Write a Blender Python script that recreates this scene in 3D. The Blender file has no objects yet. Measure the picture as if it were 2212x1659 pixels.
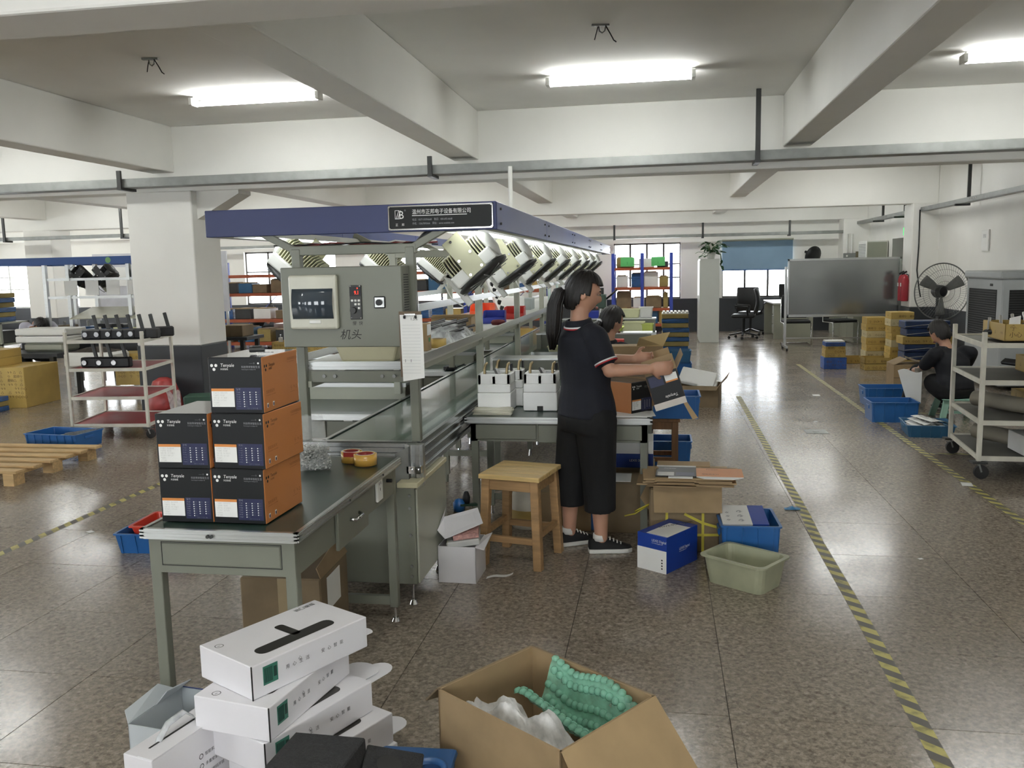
import bpy, bmesh, math, random
from mathutils import Vector, Matrix, Euler
random.seed(7)
PI = math.pi
S = bpy.context.scene
COL = S.collection

# ------------------------------------------------------------------ camera
def cam_axes(yaw, pitch, roll):
    cy, sy, cp, sp = math.cos(yaw), math.sin(yaw), math.cos(pitch), math.sin(pitch)
    f = Vector((sy*cp, cy*cp, sp)); r = Vector((cy, -sy, 0)); u = r.cross(f)
    cr, sr = math.cos(roll), math.sin(roll)
    return cr*r + sr*u, -sr*r + cr*u, f
_r, _u, _f = cam_axes(-.1681, -.13275, -.02112)
cd = bpy.data.cameras.new('camera'); cam = bpy.data.objects.new('camera', cd); COL.objects.link(cam)
cam.matrix_world = Matrix(((_r.x, _u.x, -_f.x, 0), (_r.y, _u.y, -_f.y, 0), (_r.z, _u.z, -_f.z, 1.58), (0, 0, 0, 1)))
cd.sensor_width = 36; cd.lens = 36*1875.7/2212; cd.clip_start = .02; cd.clip_end = 200
S.camera = cam

# ------------------------------------------------------------------ sky, light, exposure
S.view_settings.view_transform = 'Standard'; S.view_settings.look = 'None'
S.view_settings.gamma = 1; S.view_settings.use_curve_mapping = False
S.view_settings.exposure = 0.62
w = bpy.data.worlds.new('overcast_sky'); S.world = w; w.use_nodes = True
bg = w.node_tree.nodes['Background']; bg.inputs[0].default_value = (.93, .97, 1, 1); bg.inputs[1].default_value = 9
S.cycles.max_bounces = 6; S.cycles.diffuse_bounces = 4; S.cycles.glossy_bounces = 3; S.cycles.transmission_bounces = 3; S.cycles.transparent_max_bounces = 12; S.cycles.sample_clamp_indirect = 6
S.cycles.caustics_reflective = False; S.cycles.caustics_refractive = False
TUBE_STRENGTH = 46       # ceiling tubes
CANOPY_STRENGTH = 9     # tubes under the line canopies

# ------------------------------------------------------------------ materials
def lin(h):
    h = h.lstrip('#'); c = [int(h[i:i+2], 16)/255 for i in (0, 2, 4)]
    return tuple(((x+.055)/1.055)**2.4 if x > .04045 else x/12.92 for x in c)
MATS = {}
def mt(name, col, rough=.5, metal=0., var=.08, scale=6., bump=0., bscale=60., spec=.5, alpha=1., emit=0., coat=0., stretch=None, trans=0., sub=0.):
    if name in MATS: return MATS[name]
    m = bpy.data.materials.new(name); m.use_nodes = True; N = m.node_tree.nodes; L = m.node_tree.links
    b = N['Principled BSDF']; c = lin(col)
    b.inputs['Roughness'].default_value = rough; b.inputs['Metallic'].default_value = metal
    b.inputs['Specular IOR Level'].default_value = spec; b.inputs['Coat Weight'].default_value = coat
    if trans: b.inputs['Transmission Weight'].default_value = trans
    if sub: b.inputs['Subsurface Weight'].default_value = sub; b.inputs['Subsurface Radius'].default_value = (.01, .004, .002)
    tc = N.new('ShaderNodeTexCoord'); mp = N.new('ShaderNodeMapping')
    L.new(tc.outputs['Object'], mp.inputs[0])
    if stretch: mp.inputs['Scale'].default_value = stretch
    no = N.new('ShaderNodeTexNoise'); no.inputs['Scale'].default_value = scale; no.inputs['Detail'].default_value = 5
    L.new(mp.outputs[0], no.inputs['Vector'])
    r = N.new('ShaderNodeValToRGB'); r.color_ramp.elements[0].position = .3; r.color_ramp.elements[1].position = .7
    r.color_ramp.elements[0].color = tuple(x*(1-var) for x in c)+(1,)
    r.color_ramp.elements[1].color = tuple(min(1, x*(1+var)) for x in c)+(1,)
    L.new(no.outputs[0], r.inputs[0]); L.new(r.outputs[0], b.inputs['Base Color'])
    if bump:
        n2 = N.new('ShaderNodeTexNoise'); n2.inputs['Scale'].default_value = bscale; n2.inputs['Detail'].default_value = 3
        L.new(mp.outputs[0], n2.inputs['Vector'])
        bp = N.new('ShaderNodeBump'); bp.inputs['Strength'].default_value = bump; bp.inputs['Distance'].default_value = .01
        L.new(n2.outputs[0], bp.inputs['Height']); L.new(bp.outputs[0], b.inputs['Normal'])
    if alpha < 1: b.inputs['Alpha'].default_value = alpha
    if emit: b.inputs['Emission Color'].default_value = c+(1,); b.inputs['Emission Strength'].default_value = emit
    MATS[name] = m; return m

def glass_mat(name, tint='#ffffff', refl=.12):
    m = bpy.data.materials.new(name); m.use_nodes = True; N = m.node_tree.nodes; L = m.node_tree.links
    N.clear(); o = N.new('ShaderNodeOutputMaterial'); mx = N.new('ShaderNodeMixShader'); t = N.new('ShaderNodeBsdfTransparent'); g = N.new('ShaderNodeBsdfGlossy')
    t.inputs[0].default_value = lin(tint)+(1,); g.inputs['Roughness'].default_value = .03
    lw = N.new('ShaderNodeLayerWeight'); lw.inputs[0].default_value = .15
    ml = N.new('ShaderNodeMath'); ml.operation = 'MULTIPLY_ADD'; ml.inputs[1].default_value = .7; ml.inputs[2].default_value = refl*.3
    L.new(lw.outputs['Fresnel'], ml.inputs[0]); L.new(ml.outputs[0], mx.inputs[0]); L.new(t.outputs[0], mx.inputs[1]); L.new(g.outputs[0], mx.inputs[2]); L.new(mx.outputs[0], o.inputs[0])
    MATS[name] = m; return m
def film_mat(name, col, opac=.35):
    m = bpy.data.materials.new(name); m.use_nodes = True; N = m.node_tree.nodes; L = m.node_tree.links
    b = N['Principled BSDF']; b.inputs['Base Color'].default_value = lin(col)+(1,); b.inputs['Roughness'].default_value = .16
    t = N.new('ShaderNodeBsdfTransparent'); mx = N.new('ShaderNodeMixShader'); no = N.new('ShaderNodeTexNoise'); no.inputs['Scale'].default_value = 22; no.inputs['Detail'].default_value = 6
    tc = N.new('ShaderNodeTexCoord'); L.new(tc.outputs['Object'], no.inputs['Vector'])
    r = N.new('ShaderNodeMapRange'); r.inputs[1].default_value = .3; r.inputs[2].default_value = .75; r.inputs[3].default_value = opac*.55; r.inputs[4].default_value = min(1, opac*1.7)
    L.new(no.outputs[0], r.inputs[0]); L.new(r.outputs[0], mx.inputs[0]); L.new(t.outputs[0], mx.inputs[1]); L.new(b.outputs[0], mx.inputs[2])
    bp = N.new('ShaderNodeBump'); bp.inputs['Strength'].default_value = .6; bp.inputs['Distance'].default_value = .01; L.new(no.outputs[0], bp.inputs['Height']); L.new(bp.outputs[0], b.inputs['Normal'])
    L.new(mx.outputs[0], N['Material Output'].inputs[0]); MATS[name] = m; return m
def emit_mat(name, col, st):
    m = bpy.data.materials.new(name); m.use_nodes = True; N = m.node_tree.nodes; L = m.node_tree.links
    N.clear(); o = N.new('ShaderNodeOutputMaterial'); e = N.new('ShaderNodeEmission'); e.inputs[0].default_value = lin(col)+(1,); e.inputs[1].default_value = st
    L.new(e.outputs[0], o.inputs[0]); MATS[name] = m; return m

# ------------------------------------------------------------------ mesh builder
_TXT = {}
def text_geo(s, size, sx=1., sk=0.):
    k = (s, sk)
    if k not in _TXT:
        cu = bpy.data.curves.new('t', 'FONT'); cu.body = s; cu.size = 1; cu.shear = sk; cu.resolution_u = 2; cu.align_x = 'LEFT'
        ob = bpy.data.objects.new('t', cu); COL.objects.link(ob)
        me = bpy.data.meshes.new_from_object(ob.evaluated_get(bpy.context.evaluated_depsgraph_get()))
        _TXT[k] = ([v.co.copy() for v in me.vertices], [tuple(p.vertices) for p in me.polygons])
        bpy.data.objects.remove(ob); bpy.data.curves.remove(cu); bpy.data.meshes.remove(me)
    V, F = _TXT[k]
    return [Vector((v.x*size*sx, v.y*size, 0)) for v in V], F
def rot(ax, ay=0, az=0): return Euler((ax, ay, az)).to_matrix()
class MB:
    def __init__(s): s.v = []; s.f = []; s.m = []; s.sm = []
    def add(s, V, F, mi=0, sm=False):
        n = len(s.v); s.v += [Vector(v) for v in V]
        for f in F: s.f.append([i+n for i in f]); s.m.append(mi); s.sm.append(sm)
        return s
    def box(s, x0, y0, z0, x1, y1, z1, mi=0):
        V = [(x, y, z) for z in (z0, z1) for y in (y0, y1) for x in (x0, x1)]
        return s.add(V, [(0, 2, 3, 1), (4, 5, 7, 6), (0, 1, 5, 4), (2, 6, 7, 3), (0, 4, 6, 2), (1, 3, 7, 5)], mi)
    def ob(s, c, d, R=None, mi=0):
        V = []
        for z in (-.5, .5):
            for y in (-.5, .5):
                for x in (-.5, .5):
                    p = Vector((x*d[0], y*d[1], z*d[2])); V.append((R @ p if R else p)+Vector(c))
        return s.add(V, [(0, 2, 3, 1), (4, 5, 7, 6), (0, 1, 5, 4), (2, 6, 7, 3), (0, 4, 6, 2), (1, 3, 7, 5)], mi)
    def bar(s, a, b, w, h, mi=0, up=(0, 0, 1)):          # rectangular bar from a to b
        a = Vector(a); b = Vector(b); z = (b-a).normalized(); u = Vector(up)
        if abs(z.dot(u)) > .99: u = Vector((0, 1, 0))
        x = z.cross(u).normalized(); y = x.cross(z)
        V = [p+x*i*w/2+y*j*h/2 for p in (a, b) for j in (-1, 1) for i in (-1, 1)]
        return s.add(V, [(0, 1, 3, 2), (4, 6, 7, 5), (0, 4, 5, 1), (2, 3, 7, 6), (0, 2, 6, 4), (1, 5, 7, 3)], mi)
    def cyl(s, a, b, r, r2=None, n=12, mi=0, cap=True, sm=True):
        a = Vector(a); b = Vector(b); r2 = r if r2 is None else r2; z = (b-a).normalized()
        x = z.orthogonal().normalized(); y = z.cross(x)
        V = [p+(x*math.cos(2*PI*i/n)+y*math.sin(2*PI*i/n))*q for p, q in ((a, r), (b, r2)) for i in range(n)]
        s.add(V, [(i, (i+1) % n, n+(i+1) % n, n+i) for i in range(n)], mi, sm)
        if cap: s.add(V, [tuple(range(n-1, -1, -1)), tuple(range(n, 2*n))], mi)
        return s
    def tube(s, P, r, n=6, mi=0, closed=False, rs=None, flat=1.):
        P = [Vector(p) for p in P]; k = len(P); V = []; x = None
        for i, p in enumerate(P):
            a = P[(i-1) % k] if closed or i else P[0]; b = P[(i+1) % k] if closed or i < k-1 else P[-1]
            t = (b-a).normalized()
            if x is None: x = t.orthogonal().normalized()
            x = (x-t*x.dot(t)).normalized(); y = t.cross(x); q = rs[i] if rs else r
            V += [p+(x*math.cos(2*PI*j/n)+y*math.sin(2*PI*j/n)*flat)*q for j in range(n)]
        F = [(i*n+j, i*n+(j+1) % n, ((i+1) % k)*n+(j+1) % n, ((i+1) % k)*n+j) for i in range(k if closed else k-1) for j in range(n)]
        if not closed: F += [tuple(range(n-1, -1, -1)), tuple(range((k-1)*n, k*n))]
        return s.add(V, F, mi, True)
    def lathe(s, prof, n=20, c=(0, 0, 0), R=None, mi=0, sm=True):
        V = [((R @ Vector((r*math.cos(2*PI*j/n), r*math.sin(2*PI*j/n), z))) if R else Vector((r*math.cos(2*PI*j/n), r*math.sin(2*PI*j/n), z)))+Vector(c) for r, z in prof for j in range(n)]
        return s.add(V, [(i*n+j, i*n+(j+1) % n, (i+1)*n+(j+1) % n, (i+1)*n+j) for i in range(len(prof)-1) for j in range(n)], mi, sm)
    def prism(s, P, h, X=None, mi=0):                     # polygon in xy extruded by h in z, then matrix X
        n = len(P); V = [Vector((p[0], p[1], z)) for z in (0, h) for p in P]
        if X is not None: V = [X @ v for v in V]
        return s.add(V, [tuple(range(n-1, -1, -1)), tuple(range(n, 2*n))]+[(i, (i+1) % n, n+(i+1) % n, n+i) for i in range(n)], mi)
    def poly(s, P, mi=0): return s.add(P, [tuple(range(len(P)))], mi)
    def sheet(s, P, th, mi=0):                            # thin slab from a polygon of 3-D points
        P = [Vector(p) for p in P]; nrm = (P[1]-P[0]).cross(P[2]-P[0]).normalized()*th; n = len(P)
        return s.add(P+[p+nrm for p in P], [tuple(range(n-1, -1, -1)), tuple(range(n, 2*n))]+[(i, (i+1) % n, n+(i+1) % n, n+i) for i in range(n)], mi)
    def grid(s, fn, nu, nv, mi=0, sm=True, cu=False):
        V = [fn(i/nu, j/nv) for i in range(nu+1) for j in range(nv+1)]
        return s.add(V, [(i*(nv+1)+j, (i+1)*(nv+1)+j, (i+1)*(nv+1)+j+1, i*(nv+1)+j+1) for i in range(nu) for j in range(nv)], mi, sm)
    def text(s, t, size, X, mi=0, sx=1., sk=0.):
        V, F = text_geo(t, size, sx, sk); return s.add([X @ v for v in V], F, mi)
    def mesh(s, name):
        me = bpy.data.meshes.new(name); me.from_pydata(s.v, [], s.f); me.polygons.foreach_set('material_index', s.m); me.polygons.foreach_set('use_smooth', s.sm); me.update(); return me
    def build(s, name, mats, parent=None, bevel=0, seg=1, loc=None, rz=None, label=None, solid=0, fix=False, sub=0):
        me = s.mesh(name)
        if fix:
            b = bmesh.new(); b.from_mesh(me); bmesh.ops.remove_doubles(b, verts=b.verts, dist=1e-5); bmesh.ops.recalc_face_normals(b, faces=b.faces); b.to_mesh(me); b.free()
        for q in (mats if isinstance(mats, (list, tuple)) else [mats]): me.materials.append(q)
        o = bpy.data.objects.new(name, me); COL.objects.link(o)
        if parent: o.parent = parent
        if loc is not None: o.location = loc
        if rz is not None: o.rotation_euler = (0, 0, rz) if not isinstance(rz, (tuple, Euler)) else rz
        if solid: k = o.modifiers.new('s', 'SOLIDIFY'); k.thickness = solid; k.offset = 0
        if bevel: k = o.modifiers.new('b', 'BEVEL'); k.width = bevel; k.segments = seg; k.limit_method = 'ANGLE'; k.angle_limit = .6
        if sub: k = o.modifiers.new('u', 'SUBSURF'); k.levels = sub; k.render_levels = sub
        if label: o['label'] = label
        return o
def thing(name, label, cat, loc=(0, 0, 0), rz=0, group=None):
    o = bpy.data.objects.new(name, None); COL.objects.link(o); o.empty_display_size = .1
    o.location = loc; o.rotation_euler = (0, 0, rz) if not isinstance(rz, tuple) else rz
    return tag(o, label, cat, group)
def tag(o, label, cat, group=None, kind=None):
    o['label'] = label; o['category'] = cat
    if group: o['group'] = group
    if kind: o['kind'] = kind
    return o
def struct(o): o['kind'] = 'structure'; return o
def dup(o, loc=None, rz=None, label=None, group=None, parent=None):
    c = o.copy(); COL.objects.link(c); c.parent = parent
    if loc is not None: c.location = loc
    if rz is not None: c.rotation_euler = (0, 0, rz) if not isinstance(rz, tuple) else rz
    if label: c['label'] = label
    if group: c['group'] = group
    for ch in list(o.children): dup(ch, parent=c)
    return c
def MX(loc=(0, 0, 0), r=(0, 0, 0)): return Matrix.Translation(loc) @ Euler(r).to_matrix().to_4x4()
FRONT = (PI/2, 0, 0)         # print on a face looking to -Y
RIGHT = (PI/2, 0, PI/2)      # print on a face looking to +X
LEFT = (PI/2, 0, -PI/2)

WALL = mt('wall_paint', '#eeede7', .75, var=.03, scale=1.5, bump=.03, bscale=30)
CEIL = mt('ceiling_paint', '#efeee9', .85, var=.04, scale=1.2, bump=.05, bscale=20)
DADO = mt('dark_dado_paint', '#33363a', .5, var=.08)
GREY = mt('grey_green_enamel', '#75776b', .38, var=.05, scale=3)
GREYL = mt('light_grey_enamel', '#a9ab9b', .4, var=.05, scale=3)
ALU = mt('brushed_aluminium', '#c4c6c4', .28, .9, var=.1, scale=5, stretch=(1, 40, 40))
ALUX = mt('brushed_aluminium_sheet', '#a9acac', .2, .92, var=.1, scale=4, stretch=(30, 1, 30))
STEEL = mt('galvanised_steel', '#8b8d8a', .45, .6, var=.12, scale=9)
CHROME = mt('chrome', '#d0d0d0', .12, 1, var=.02)
GREEN = mt('green_mat', '#24372f', .3, var=.12, scale=4, coat=.2)
BELT = mt('green_belt', '#5b7d6d', .25, var=.05, scale=2, coat=.3)
BLUEP = mt('navy_blue_panel', '#2a3460', .45, var=.06, scale=3)
BLUEP2 = mt('mid_blue_panel', '#2c5597', .4, var=.06, scale=3)
BLACK = mt('black_plastic', '#101114', .5, var=.15)
DARK = mt('dark_grey_metal', '#3b3c3b', .45, .3, var=.15)
WHITE = mt('white_plastic', '#e6e6e0', .4, var=.03)
PAPER = mt('white_paper', '#eeeeea', .7, var=.03)
CREAM = mt('cream_plastic', '#d6d0ae', .4, var=.06)
CARD = mt('brown_cardboard', '#97805f', .8, var=.1, scale=9, bump=.05, bscale=40)
CARDL = mt('light_cardboard_inside', '#a9906b', .8, var=.08, scale=9)
CARDD = mt('dull_cardboard', '#7b6a51', .82, var=.12, scale=8)
CRATE = mt('blue_crate_plastic', '#27609f', .35, var=.08, scale=6)
CRATED = mt('teal_blue_crate_plastic', '#2a5f86', .4, var=.08, scale=6)
TUBM = mt('grey_green_tub_plastic', '#a9ab90', .5, var=.14, scale=7)
WOOD = mt('pine_wood', '#a5835a', .5, var=.22, scale=5, stretch=(1, 9, 9), bump=.05)
WOODS = mt('pine_seat_wood', '#dcbd80', .45, var=.2, scale=4, stretch=(1.2, 14, 14), bump=.04)
WOODD = mt('dark_worn_wood', '#6f4d2e', .6, var=.25, scale=5, stretch=(9, 9, 1))
PALLET = mt('pallet_wood', '#c7a878', .7, var=.2, scale=5, stretch=(1, 10, 10))
FOAM = mt('white_foam', '#f1f1ee', .8, var=.02, bump=.15, bscale=220)
RUBBER = mt('black_rubber', '#222222', .7)
REDM = mt('red_shelf_board', '#a0353a', .5, var=.1)
WFRAME = mt('white_painted_steel', '#d9d6c8', .4, var=.1, scale=10)
SKIN = mt('skin', '#bf9279', .5, var=.06, scale=10, sub=.08)
HAIR = mt('black_hair', '#130f0d', .5, var=.35, scale=30, stretch=(3, 3, .4), bump=.3, bscale=90)
NAVY = mt('navy_polo_knit', '#10131e', .85, var=.12, scale=14, bump=.1, bscale=300)
PANTS = mt('black_trouser_cloth', '#08090b', .85, var=.15, scale=12)
YELLOW = mt('yellow_printed_tape', '#c2a55c', .45, var=.1, scale=5)
BLUEF = mt('blue_stretch_film', '#27548a', .22, var=.5, scale=7, stretch=(1, 1, 12), bump=.5, bscale=18)
KRAFT = mt('kraft_board', '#9c8a52', .7, var=.14)
ORANGE = mt('orange_board', '#cf8747', .4, var=.04, scale=4)
INK = mt('black_ink', '#1c1b1a', .6, var=.02)
WINK = mt('white_ink', '#e9e9e6', .5, var=.02)
GINK = mt('grey_ink', '#8d8f92', .5, var=.02)
NAVYI = mt('navy_ink', '#151c45', .4, var=.04)
ORINK = mt('orange_ink', '#d98b45', .5, var=.04)
TUBE_ON = emit_mat('lit_fluorescent_tube', '#fbfdfa', TUBE_STRENGTH)
TUBE_C = emit_mat('lit_canopy_tube', '#f6faff', CANOPY_STRENGTH)
GLASS = glass_mat('window_glass')
# ================================================================== THE ROOM
XL, XR, YB, YF, ZC = -18.5, 4.62, 21.0, -3.2, 3.22
# floor: grout bed and tiles
GROUT = mt('floor_grout', '#4b443b', .8)
def floor_mat():
    m = bpy.data.materials.new('polished_granite_tile'); m.use_nodes = True; N = m.node_tree.nodes; L = m.node_tree.links; b = N['Principled BSDF']
    g = N.new('ShaderNodeNewGeometry'); oi = N.new('ShaderNodeObjectInfo')
    v = N.new('ShaderNodeTexVoronoi'); v.inputs['Scale'].default_value = 75; L.new(g.outputs['Position'], v.inputs['Vector'])
    n = N.new('ShaderNodeTexNoise'); n.inputs['Scale'].default_value = 40; n.inputs['Detail'].default_value = 9; n.inputs['Roughness'].default_value = .78; L.new(g.outputs['Position'], n.inputs['Vector'])
    r = N.new('ShaderNodeValToRGB'); e = r.color_ramp.elements
    e[0].position = .30; e[0].color = lin('#574c41')+(1,); e[1].position = .72; e[1].color = lin('#b7ab9c')+(1,)
    q = e.new(.5); q.color = lin('#8c8173')+(1,)
    ad = N.new('ShaderNodeMath'); ad.operation = 'MULTIPLY_ADD'; ad.inputs[1].default_value = .18
    L.new(v.outputs['Color'], ad.inputs[0]); sb = N.new('ShaderNodeMath'); sb.operation = 'SUBTRACT'; sb.inputs[1].default_value = .09; L.new(n.outputs[0], sb.inputs[0]); L.new(sb.outputs[0], ad.inputs[2])
    L.new(ad.outputs[0], r.inputs[0])
    hs = N.new('ShaderNodeHueSaturation'); mr = N.new('ShaderNodeMapRange'); mr.inputs[3].default_value = .95; mr.inputs[4].default_value = 1.05
    L.new(oi.outputs['Random'], mr.inputs[0]); L.new(mr.outputs[0], hs.inputs['Value']); L.new(r.outputs[0], hs.inputs['Color']); L.new(hs.outputs[0], b.inputs['Base Color'])
    n3 = N.new('ShaderNodeTexNoise'); n3.inputs['Scale'].default_value = 2.2; n3.inputs['Detail'].default_value = 4; L.new(g.outputs['Position'], n3.inputs['Vector'])
    rr = N.new('ShaderNodeMapRange'); rr.inputs[1].default_value = .35; rr.inputs[2].default_value = .7; rr.inputs[3].default_value = .17; rr.inputs[4].default_value = .25
    L.new(n3.outputs[0], rr.inputs[0]); L.new(rr.outputs[0], b.inputs['Roughness']); b.inputs['Specular IOR Level'].default_value = .55
    return m
TILE = floor_mat()
floor = struct(MB().box(XL-.2, YF-.2, -.1, XR+.2, YB+.2, -.006).build('floor', GROUT))
TX, TY, TX0, TY0 = .622, .606, .249, 2.959
tme = MB().box(.0015, .0015, -.02, TX-.0015, TY-.0015, 0).mesh('tile'); tme.materials.append(TILE)
def in_view(x, y):
    d = Vector((x, y, -1.58)); z = d.dot(_f)
    return z > .3 and abs(d.dot(_r)/z) < .66 and d.dot(_u)/z > -.5
cells = [(i, j) for i in range(math.floor((XL-TX0)/TX)-1, math.ceil((XR-TX0)/TX)+1) for j in range(math.floor((YF-TY0)/TY)-1, math.ceil((YB-TY0)/TY)+1)]
cells.sort(key=lambda c: (not in_view(TX0+(c[0]+.5)*TX, TY0+(c[1]+.5)*TY), math.hypot(TX0+(c[0]+.5)*TX, TY0+(c[1]+.5)*TY)))
for i, j in cells[:298]:
    o = bpy.data.objects.new('tile', tme); COL.objects.link(o); o.parent = floor; o.location = (TX0+i*TX, TY0+j*TY, 0)
rest = MB()
for i, j in cells[298:]:
    x, y = TX0+i*TX, TY0+j*TY; x0, x1, y0, y1 = max(x+.0015, XL), min(x+TX-.0015, XR), max(y+.0015, YF), min(y+TY-.0015, YB)
    if x1 > x0 and y1 > y0: rest.box(x0, y0, -.02, x1, y1, 0)
ro = rest.build('far_tiles', TILE, floor); ro['kind'] = 'stuff'

# ceiling slab and beams
ceiling = struct(MB().box(XL-.3, YF-.3, ZC, XR+.3, YB+.3, ZC+.2).build('ceiling', CEIL))
BY = [(-3.3, -3.0), (2.9, 3.2), (9.2, 9.5), (15.75, 16.05), (20.75, 21.05)]
BX = [-15.4, -12.1, -8.85, -5.48, -2.0, 1.355]
bn = 0
def beam(x0, y0, z0, x1, y1, z1):
    global bn; bn += 1
    return struct(MB().box(x0, y0, z0, x1, y1, z1).build('trim_%d' % bn, WALL, bevel=.012, seg=2))
for a, b in BY: beam(XL, a, 2.51, XR, b, ZC)
for x in BX:
    for k in range(len(BY)-1): beam(x-.135, BY[k][1], 2.715, x+.135, BY[k+1][0], ZC)

# columns with dark dado
def column(name, x0, y0, x1, y1):
    c = struct(MB().box(x0, y0, .78, x1, y1, 2.51).build(name, WALL, bevel=.01))
    MB().box(x0-.004, y0-.004, 0, x1+.004, y1+.004, .78).build('dado', DADO, c, bevel=.008)
    return c
column('wall_column_near', -5.92, 9.13, -5.13, 9.74)
MB()  # haunch under the cross beam beside the near column
struct(MB().prism([(-5.13, 2.51), (-4.62, 2.51), (-4.62, 2.47), (-5.13, 2.20)], .3, Matrix(((1, 0, 0, 0), (0, 0, 1, 9.25), (0, 1, 0, 0), (0, 0, 0, 1)))).build('trim_haunch', WALL))
column('wall_column_right', 4.2, 15.66, 4.64, 16.2)
column('wall_column_corner', 4.05, 20.45, 4.64, 21.02)
column('wall_column_far', -12.4, 15.6, -11.8, 16.2)

# walls
def wall(name, axis, c, a0, a1, th, holes):
    """axis 'x': wall in the plane y=c running over x; 'y': plane x=c running over y"""
    m = MB(); d = MB(); zs = .78
    cuts = sorted(set([a0, a1]+[h[0] for h in holes]+[h[1] for h in holes]))
    for p, q in zip(cuts, cuts[1:]):
        hs = [h for h in holes if h[0] <= p+1e-6 and h[1] >= q-1e-6]
        segs = [(zs, ZC)] if not hs else [(zs, hs[0][2]), (hs[0][3], ZC)]
        low = [(0, zs)] if not hs else [(0, min(zs, hs[0][2]))]
        for s0, s1 in segs:
            if s1-s0 > 1e-3: (m.box(p, c, s0, q, c+th, s1) if axis == 'x' else m.box(c, p, s0, c+th, q, s1))
        for s0, s1 in low:
            if s1-s0 > 1e-3: (d.box(p, c, s0, q, c+th, s1) if axis == 'x' else d.box(c, p, s0, c+th, q, s1))
    w_ = struct(m.build(name, WALL)); d.build('dado', DADO, w_); return w_
WB = [(-18.0, -15.2, .78, 2.1), (-14.7, -13.6, .78, 2.05), (-10.45, -8.0, .78, 2.12), (-6.6, -4.0, .78, 2.1), (-1.05, .52, .78, 2.1), (1.48, 3.04, .78, 2.1)]
wall('wall_back', 'x', YB, XL, XR, .25, WB)
WRT = [(17.5, 18.6, .0, 2.0)]
wall('wall_right', 'y', XR, YF, YB, .25, WRT)
WLT = [(y, y+2.4, .78, 2.1) for y in (-1.5, 4.0, 7.2, 11.0, 14.2, 17.4)]
wall('wall_left', 'y', XL-.25, YF, YB, .25, WLT)
wall('wall_front', 'x', YF-.25, XL, XR, .25, [(x, x+2.2, .78, 2.1) for x in (-15, -11, -7, -3, 1)])
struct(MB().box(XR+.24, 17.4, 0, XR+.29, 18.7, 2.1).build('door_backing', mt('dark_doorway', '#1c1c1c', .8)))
FRM = mt('window_frame_dark', '#54504c', .45, .3)
FRMW = mt('window_frame_white', '#d8d8d4', .4)
wn = 0
def window(x0, x1, z0, z1, nx, rows, axis='x', c=YB, th=.06, mat=FRM):
    global wn; wn += 1
    P = (lambda a, b, z: (a, c+.1+b, z)) if axis == 'x' else (lambda a, b, z: (c+.1+b, a, z))
    def bx(m, a0, a1, b0, b1, s0, s1):
        p = P(a0, b0, s0); q = P(a1, b1, s1); m.box(min(p[0], q[0]), min(p[1], q[1]), s0, max(p[0], q[0]), max(p[1], q[1]), s1)
    m = MB(); t = .025
    bx(m, x0, x1, 0, th, z0, z0+t*1.6); bx(m, x0, x1, 0, th, z1-t*1.6, z1); bx(m, x0, x0+t, 0, th, z0, z1); bx(m, x1-t, x1, 0, th, z0, z1)
    w_ = struct(m.build('window_%d' % wn, mat))
    xs = [x0+(x1-x0)*k/nx for k in range(nx+1)]; zz = [z0]+[z0+(z1-z0)*r for r in rows]+[z1]
    for k in range(1, nx):
        m = MB(); bx(m, xs[k]-t*.9, xs[k]+t*.9, 0, th, z0, z1); m.build('mullion', mat, w_)
    for z in zz[1:-1]:
        m = MB(); bx(m, x0, x1, .005, th-.005, z-t*.6, z+t*.6); m.build('transom', mat, w_)
    for k in range(nx):
        for j in range(len(zz)-1):
            m = MB(); bx(m, xs[k]+.005, xs[k+1]-.005, .025, .031, zz[j]+.005, zz[j+1]-.005); m.build('pane', GLASS, w_)
    return w_
for k, h in enumerate(WB): window(*h, 4 if k != 5 else 3, (.38, .62) if k != 5 else (.52, .7), mat=FRM if k > 1 else FRMW)
for h in WLT: window(*h, 3, (.6,), axis='y', c=XL-.25)
for x in (-15, -11, -7, -3, 1): window(x, x+2.2, .78, 2.1, 3, (.6,), c=YF-.25)

# cable trunking hung below the beams
tn = 0
def trunk(name, label, a, b, hang, wid=.16, hh=.075, group='cable trunking under the ceiling'):
    a = Vector(a); b = Vector(b); d = (b-a).normalized(); t = thing(name, label, 'cable tray', (a+b)/2, 0, group); o = (a+b)/2
    n = Vector((-d.y, d.x, 0)); la, lb = a-o, b-o
    m = MB(); up = Vector((0, 0, 1))
    m.bar(la, lb, wid, .012)
    for s_ in (-1, 1): m.bar(la+n*s_*wid/2+up*hh/2, lb+n*s_*wid/2+up*hh/2, .01, hh)
    m.build('channel', STEEL, t)
    L = (b-a).length; m = MB()
    for k in range(1, int(L/2.4)):                       # splice plates
        c = la+d*2.4*k
        for q in range(-3, 4):
            if q: m.cyl(c+d*q*.045-n*(wid/2+.004)+up*hh*.5, c+d*q*.045-n*(wid/2+.012)+up*hh*.5, .011, n=6)
    if m.v: m.build('splice_bolts', CHROME, t)['kind'] = 'stuff'
    for (u, top) in hang:
        c = la+d*u; h = MB(); h.bar(c+n*(wid/2+.03)+up*-.02, c+n*(wid/2+.03)+up*(top-o.z), .045, .03); h.bar(c-n*(wid/2+.04)-up*.02, c+n*(wid/2+.05)-up*.02, .05, .03); h.build('hanger', DARK, t)
    return t
trunk('cable_tray', 'long grey steel cable trunking hung in front of the cross beam', (XR, 8.95, 2.58), (-13.0, 8.95, 2.52), [(3.68, 3.2), (6.92, 2.72), (10.4, 2.72), (14.0, 2.72)], .2, .085)
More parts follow.
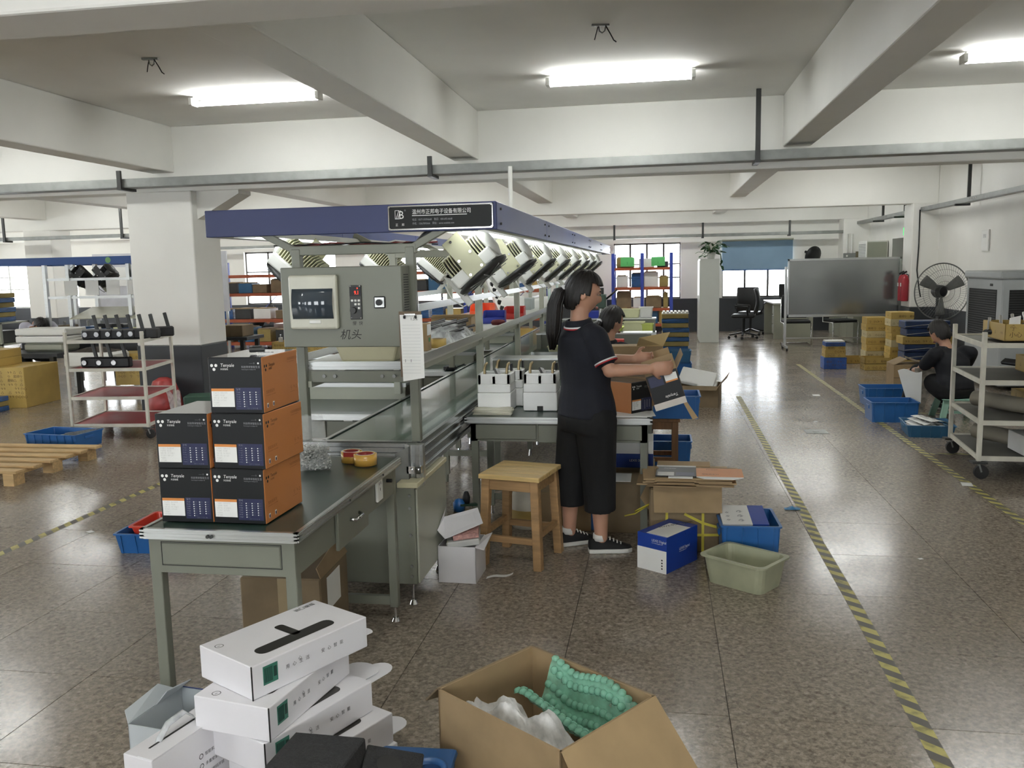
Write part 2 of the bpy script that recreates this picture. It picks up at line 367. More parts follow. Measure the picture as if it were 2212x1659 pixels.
trunk('cable_tray', 'grey cable trunking along the far window wall', (4.2, 20.55, 2.2), (-12, 20.55, 2.2), [(1.3, 2.51), (3.2, 2.51), (5.2, 2.51), (9, 2.51), (13, 2.51)], .12, .06)
trunk('cable_tray', 'cable trunking on dark brackets along the right wall', (4.38, 20.4, 2.38), (4.38, 8.0, 2.38), [(1.6, 2.9), (3.2, 2.9), (6.55, 2.95), (9.5, 2.95)], .12, .06)
trunk('cable_tray', 'grey cable trunking far across the left of the hall', (-9.0, 15.3, 2.32), (-18, 15.3, 2.3), [(1.0, 3.2), (3.5, 3.2), (6, 3.2)], .12, .06)
pp = MB().cyl((0, 0, 0), (0, 0, .68), .022, n=10); tag(pp.build('conduit_pipe', WHITE, loc=(-1.45, 8.70, 1.9)), 'thin white conduit dropping from the trunking to the canopy', 'pipe')

# ceiling tube lamps
def tube_lamp(x, y, label, g='fluorescent tubes on the ceiling'):
    t = thing('tube_lamp', label, 'lamp', (x, y, 0), 0, g)
    MB().box(-.61, -.02, ZC-.03, .61, .02, ZC).build('batten', WHITE, t, bevel=.006)
    for s_ in (-1, 1): MB().box(s_*.615-.018, -.06, ZC-.09, s_*.615+.018, .06, ZC-.02).build('tube_holder', WHITE, t, bevel=.005)
    for y_ in (-.036, .036): MB().cyl((-.6, y_, ZC-.07), (.6, y_, ZC-.07), .0155, n=10).build('tube', TUBE_ON, t)
    return t
LX = [-.325, -3.65, 3.03]
for x, l in zip(LX, ['lit fluorescent tube in the ceiling bay over the packing line', 'lit fluorescent tube in the ceiling bay beside the white column', 'lit fluorescent tube in the ceiling bay along the right wall']): tube_lamp(x, 7.75, l)
for yy, l in ((1.3, 'unseen fluorescent fill tube added in the ceiling bay behind the first cross beam'), (14.1, 'lit fluorescent tube in a ceiling bay beyond the trunked cross beam'), (18.6, 'unseen fluorescent tube added to brighten the back wall, by the far windows')):
    for x in (LX+[-7.1, -10.5, -13.8] if yy > 5 else [-.325, -7.1]): tube_lamp(x, yy, l)  # near and far rows unseen, added as fill and to brighten the back wall
for x in (-7.1, -10.5, -13.8): tube_lamp(x, 7.75, 'unseen fluorescent fill tube added in a ceiling bay left of the white column')  # left bays out of view, lamps added as fill

# ceiling fan hook boxes with loose wires
for x, y, l in ((-3.8, 6.33, 'ceiling hook with two dangling wires beside the white column bay'), (-.38, 6.23, 'ceiling hook with a short loose wire over the packing line')):
    t = thing('ceiling_hook', l, 'hook', (x, y, ZC), 0, 'old fan hooks in the ceiling')
    t.scale = (.6, .6, .65); MB().ob((-.02, 0, -.012), (.2, .05, .02), rot(0, 0, .2)).build('plate', STEEL, t)
    MB().tube([(-.04, 0, -.02), (-.03, 0, -.07), (0, 0, -.09), (.03, 0, -.07), (.04, 0, -.02)], .008).build('hook', STEEL, t)
    m = MB(); m.tube([(-.05, .02, -.02), (-.07, .02, -.09), (-.09, .03, -.15)], .006); m.tube([(.04, -.01, -.02), (.09, 0, -.1), (.13, 0, -.17), (.16, 0, -.19)], .007); m.build('wire', BLACK, t)

# striped floor tape
def tape_mat():
    m = bpy.data.materials.new('hazard_tape'); m.use_nodes = True; N = m.node_tree.nodes; L = m.node_tree.links; b = N['Principled BSDF']; b.inputs['Roughness'].default_value = .45
    tc = N.new('ShaderNodeTexCoord'); sx = N.new('ShaderNodeSeparateXYZ'); L.new(tc.outputs['Object'], sx.inputs[0])
    a = N.new('ShaderNodeMath'); a.operation = 'MULTIPLY_ADD'; a.inputs[1].default_value = .9; L.new(sx.outputs[0], a.inputs[0]); L.new(sx.outputs[1], a.inputs[2])
    d = N.new('ShaderNodeMath'); d.operation = 'DIVIDE'; d.inputs[1].default_value = .118; L.new(a.outputs[0], d.inputs[0])
    f = N.new('ShaderNodeMath'); f.operation = 'FRACT'; L.new(d.outputs[0], f.inputs[0]); g = N.new('ShaderNodeMath'); g.operation = 'GREATER_THAN'; g.inputs[1].default_value = .5; L.new(f.outputs[0], g.inputs[0])
    no = N.new('ShaderNodeTexNoise'); no.inputs['Scale'].default_value = 14; no.inputs['Detail'].default_value = 6; L.new(tc.outputs['Object'], no.inputs['Vector'])
    r = N.new('ShaderNodeValToRGB'); r.color_ramp.elements[0].position = .33; r.color_ramp.elements[0].color = lin('#7a7138')+(1,); r.color_ramp.elements[1].position = .5; r.color_ramp.elements[1].color = lin('#c2b866')+(1,); L.new(no.outputs[0], r.inputs[0])
    mx = N.new('ShaderNodeMix'); mx.data_type = 'RGBA'; L.new(g.outputs[0], mx.inputs[0]); mx.inputs[6].default_value = lin('#4f493f')+(1,); L.new(r.outputs[0], mx.inputs[7]); L.new(mx.outputs[2], b.inputs['Base Color']); return m
HT = tape_mat()
def floor_tape(label, P, w_=.06):
    m = MB()
    for (x, y), (x2, y2) in zip(P, P[1:]): m.add([(x-w_/2, y, .0008), (x+w_/2, y, .0008), (x2+w_/2, y2, .0008), (x2-w_/2, y2, .0008)], [(0, 1, 2, 3)])
    tag(m.build('floor_tape', HT), label, 'tape', 'hazard tape on the floor')
floor_tape('yellow and black striped tape running past the beige tub to the far aisle', [(.885, 1.6), (.888, 2.8), (.9, 4), (.9, 5), (.92, 5.65), (.925, 7), (.94, 9), (.95, 10.6)])
floor_tape('yellow and black striped tape under the white shelf trolley', [(2.17, 3), (2.165, 6.3), (2.15, 9.7), (2.15, 14)])
floor_tape('yellow and black striped tape beside the wooden pallet', [(-3.76, 2.5), (-3.755, 6.2)])
m = MB().add([(2.16, 9.42, .0008), (4.2, 9.42, .0008), (4.2, 9.47, .0008), (2.16, 9.47, .0008)], [(0, 1, 2, 3)]); tag(m.build('floor_tape', HT), 'thin tape line crossing behind the blue crates', 'tape', 'hazard tape on the floor')
m = MB().add([(2.2, 7.42, .0008), (4.2, 7.42, .0008), (4.2, 7.47, .0008), (2.2, 7.47, .0008)], [(0, 1, 2, 3)]); tag(m.build('floor_tape', HT), 'thin tape line crossing under the white shelf trolley', 'tape', 'hazard tape on the floor')
# ================================================================== ASSEMBLY LINE
XPL, XPR = -1.715, -1.15
PY = [4.0, 5.55, 7.1, 8.65, 10.2, 11.75, 13.3]
CX0, CX1, CY0, CY1, CZ0, CZ1 = -2.165, -.73, 3.97, 13.6, 1.757, 1.885
# conveyor
cv = thing('belt_conveyor', 'long belt conveyor with glossy grey-green belt and aluminium sides under the canopy', 'conveyor', (-1.4, 8.5, 0))
def cvb(m, name, mat, **k): return m.build(name, mat, cv, loc=(1.4, -8.5, 0), **k)
cvb(MB().box(-1.6, 4.0, .735, -1.15, 13.3, .755), 'belt', BELT)
for sx, nm in ((-1.62, 'side_rail'), (-1.14, 'side_rail')):
    d = 1 if sx > -1.4 else -1
    m = MB().box(min(sx-.012, sx+.012), 3.98, .6, max(sx-.012, sx+.012), 13.3, .762)
    for z in (.63, .68, .725): m.box(sx+d*.008, 3.98, z-.012, sx+d*.02, 13.3, z+.006)
    cvb(m, nm, ALUX, bevel=.002)
m = MB().box(-1.745, 3.955, .67, -1.14, 4.0, .762); m.box(-1.745, 3.945, .69, -1.14, 3.96, .71); m.box(-1.745, 3.945, .735, -1.14, 3.96, .76)
cvb(m, 'end_rail', ALUX, bevel=.003)
m = MB().cyl((-1.63, 4.06, .69), (-1.13, 4.06, .69), .045, n=16); cvb(m, 'end_roller', DARK)
m = MB().box(-1.19, 3.915, .56, -1.1, 3.95, .76); m.box(-1.175, 3.9, .56, -1.155, 3.92, .76); m.box(-1.135, 3.9, .56, -1.115, 3.92, .76); cvb(m, 'corner_profile', ALU, bevel=.002)
m = MB().ob((-1.135, 3.885, .645), (.07, .03, .035)); m.cyl((-1.12, 3.88, .645), (-1.12, 3.86, .645), .01, n=8); m.cyl((-1.15, 3.88, .645), (-1.15, 3.86, .645), .01, n=8); cvb(m, 'bolt_block', CHROME)
m = MB().prism([(-1.225, .72), (-1.16, .755), (-1.16, .56), (-1.185, .50), (-1.205, .50), (-1.225, .56)], .02, Matrix(((1, 0, 0, 0), (0, 0, 1, 3.87), (0, 1, 0, 0), (0, 0, 0, 1)))); cvb(m, 'tension_plate', STEEL)
# drive cabinet under the head end
dc = thing('drive_cabinet', 'grey sheet metal drive cabinet below the conveyor head beside the white open box', 'cabinet', (-1.4, 4.1, 0))
MB().box(-.27, -.3, .11, .285, .26, .575).build('body', GREY, dc, bevel=.004)
MB().box(.286, -.295, .115, .296, .255, .57).build('side_panel', GREYL, dc, bevel=.003)
MB().box(.2, -.3, .575, .3, .27, .6).build('top_flange', CREAM, dc, bevel=.003)
for x, y in ((.25, -.26), (-.24, -.26), (.25, .22), (-.24, .22)):
    f = MB().cyl((x, y, .02), (x, y, .11), .006, n=8).build('leveling_foot', CHROME, dc); MB().cyl((x, y, 0), (x, y, .02), .02, .012, n=12).build('foot_pad', CHROME, f)
for z in (.15, .2, .35, .48, .54): MB().cyl((.26, -.3, z), (.26, -.306, z), .007, n=8).build('bolt', STEEL, dc)
for y in (6.2, 8.6, 11.0, 13.0):
    m = MB()
    for x in (-1.56, -1.2): m.box(x-.02, y-.02, .06, x+.02, y+.02, .6); m.cyl((x, y, 0), (x, y, .06), .012, n=8)
    m.box(-1.56, y-.015, .2, -1.2, y+.015, .24); cvb(m, 'leg_frame', GREYL)

# canopy frame with posts, rails and shelf
cf = thing('canopy_frame', 'grey tube frame with navy blue canopy and long parts shelf over the belt', 'frame', (-1.43, 8.7, 0))
def cfb(m, name, mat, **k): return m.build(name, mat, cf, loc=(1.43, -8.7, 0), **k)
for k, y in enumerate(PY):
    for x in (XPL, XPR):
        cfb(MB().box(x-.022, y-.02, .76, x+.022, y+.02, 1.69), 'post', GREY if k == 0 else GREYL, bevel=.003)
    cfb(MB().box(XPL-.03, y-.017, 1.66, XPR+.03, y+.017, 1.705), 'cross_bar', GREY if k == 0 else GREYL, bevel=.003)
    for s_, x in ((-1, XPL), (1, XPR)):
        cfb(MB().bar((x, y, 1.68), (x+s_*.26, y, CZ0+.06), .034, .03, up=(0, 1, 0)), 'strut', GREY if k == 0 else GREYL, bevel=.003)
for x in (XPL, XPR):
    d = .026 if x > -1.4 else -.026
    cfb(MB().box(min(x+d, x+d*1.25), 4.0, 1.385, max(x+d, x+d*1.25), 13.3, 1.42), 'upper_rail', ALU)
    cfb(MB().box(min(x+d, x+d*1.25), 4.0, 1.14, max(x+d, x+d*1.25), 13.3, 1.178), 'shelf_rail', ALU)
cfb(MB().text('2', .035, MX((XPR+.0335, 4.62, 1.39), RIGHT)), 'lettering', WINK)
cfb(MB().box(XPL, 4.04, 1.125, XPR+.02, 13.3, 1.14), 'shelf_board', mt('white_laminate', '#d9dad4', .35, var=.04))
m = MB().box(XPL, 4.02, 1.105, XPR, 4.04, 1.145); m.box(XPL, 4.012, 1.13, XPR, 4.02, 1.14); m.box(XPL, 4.012, 1.112, XPR, 4.02, 1.12); cfb(m, 'shelf_front_trim', ALU)
m = MB().box(XPL, 4.01, 1.045, XPR, 4.03, 1.1)
cfb(m, 'shelf_apron', GREY)
for x in (-1.61, -1.555, -1.315, -1.255): cfb(MB().cyl((x, 4.01, 1.075), (x, 4.0, 1.075), .009, n=8), 'bolt', STEEL)
m = MB(); m.box(XPL, 4.0, 1.02, XPL+.04, 13.3, 1.05); cfb(m, 'shelf_bearer', GREYL); m = MB(); m.box(XPR-.04, 4.05, 1.09, XPR, 13.3, 1.125); cfb(m, 'shelf_bearer', GREYL)
# canopy fascia
fas = cfb(MB().box(CX0, CY0, CZ0, CX1, CY0+.018, CZ1), 'front_fascia', BLUEP, bevel=.003)
FAS_LIT = mt('navy_fascia_side_lit', '#46579a', .33, var=.12, scale=2)  # canopy navy lightened, the reflection along the sides put into the colour
ys = [CY0, 5.8, 7.65, 9.5, 11.4, CY1]
for x in (CX0, CX1-.018):
    for a, b in zip(ys, ys[1:]):
        p = cfb(MB().box(x, a+.02 if a == CY0 else a+.002, CZ0, x+.018, b-.002, CZ1), 'side_fascia', FAS_LIT, bevel=.003)
        if x > -1:
            for yy in (a+.1, b-.1):
                for z in (CZ0+.03, CZ1-.03): MB().cyl((x+.018, yy, z), (x+.026, yy, z), .006, n=8).build('bolt', DARK, p)
cfb(MB().box(CX0, CY1, CZ0, CX1, CY1+.018, CZ1), 'back_fascia', BLUEP)
for x in (CX0+.02, CX1-.06): cfb(MB().box(x, CY0+.03, CZ0, x+.035, CY1, CZ0+.012), 'fascia_flange', GREYL)
REFL = mt('white_reflector', '#e9ebe6', .35, var=.02)
for x in (-2.0, -.93):
    s_ = -1 if x < -1.4 else 1
    m = MB()
    m.add([(x-.09, 4.1, CZ0+.0), (x+.09, 4.1, CZ0+.0), (x+.09, 13.4, CZ0+.0), (x-.09, 13.4, CZ0+.0), (x-.05, 4.1, CZ0+.035), (x+.05, 4.1, CZ0+.035), (x+.05, 13.4, CZ0+.035), (x-.05, 13.4, CZ0+.035)], [(0, 4, 7, 3), (1, 2, 6, 5), (4, 5, 6, 7), (0, 1, 5, 4), (3, 7, 6, 2)])
    cfb(m, 'lamp_reflector', REFL)
    for k in range(7):
        y = 4.18+k*1.32; cfb(MB().cyl((x, y, CZ0+.012), (x, y+1.2, CZ0+.012), .013, n=10), 'tube', TUBE_C)
m = MB()
for q in range(6):
    P = [(-1.9+.16*i+.02*math.sin(i*2.1+q), 4.15+.03*q+.03*math.sin(i*1.7+q*2), 1.715+.012*math.sin(i*3+q)) for i in range(6)]
    m.tube(P, .004, n=5, mi=q % 3)
cfb(m, 'wiring', [BLACK, mt('red_wire', '#8a3b3b', .5), WHITE]); 
m = MB().tube([(-1.05+.0, 4.02, 1.765), (-1.09, 4.03, 1.74), (-1.13, 4.04, 1.70)], .014); cfb(m, 'cable', BLACK)

# name plate on the canopy
sg = thing('sign_plate', 'black company sign plate with silver frame and white lettering on the blue canopy', 'sign', (-.99, CY0-.004, 1.821))
MB().box(-.245, -.006, -.05, .243, .0, .052).build('plate', mt('black_sign_face', '#141615', .5, spec=.3), sg)
m = MB(); 
for a in ((-.249, -.056, .247, -.05), (-.249, .05, .247, .056), (-.249, -.056, -.244, .056), (.242, -.056, .247, .056)): m.box(a[0], -.011, a[1], a[2], 0, a[3])
m.build('frame', CHROME, sg)
for x in (-.243, .241):
    for z in (-.05, .05): MB().cyl((x, -.011, z), (x, -.015, z), .005, n=8).build('screw', CHROME, sg)
m = MB(); F = lambda x, z: MX((x, -.0066, z), FRONT)
m.text('温州市正邦电子设备有限公司', .0245, F(-.135, .017), 0, .88)
m.box(-.135, -.0068, .0075, .125, -.0062, .0105)
m.text('电话：0577-59396668    售后：400-692-6668', .0125, F(-.135, -.014), 1, .8)
m.text('手机：15067895666    网址：www.wzzbdz.com', .0125, F(-.135, -.032), 1, .8)
m.text('正', .013, F(-.216, -.036), 0); m.text('邦', .013, F(-.186, -.036), 0); m.text('®', .011, F(-.172, .03), 1)
for (a, b) in (((-.216, .034), (-.196, .034)), ((-.216, -.004), (-.196, -.004)), ((-.216, .034), (-.216, -.004))): m.box(min(a[0], b[0])-.001, -.0068, min(a[1], b[1])-.001, max(a[0], b[0])+.001, -.0062, max(a[1], b[1])+.001)
for dx in (0, .008): m.add([(-.213+dx, -.0067, -.004), (-.210+dx, -.0067, -.004), (-.196+dx, -.0067, .034), (-.199+dx, -.0067, .034)], [(0, 1, 2, 3)])
m.text('B', .052, F(-.199, -.004), 0, .85)
m.build('lettering', [WINK, GINK], sg)

# electric control box
cb = thing('control_box', 'grey electric control box with breaker window and red digit display', 'control box', (-1.4425, 3.905, 1.232))
MB().box(-.2925, -.065, 0, .2925, .06, .371).build('body', GREY, cb, bevel=.004)
m = MB()
for k in range(15): m.box(.2925, -.035, .165+k*.0115, .2945, .035, .170+k*.0115)
lv = MB()
for k in range(15): MB().box(.2925, -.035, .165+k*.0115, .2945, .035, .170+k*.0115).build('louver_slot', BLACK, cb)
pv = [(-.247, .08), (-.24, .338), (-.006, .338), (.004, .08)]
cov = MB().prism([(-.245, .085), (-.245, .336), (-.01, .336), (-.01, .085)], .03, Matrix(((1, 0, 0, 0), (0, 0, -1, -.065), (0, 1, 0, 0), (0, 0, 0, 1)))).build('breaker_cover', mt('cover_plastic', '#c9c8b8', .25), cb, bevel=.012, seg=3)
WSM = mt('smoked_window', '#39434c', .08, spec=.7)
MB().grid(lambda u, v: Vector((-.226+.197*u, -.096-.012*math.sin(v*PI), .135+.137*v)), 2, 8).build('breaker_window', WSM, cov, solid=.004)
MB().box(-.18, -.104, .17, -.06, -.1025, .212).build('breaker_row', BLACK, cov); MB().box(-.148, -.1, .112, -.09, -.094, .13).build('latch', WHITE, cov, bevel=.003)
ct = MB().box(.043, -.072, .128, .1, -.065, .285).build('speed_controller', DARK, cb, bevel=.002)
MB().box(.044, -.0735, .235, .099, -.072, .278).build('display', BLACK, ct)
RED = emit_mat('red_led', '#ff3020', 3.0)
MB().text('9.1', .024, MX((.066, -.0742, .243), FRONT), 0, .8).build('digits', RED, ct); MB().cyl((.082, -.0735, .271), (.082, -.0745, .271), .003, n=8).build('indicator_led', RED, ct)
for i, (x, z) in enumerate([(.055, .215), (.071, .215), (.087, .215), (.071, .198), (.087, .198), (.087, .18)]): MB().box(x-.0055, -.0755, z-.005, x+.0055, -.072, z+.005).build('button', WHITE, ct, bevel=.001)
MB().cyl((.06, -.072, .17), (.06, -.085, .17), .016, .014, n=16).build('dial', DARK, ct)
for x in (.049, .094):
    for z in (.135, .281): MB().cyl((x, -.072, z), (x, -.0745, z), .003, n=8).build('screw', CHROME, ct)
sw = MB().box(.158, -.072, .178, .212, -.065, .232).build('rotary_switch', BLACK, cb, bevel=.003); MB().box(.163, -.0735, .183, .207, -.0715, .227).build('switch_plate', ALU, sw); MB().cyl((.185, -.073, .205), (.185, -.088, .205), .014, n=16).build('knob', BLACK, sw)
m = MB(); G = lambda x, z: MX((x, -.0656, z), FRONT); m.text('慢  快', .02, G(.048, .103), 0, 1.0, .15); m.text('机头', .05, G(-.015, .04), 0, 1.05, .2); m.build('lettering', INK, cb)

# clipboard on the post
cl = thing('clipboard', 'clipboard with a handwritten sheet clipped to the grey post', 'clipboard', (-1.108, 3.815, 1.095), (0, 0, 0))
MB().box(-.055, 0, 0, .05, .004, .3).build('board', mt('brown_hardboard', '#6b5a48', .6), cl)
MB().grid(lambda u, v: Vector((-.05+.105*u+.006*(1-v), -.003-.012*(1-v)**2*u, -.02+.018*u*(1-v)+.305*v)), 4, 6).build('sheet', PAPER, cl)
m = MB()
for k in range(16): m.box(-.04, -.0175+.0009*k, .02+k*.0145, .045, -.0165+.0009*k, .0205+k*.0145)
m.text('1.5%', .018, MX((.0, -.006, .26), FRONT), 1); m.text('1   1', .02, MX((-.03, -.02, .07), FRONT), 1); m.build('handwriting', [GINK, INK], cl)
m = MB().box(-.025, -.012, .283, .025, .006, .29); m.cyl((-.03, -.008, .275), (-.022, -.008, .275), .008, n=8, mi=1); m.cyl((.022, -.008, .275), (.03, -.008, .275), .008, n=8, mi=1); m.build('clip', [CHROME, BLACK], cl)

# tilted drum blowers under the canopy
DRUMR = mt('blower_white', '#dfe0d8', .35, var=.03); BEI = mt('blower_bracket_beige', '#c9c8a6', .4, var=.04)
def blower(label, loc, side, first=None):
    """a fan tilted outwards: disc grille below, square housing, finned motor drum, bracket plate"""
    if first is None:
        t = thing('line_fan', label, 'fan', loc, (0, side*.70, 0), 'fans hung under the line canopy')
        m = MB().lathe([(0, -.085), (.11, -.085), (.15, -.075), (.155, -.062), (.135, -.055), (.1, -.05)], 24); m.build('grille', DARK, t)
        m = MB()
        for q in range(9): m.tube([(.148*math.cos(a), .148*math.sin(a), -.088) for a in [q*2*PI/9+.0]]+[(0.02, 0, -.09)], .003, n=4)
        m.build('grille_wires', STEEL, t)
        MB().box(-.13, -.11, -.055, .13, .11, .015).build('housing', DRUMR, t, bevel=.01, seg=2)
        for yy in range(14):
            MB().prism([(-.095, .015), (-.09, .07), (-.06, .115), (0, .13), (.06, .115), (.09, .07), (.095, .015)], .005, Matrix(((0, 0, 1, -.115+yy*.0165), (1, 0, 0, 0), (0, 1, 0, 0), (0, 0, 0, 1)))).build('fin', BEI, t)
        MB().cyl((-.11, 0, .06), (.115, 0, .06), .058, n=16).build('drum', DARK, t)
        MB().lathe([(0, .0), (.075, .0), (.092, .01), (.085, .03), (.05, .045), (0, .05)], 20, (.112, 0, .045), rot(0, PI/2)).build('end_cap', DRUMR, t)
        bp = MB().box(-.045, -.118, -.06, .06, -.112, .17).build('bracket_plate', BEI, t, bevel=.002)
        for x, z in ((-.03, -.04), (.045, -.04), (-.03, .05), (.045, .05), (.0, .15)): MB().cyl((x, -.118, z), (x, -.126, z), .007, n=8).build('bolt', CHROME, bp)
        m = MB().bar((-.15, 0, .06), (-.15, 0, -.14), .035, .03); m.bar((-.15, 0, .06), (-.1, 0, .0), .03, .03); m.build('hinge_arm', DRUMR, t, bevel=.004)
        MB().tube([(-.15, .0, -.13), (-.19, 0, -.12), (-.21, .0, -.05), (-.19, 0, .03)], .004, n=5).build('cable', WHITE, t)
        return t
    return dup(first, loc, (0, side*.70, 0) if side < 0 else (0, .70*side, 0), label)
R1 = blower('white finned fan tilted outwards over the packing side, next to the sign end', (-.93, 4.42, 1.60), -1)
R1.rotation_euler = (0, -.70, 0)
lab = ['grey fan tilted outwards, second along the packing side of the canopy', 'fan tilted outwards, third along the packing side of the canopy', 'fan tilted outwards, fourth along the packing side of the canopy', 'fan tilted outwards, fifth along the packing side of the canopy', 'fan tilted outwards, sixth along the packing side of the canopy', 'fan tilted outwards, seventh along the packing side of the canopy', 'fan tilted outwards at the far end of the canopy']
for k, l in enumerate(lab): dup(R1, (-.93, 5.55+k*1.12, 1.60), (0, -.62 if k == 0 else -.70, 0), l)
for k, l in enumerate(['fan tilted away over the rack side, seen above the control box', 'fan tilted away over the rack side, second from the control box', 'fan tilted away over the rack side, third from the control box', 'fan tilted away over the rack side at the middle of the line']):
    dup(R1, (-1.95, 4.55+k*1.5, 1.60), (0, -.7, PI), l)
rt = thing('tape_ring', 'yellow tape ring hanging from a canopy fan', 'tape', (-.80, 9.2, 1.46), (PI/2, 0, .6))
MB().lathe([(.05, -.015), (.065, -.015), (.065, .015), (.05, .015), (.05, -.015)], 24).build('ring', YELLOW, rt)

# ---- work benches beside the belt
def bench(label, x0, x1, y, depth=.56, riser=True, drawer=True):
    t = thing('work_bench', label, 'bench', ((x0+x1)/2, y, 0), 0, 'work benches along the belt'); w_ = (x1-x0)/2; t.scale = (1, 1, .96)
    MB().box(-w_+.012, .012, .725, w_-.012, depth, .75).build('top', GREEN, t)
    m = MB().box(-w_, 0, .715, w_, .014, .752); m.box(-w_, -.006, .74, w_, 0, .748); m.box(-w_, -.006, .72, w_, 0, .728); m.build('front_trim', ALU, t)
    MB().box(-w_, .0, .715, -w_+.014, depth, .752).build('side_trim', ALU, t); MB().box(w_-.014, .0, .715, w_, depth, .752).build('side_trim', ALU, t)
    MB().box(-w_+.03, .03, .60, w_-.03, .05, .715).build('apron', GREY, t)
    if drawer:
        for a, b, n in ((-w_+.06, -w_+.42, 0), (-w_+.43, w_-.34, 1), (w_-.33, w_-.06, 0)):
            d = MB().box(a, .018, .615 if not n else .595, b, .032, .705).build('drawer', GREY, t, bevel=.003)
            if n: c = (a+b)/2; MB().tube([(c-.04, .018, .655), (c-.03, .0, .65), (c+.03, .0, .65), (c+.04, .018, .655)], .006).build('handle', CHROME, d)
    for x in (-w_+.05, w_-.05):
        for yy in (.05, depth-.05):
            l = MB().box(x-.02, yy-.02, .06, x+.02, yy+.02, .715).build('leg', GREY, t); MB().cyl((x, yy, 0), (x, yy, .06), .016, .008, n=10).build('foot', CHROME, l)
    MB().box(-w_+.05, depth-.06, .1, w_-.05, depth-.04, .14).build('stretcher', GREY, t)
    if riser:
        MB().box(-w_+.01, depth, .75, w_-.01, depth+.015, .845).build('riser_panel', GREYL, t)
        MB().box(-w_, depth, .845, w_, depth+.34, .86).build('riser_shelf', GREEN, t); MB().box(-w_, depth-.01, .838, w_, depth+.004, .866).build('riser_trim', ALU, t)
        MB().box(-w_+.01, depth+.34, .6, w_-.01, depth+.355, 1.0).build('back_panel', GREY, t); MB().box(-w_, depth+.33, 1.0, w_, depth+.55, 1.012).build('top_shelf', ALU, t)
        for x in (-w_+.03, w_-.03): MB().box(x-.02, depth+.3, .06, x+.02, depth+.34, 1.0).build('rear_post', GREY, t)
    return t
B1 = bench('grey steel packing bench with green top where the woman stands', -1.115, -.03, 4.885)
B2 = bench('green topped bench behind the packing bench, with bins on its shelves', -1.12, -.05, 7.1)
B3 = bench('farther green topped bench with yellow green parts trays', -1.12, -.02, 9.3)
B4 = bench('green topped bench on the rack side, seen through the canopy frame', -2.76, -1.665, 4.95, .62)
B5 = bench('second green topped bench on the rack side of the belt', -2.7, -1.64, 7.1)
B6 = bench('third green topped bench on the rack side of the belt', -2.7, -1.64, 9.3)
def socket(label, loc, r=(0, 0, 0)):
    t = thing('wall_socket', label, 'socket', loc, r, 'white power sockets on the benches')
    MB().box(-.03, -.008, -.055, .03, 0, .055).build('plate', WHITE, t, bevel=.003)
    for x, z in ((-.009, .02), (.009, .02), (0, -.01)): MB().box(x-.002, -.0088, z-.006, x+.002, -.0078, z+.006).build('slot', BLACK, t)
socket('white power socket under the bench on the rack side', (-1.86, 4.978, .63)); socket('white power socket on the shelf bench behind the belt', (-1.72, 7.128, .63))

# ---- things on the long shelf
def simple_box(name, label, cat, w_, d, h, loc, rz=0, mat=CARD, group=None, bevel=.003):
    t = thing(name, label, cat, loc, rz, group); return t, MB().box(-w_/2, -d/2, 0, w_/2, d/2, h).build('body', mat, t, bevel=bevel)
def tub(name, label, w_, d, h, mat, loc, rz=0, taper=.82, th=.006, rim=.012, cat='tub', group=None, parent_only=False, ribs=False, r_=.02):
    """open tapered container with rim"""
    t = thing(name, label, cat, loc, rz, group)
    def ring(sx, sy, z, r): 
        P = []
        for cx, cy, a0 in ((1, 1, 0), (-1, 1, PI/2), (-1, -1, PI), (1, -1, 1.5*PI)):
            for k in range(4):
                a = a0+k*PI/6; P.append(Vector((cx*(sx-r)+r*math.cos(a), cy*(sy-r)+r*math.sin(a), z)))
        return P
    b = min(w_, d)*(1-taper)/2; L = [ring(w_/2-b, d/2-b, 0, r_), ring(w_/2, d/2, h-.008, r_), ring(w_/2+rim, d/2+rim, h-.008, r_), ring(w_/2+rim, d/2+rim, h, r_), ring(w_/2-th, d/2-th, h, r_), ring(w_/2-b-th, d/2-b-th, th, r_)]
    m = MB(); n = 16; V = [p for q in L for p in q]
    F = [(i*n+j, i*n+(j+1) % n, (i+1)*n+(j+1) % n, (i+1)*n+j) for i in range(len(L)-1) for j in range(n)]
    F += [tuple(range(n-1, -1, -1)), tuple(range(5*n, 6*n))]; m.add(V, F)
    m.build('shell', mat, t, fix=True)
    if ribs:
        nx = max(2, int(w_/.09))
        for k in range(nx+1):
            x = -w_/2+b+.02+(w_-2*b-.04)*k/nx
            for s_ in (-1, 1):
                MB().bar((x, s_*(d/2-b+.001), .0), (x, s_*(d/2+.004), h-.01), .008, .008).build('rib', mat, t)
        for s_ in (-1, 1): MB().box(s_*(w_/2)-.006, -d*.16, h*.6, s_*(w_/2)+.006, d*.16, h*.78).build('grip', mat, t, bevel=.003)
    return t
CT = thing('cream_tub', 'cream plastic tub lying at the front of the long shelf below the control box', 'tub', (-1.40, 4.15, 1.14))
MB().add([(-.135, -.1, 0), (.135, -.1, 0), (.135, .1, 0), (-.135, .1, 0), (-.165, -.115, .09), (.165, -.115, .09), (.165, .115, .09), (-.165, .115, .09)], [(0, 3, 2, 1), (4, 5, 6, 7), (0, 1, 5, 4), (1, 2, 6, 5), (2, 3, 7, 6), (3, 0, 4, 7)]).build('shell', CREAM, CT, bevel=.012, seg=2)
MB().box(-.17, -.12, .088, .17, .12, .096).build('rim', CREAM, CT, bevel=.003)
gb, _ = simple_box('carton', 'small upright carton with a green round sticker on the long shelf', 'box', .06, .09, .15, (-1.27, 4.62, 1.14), 0, CARDL)
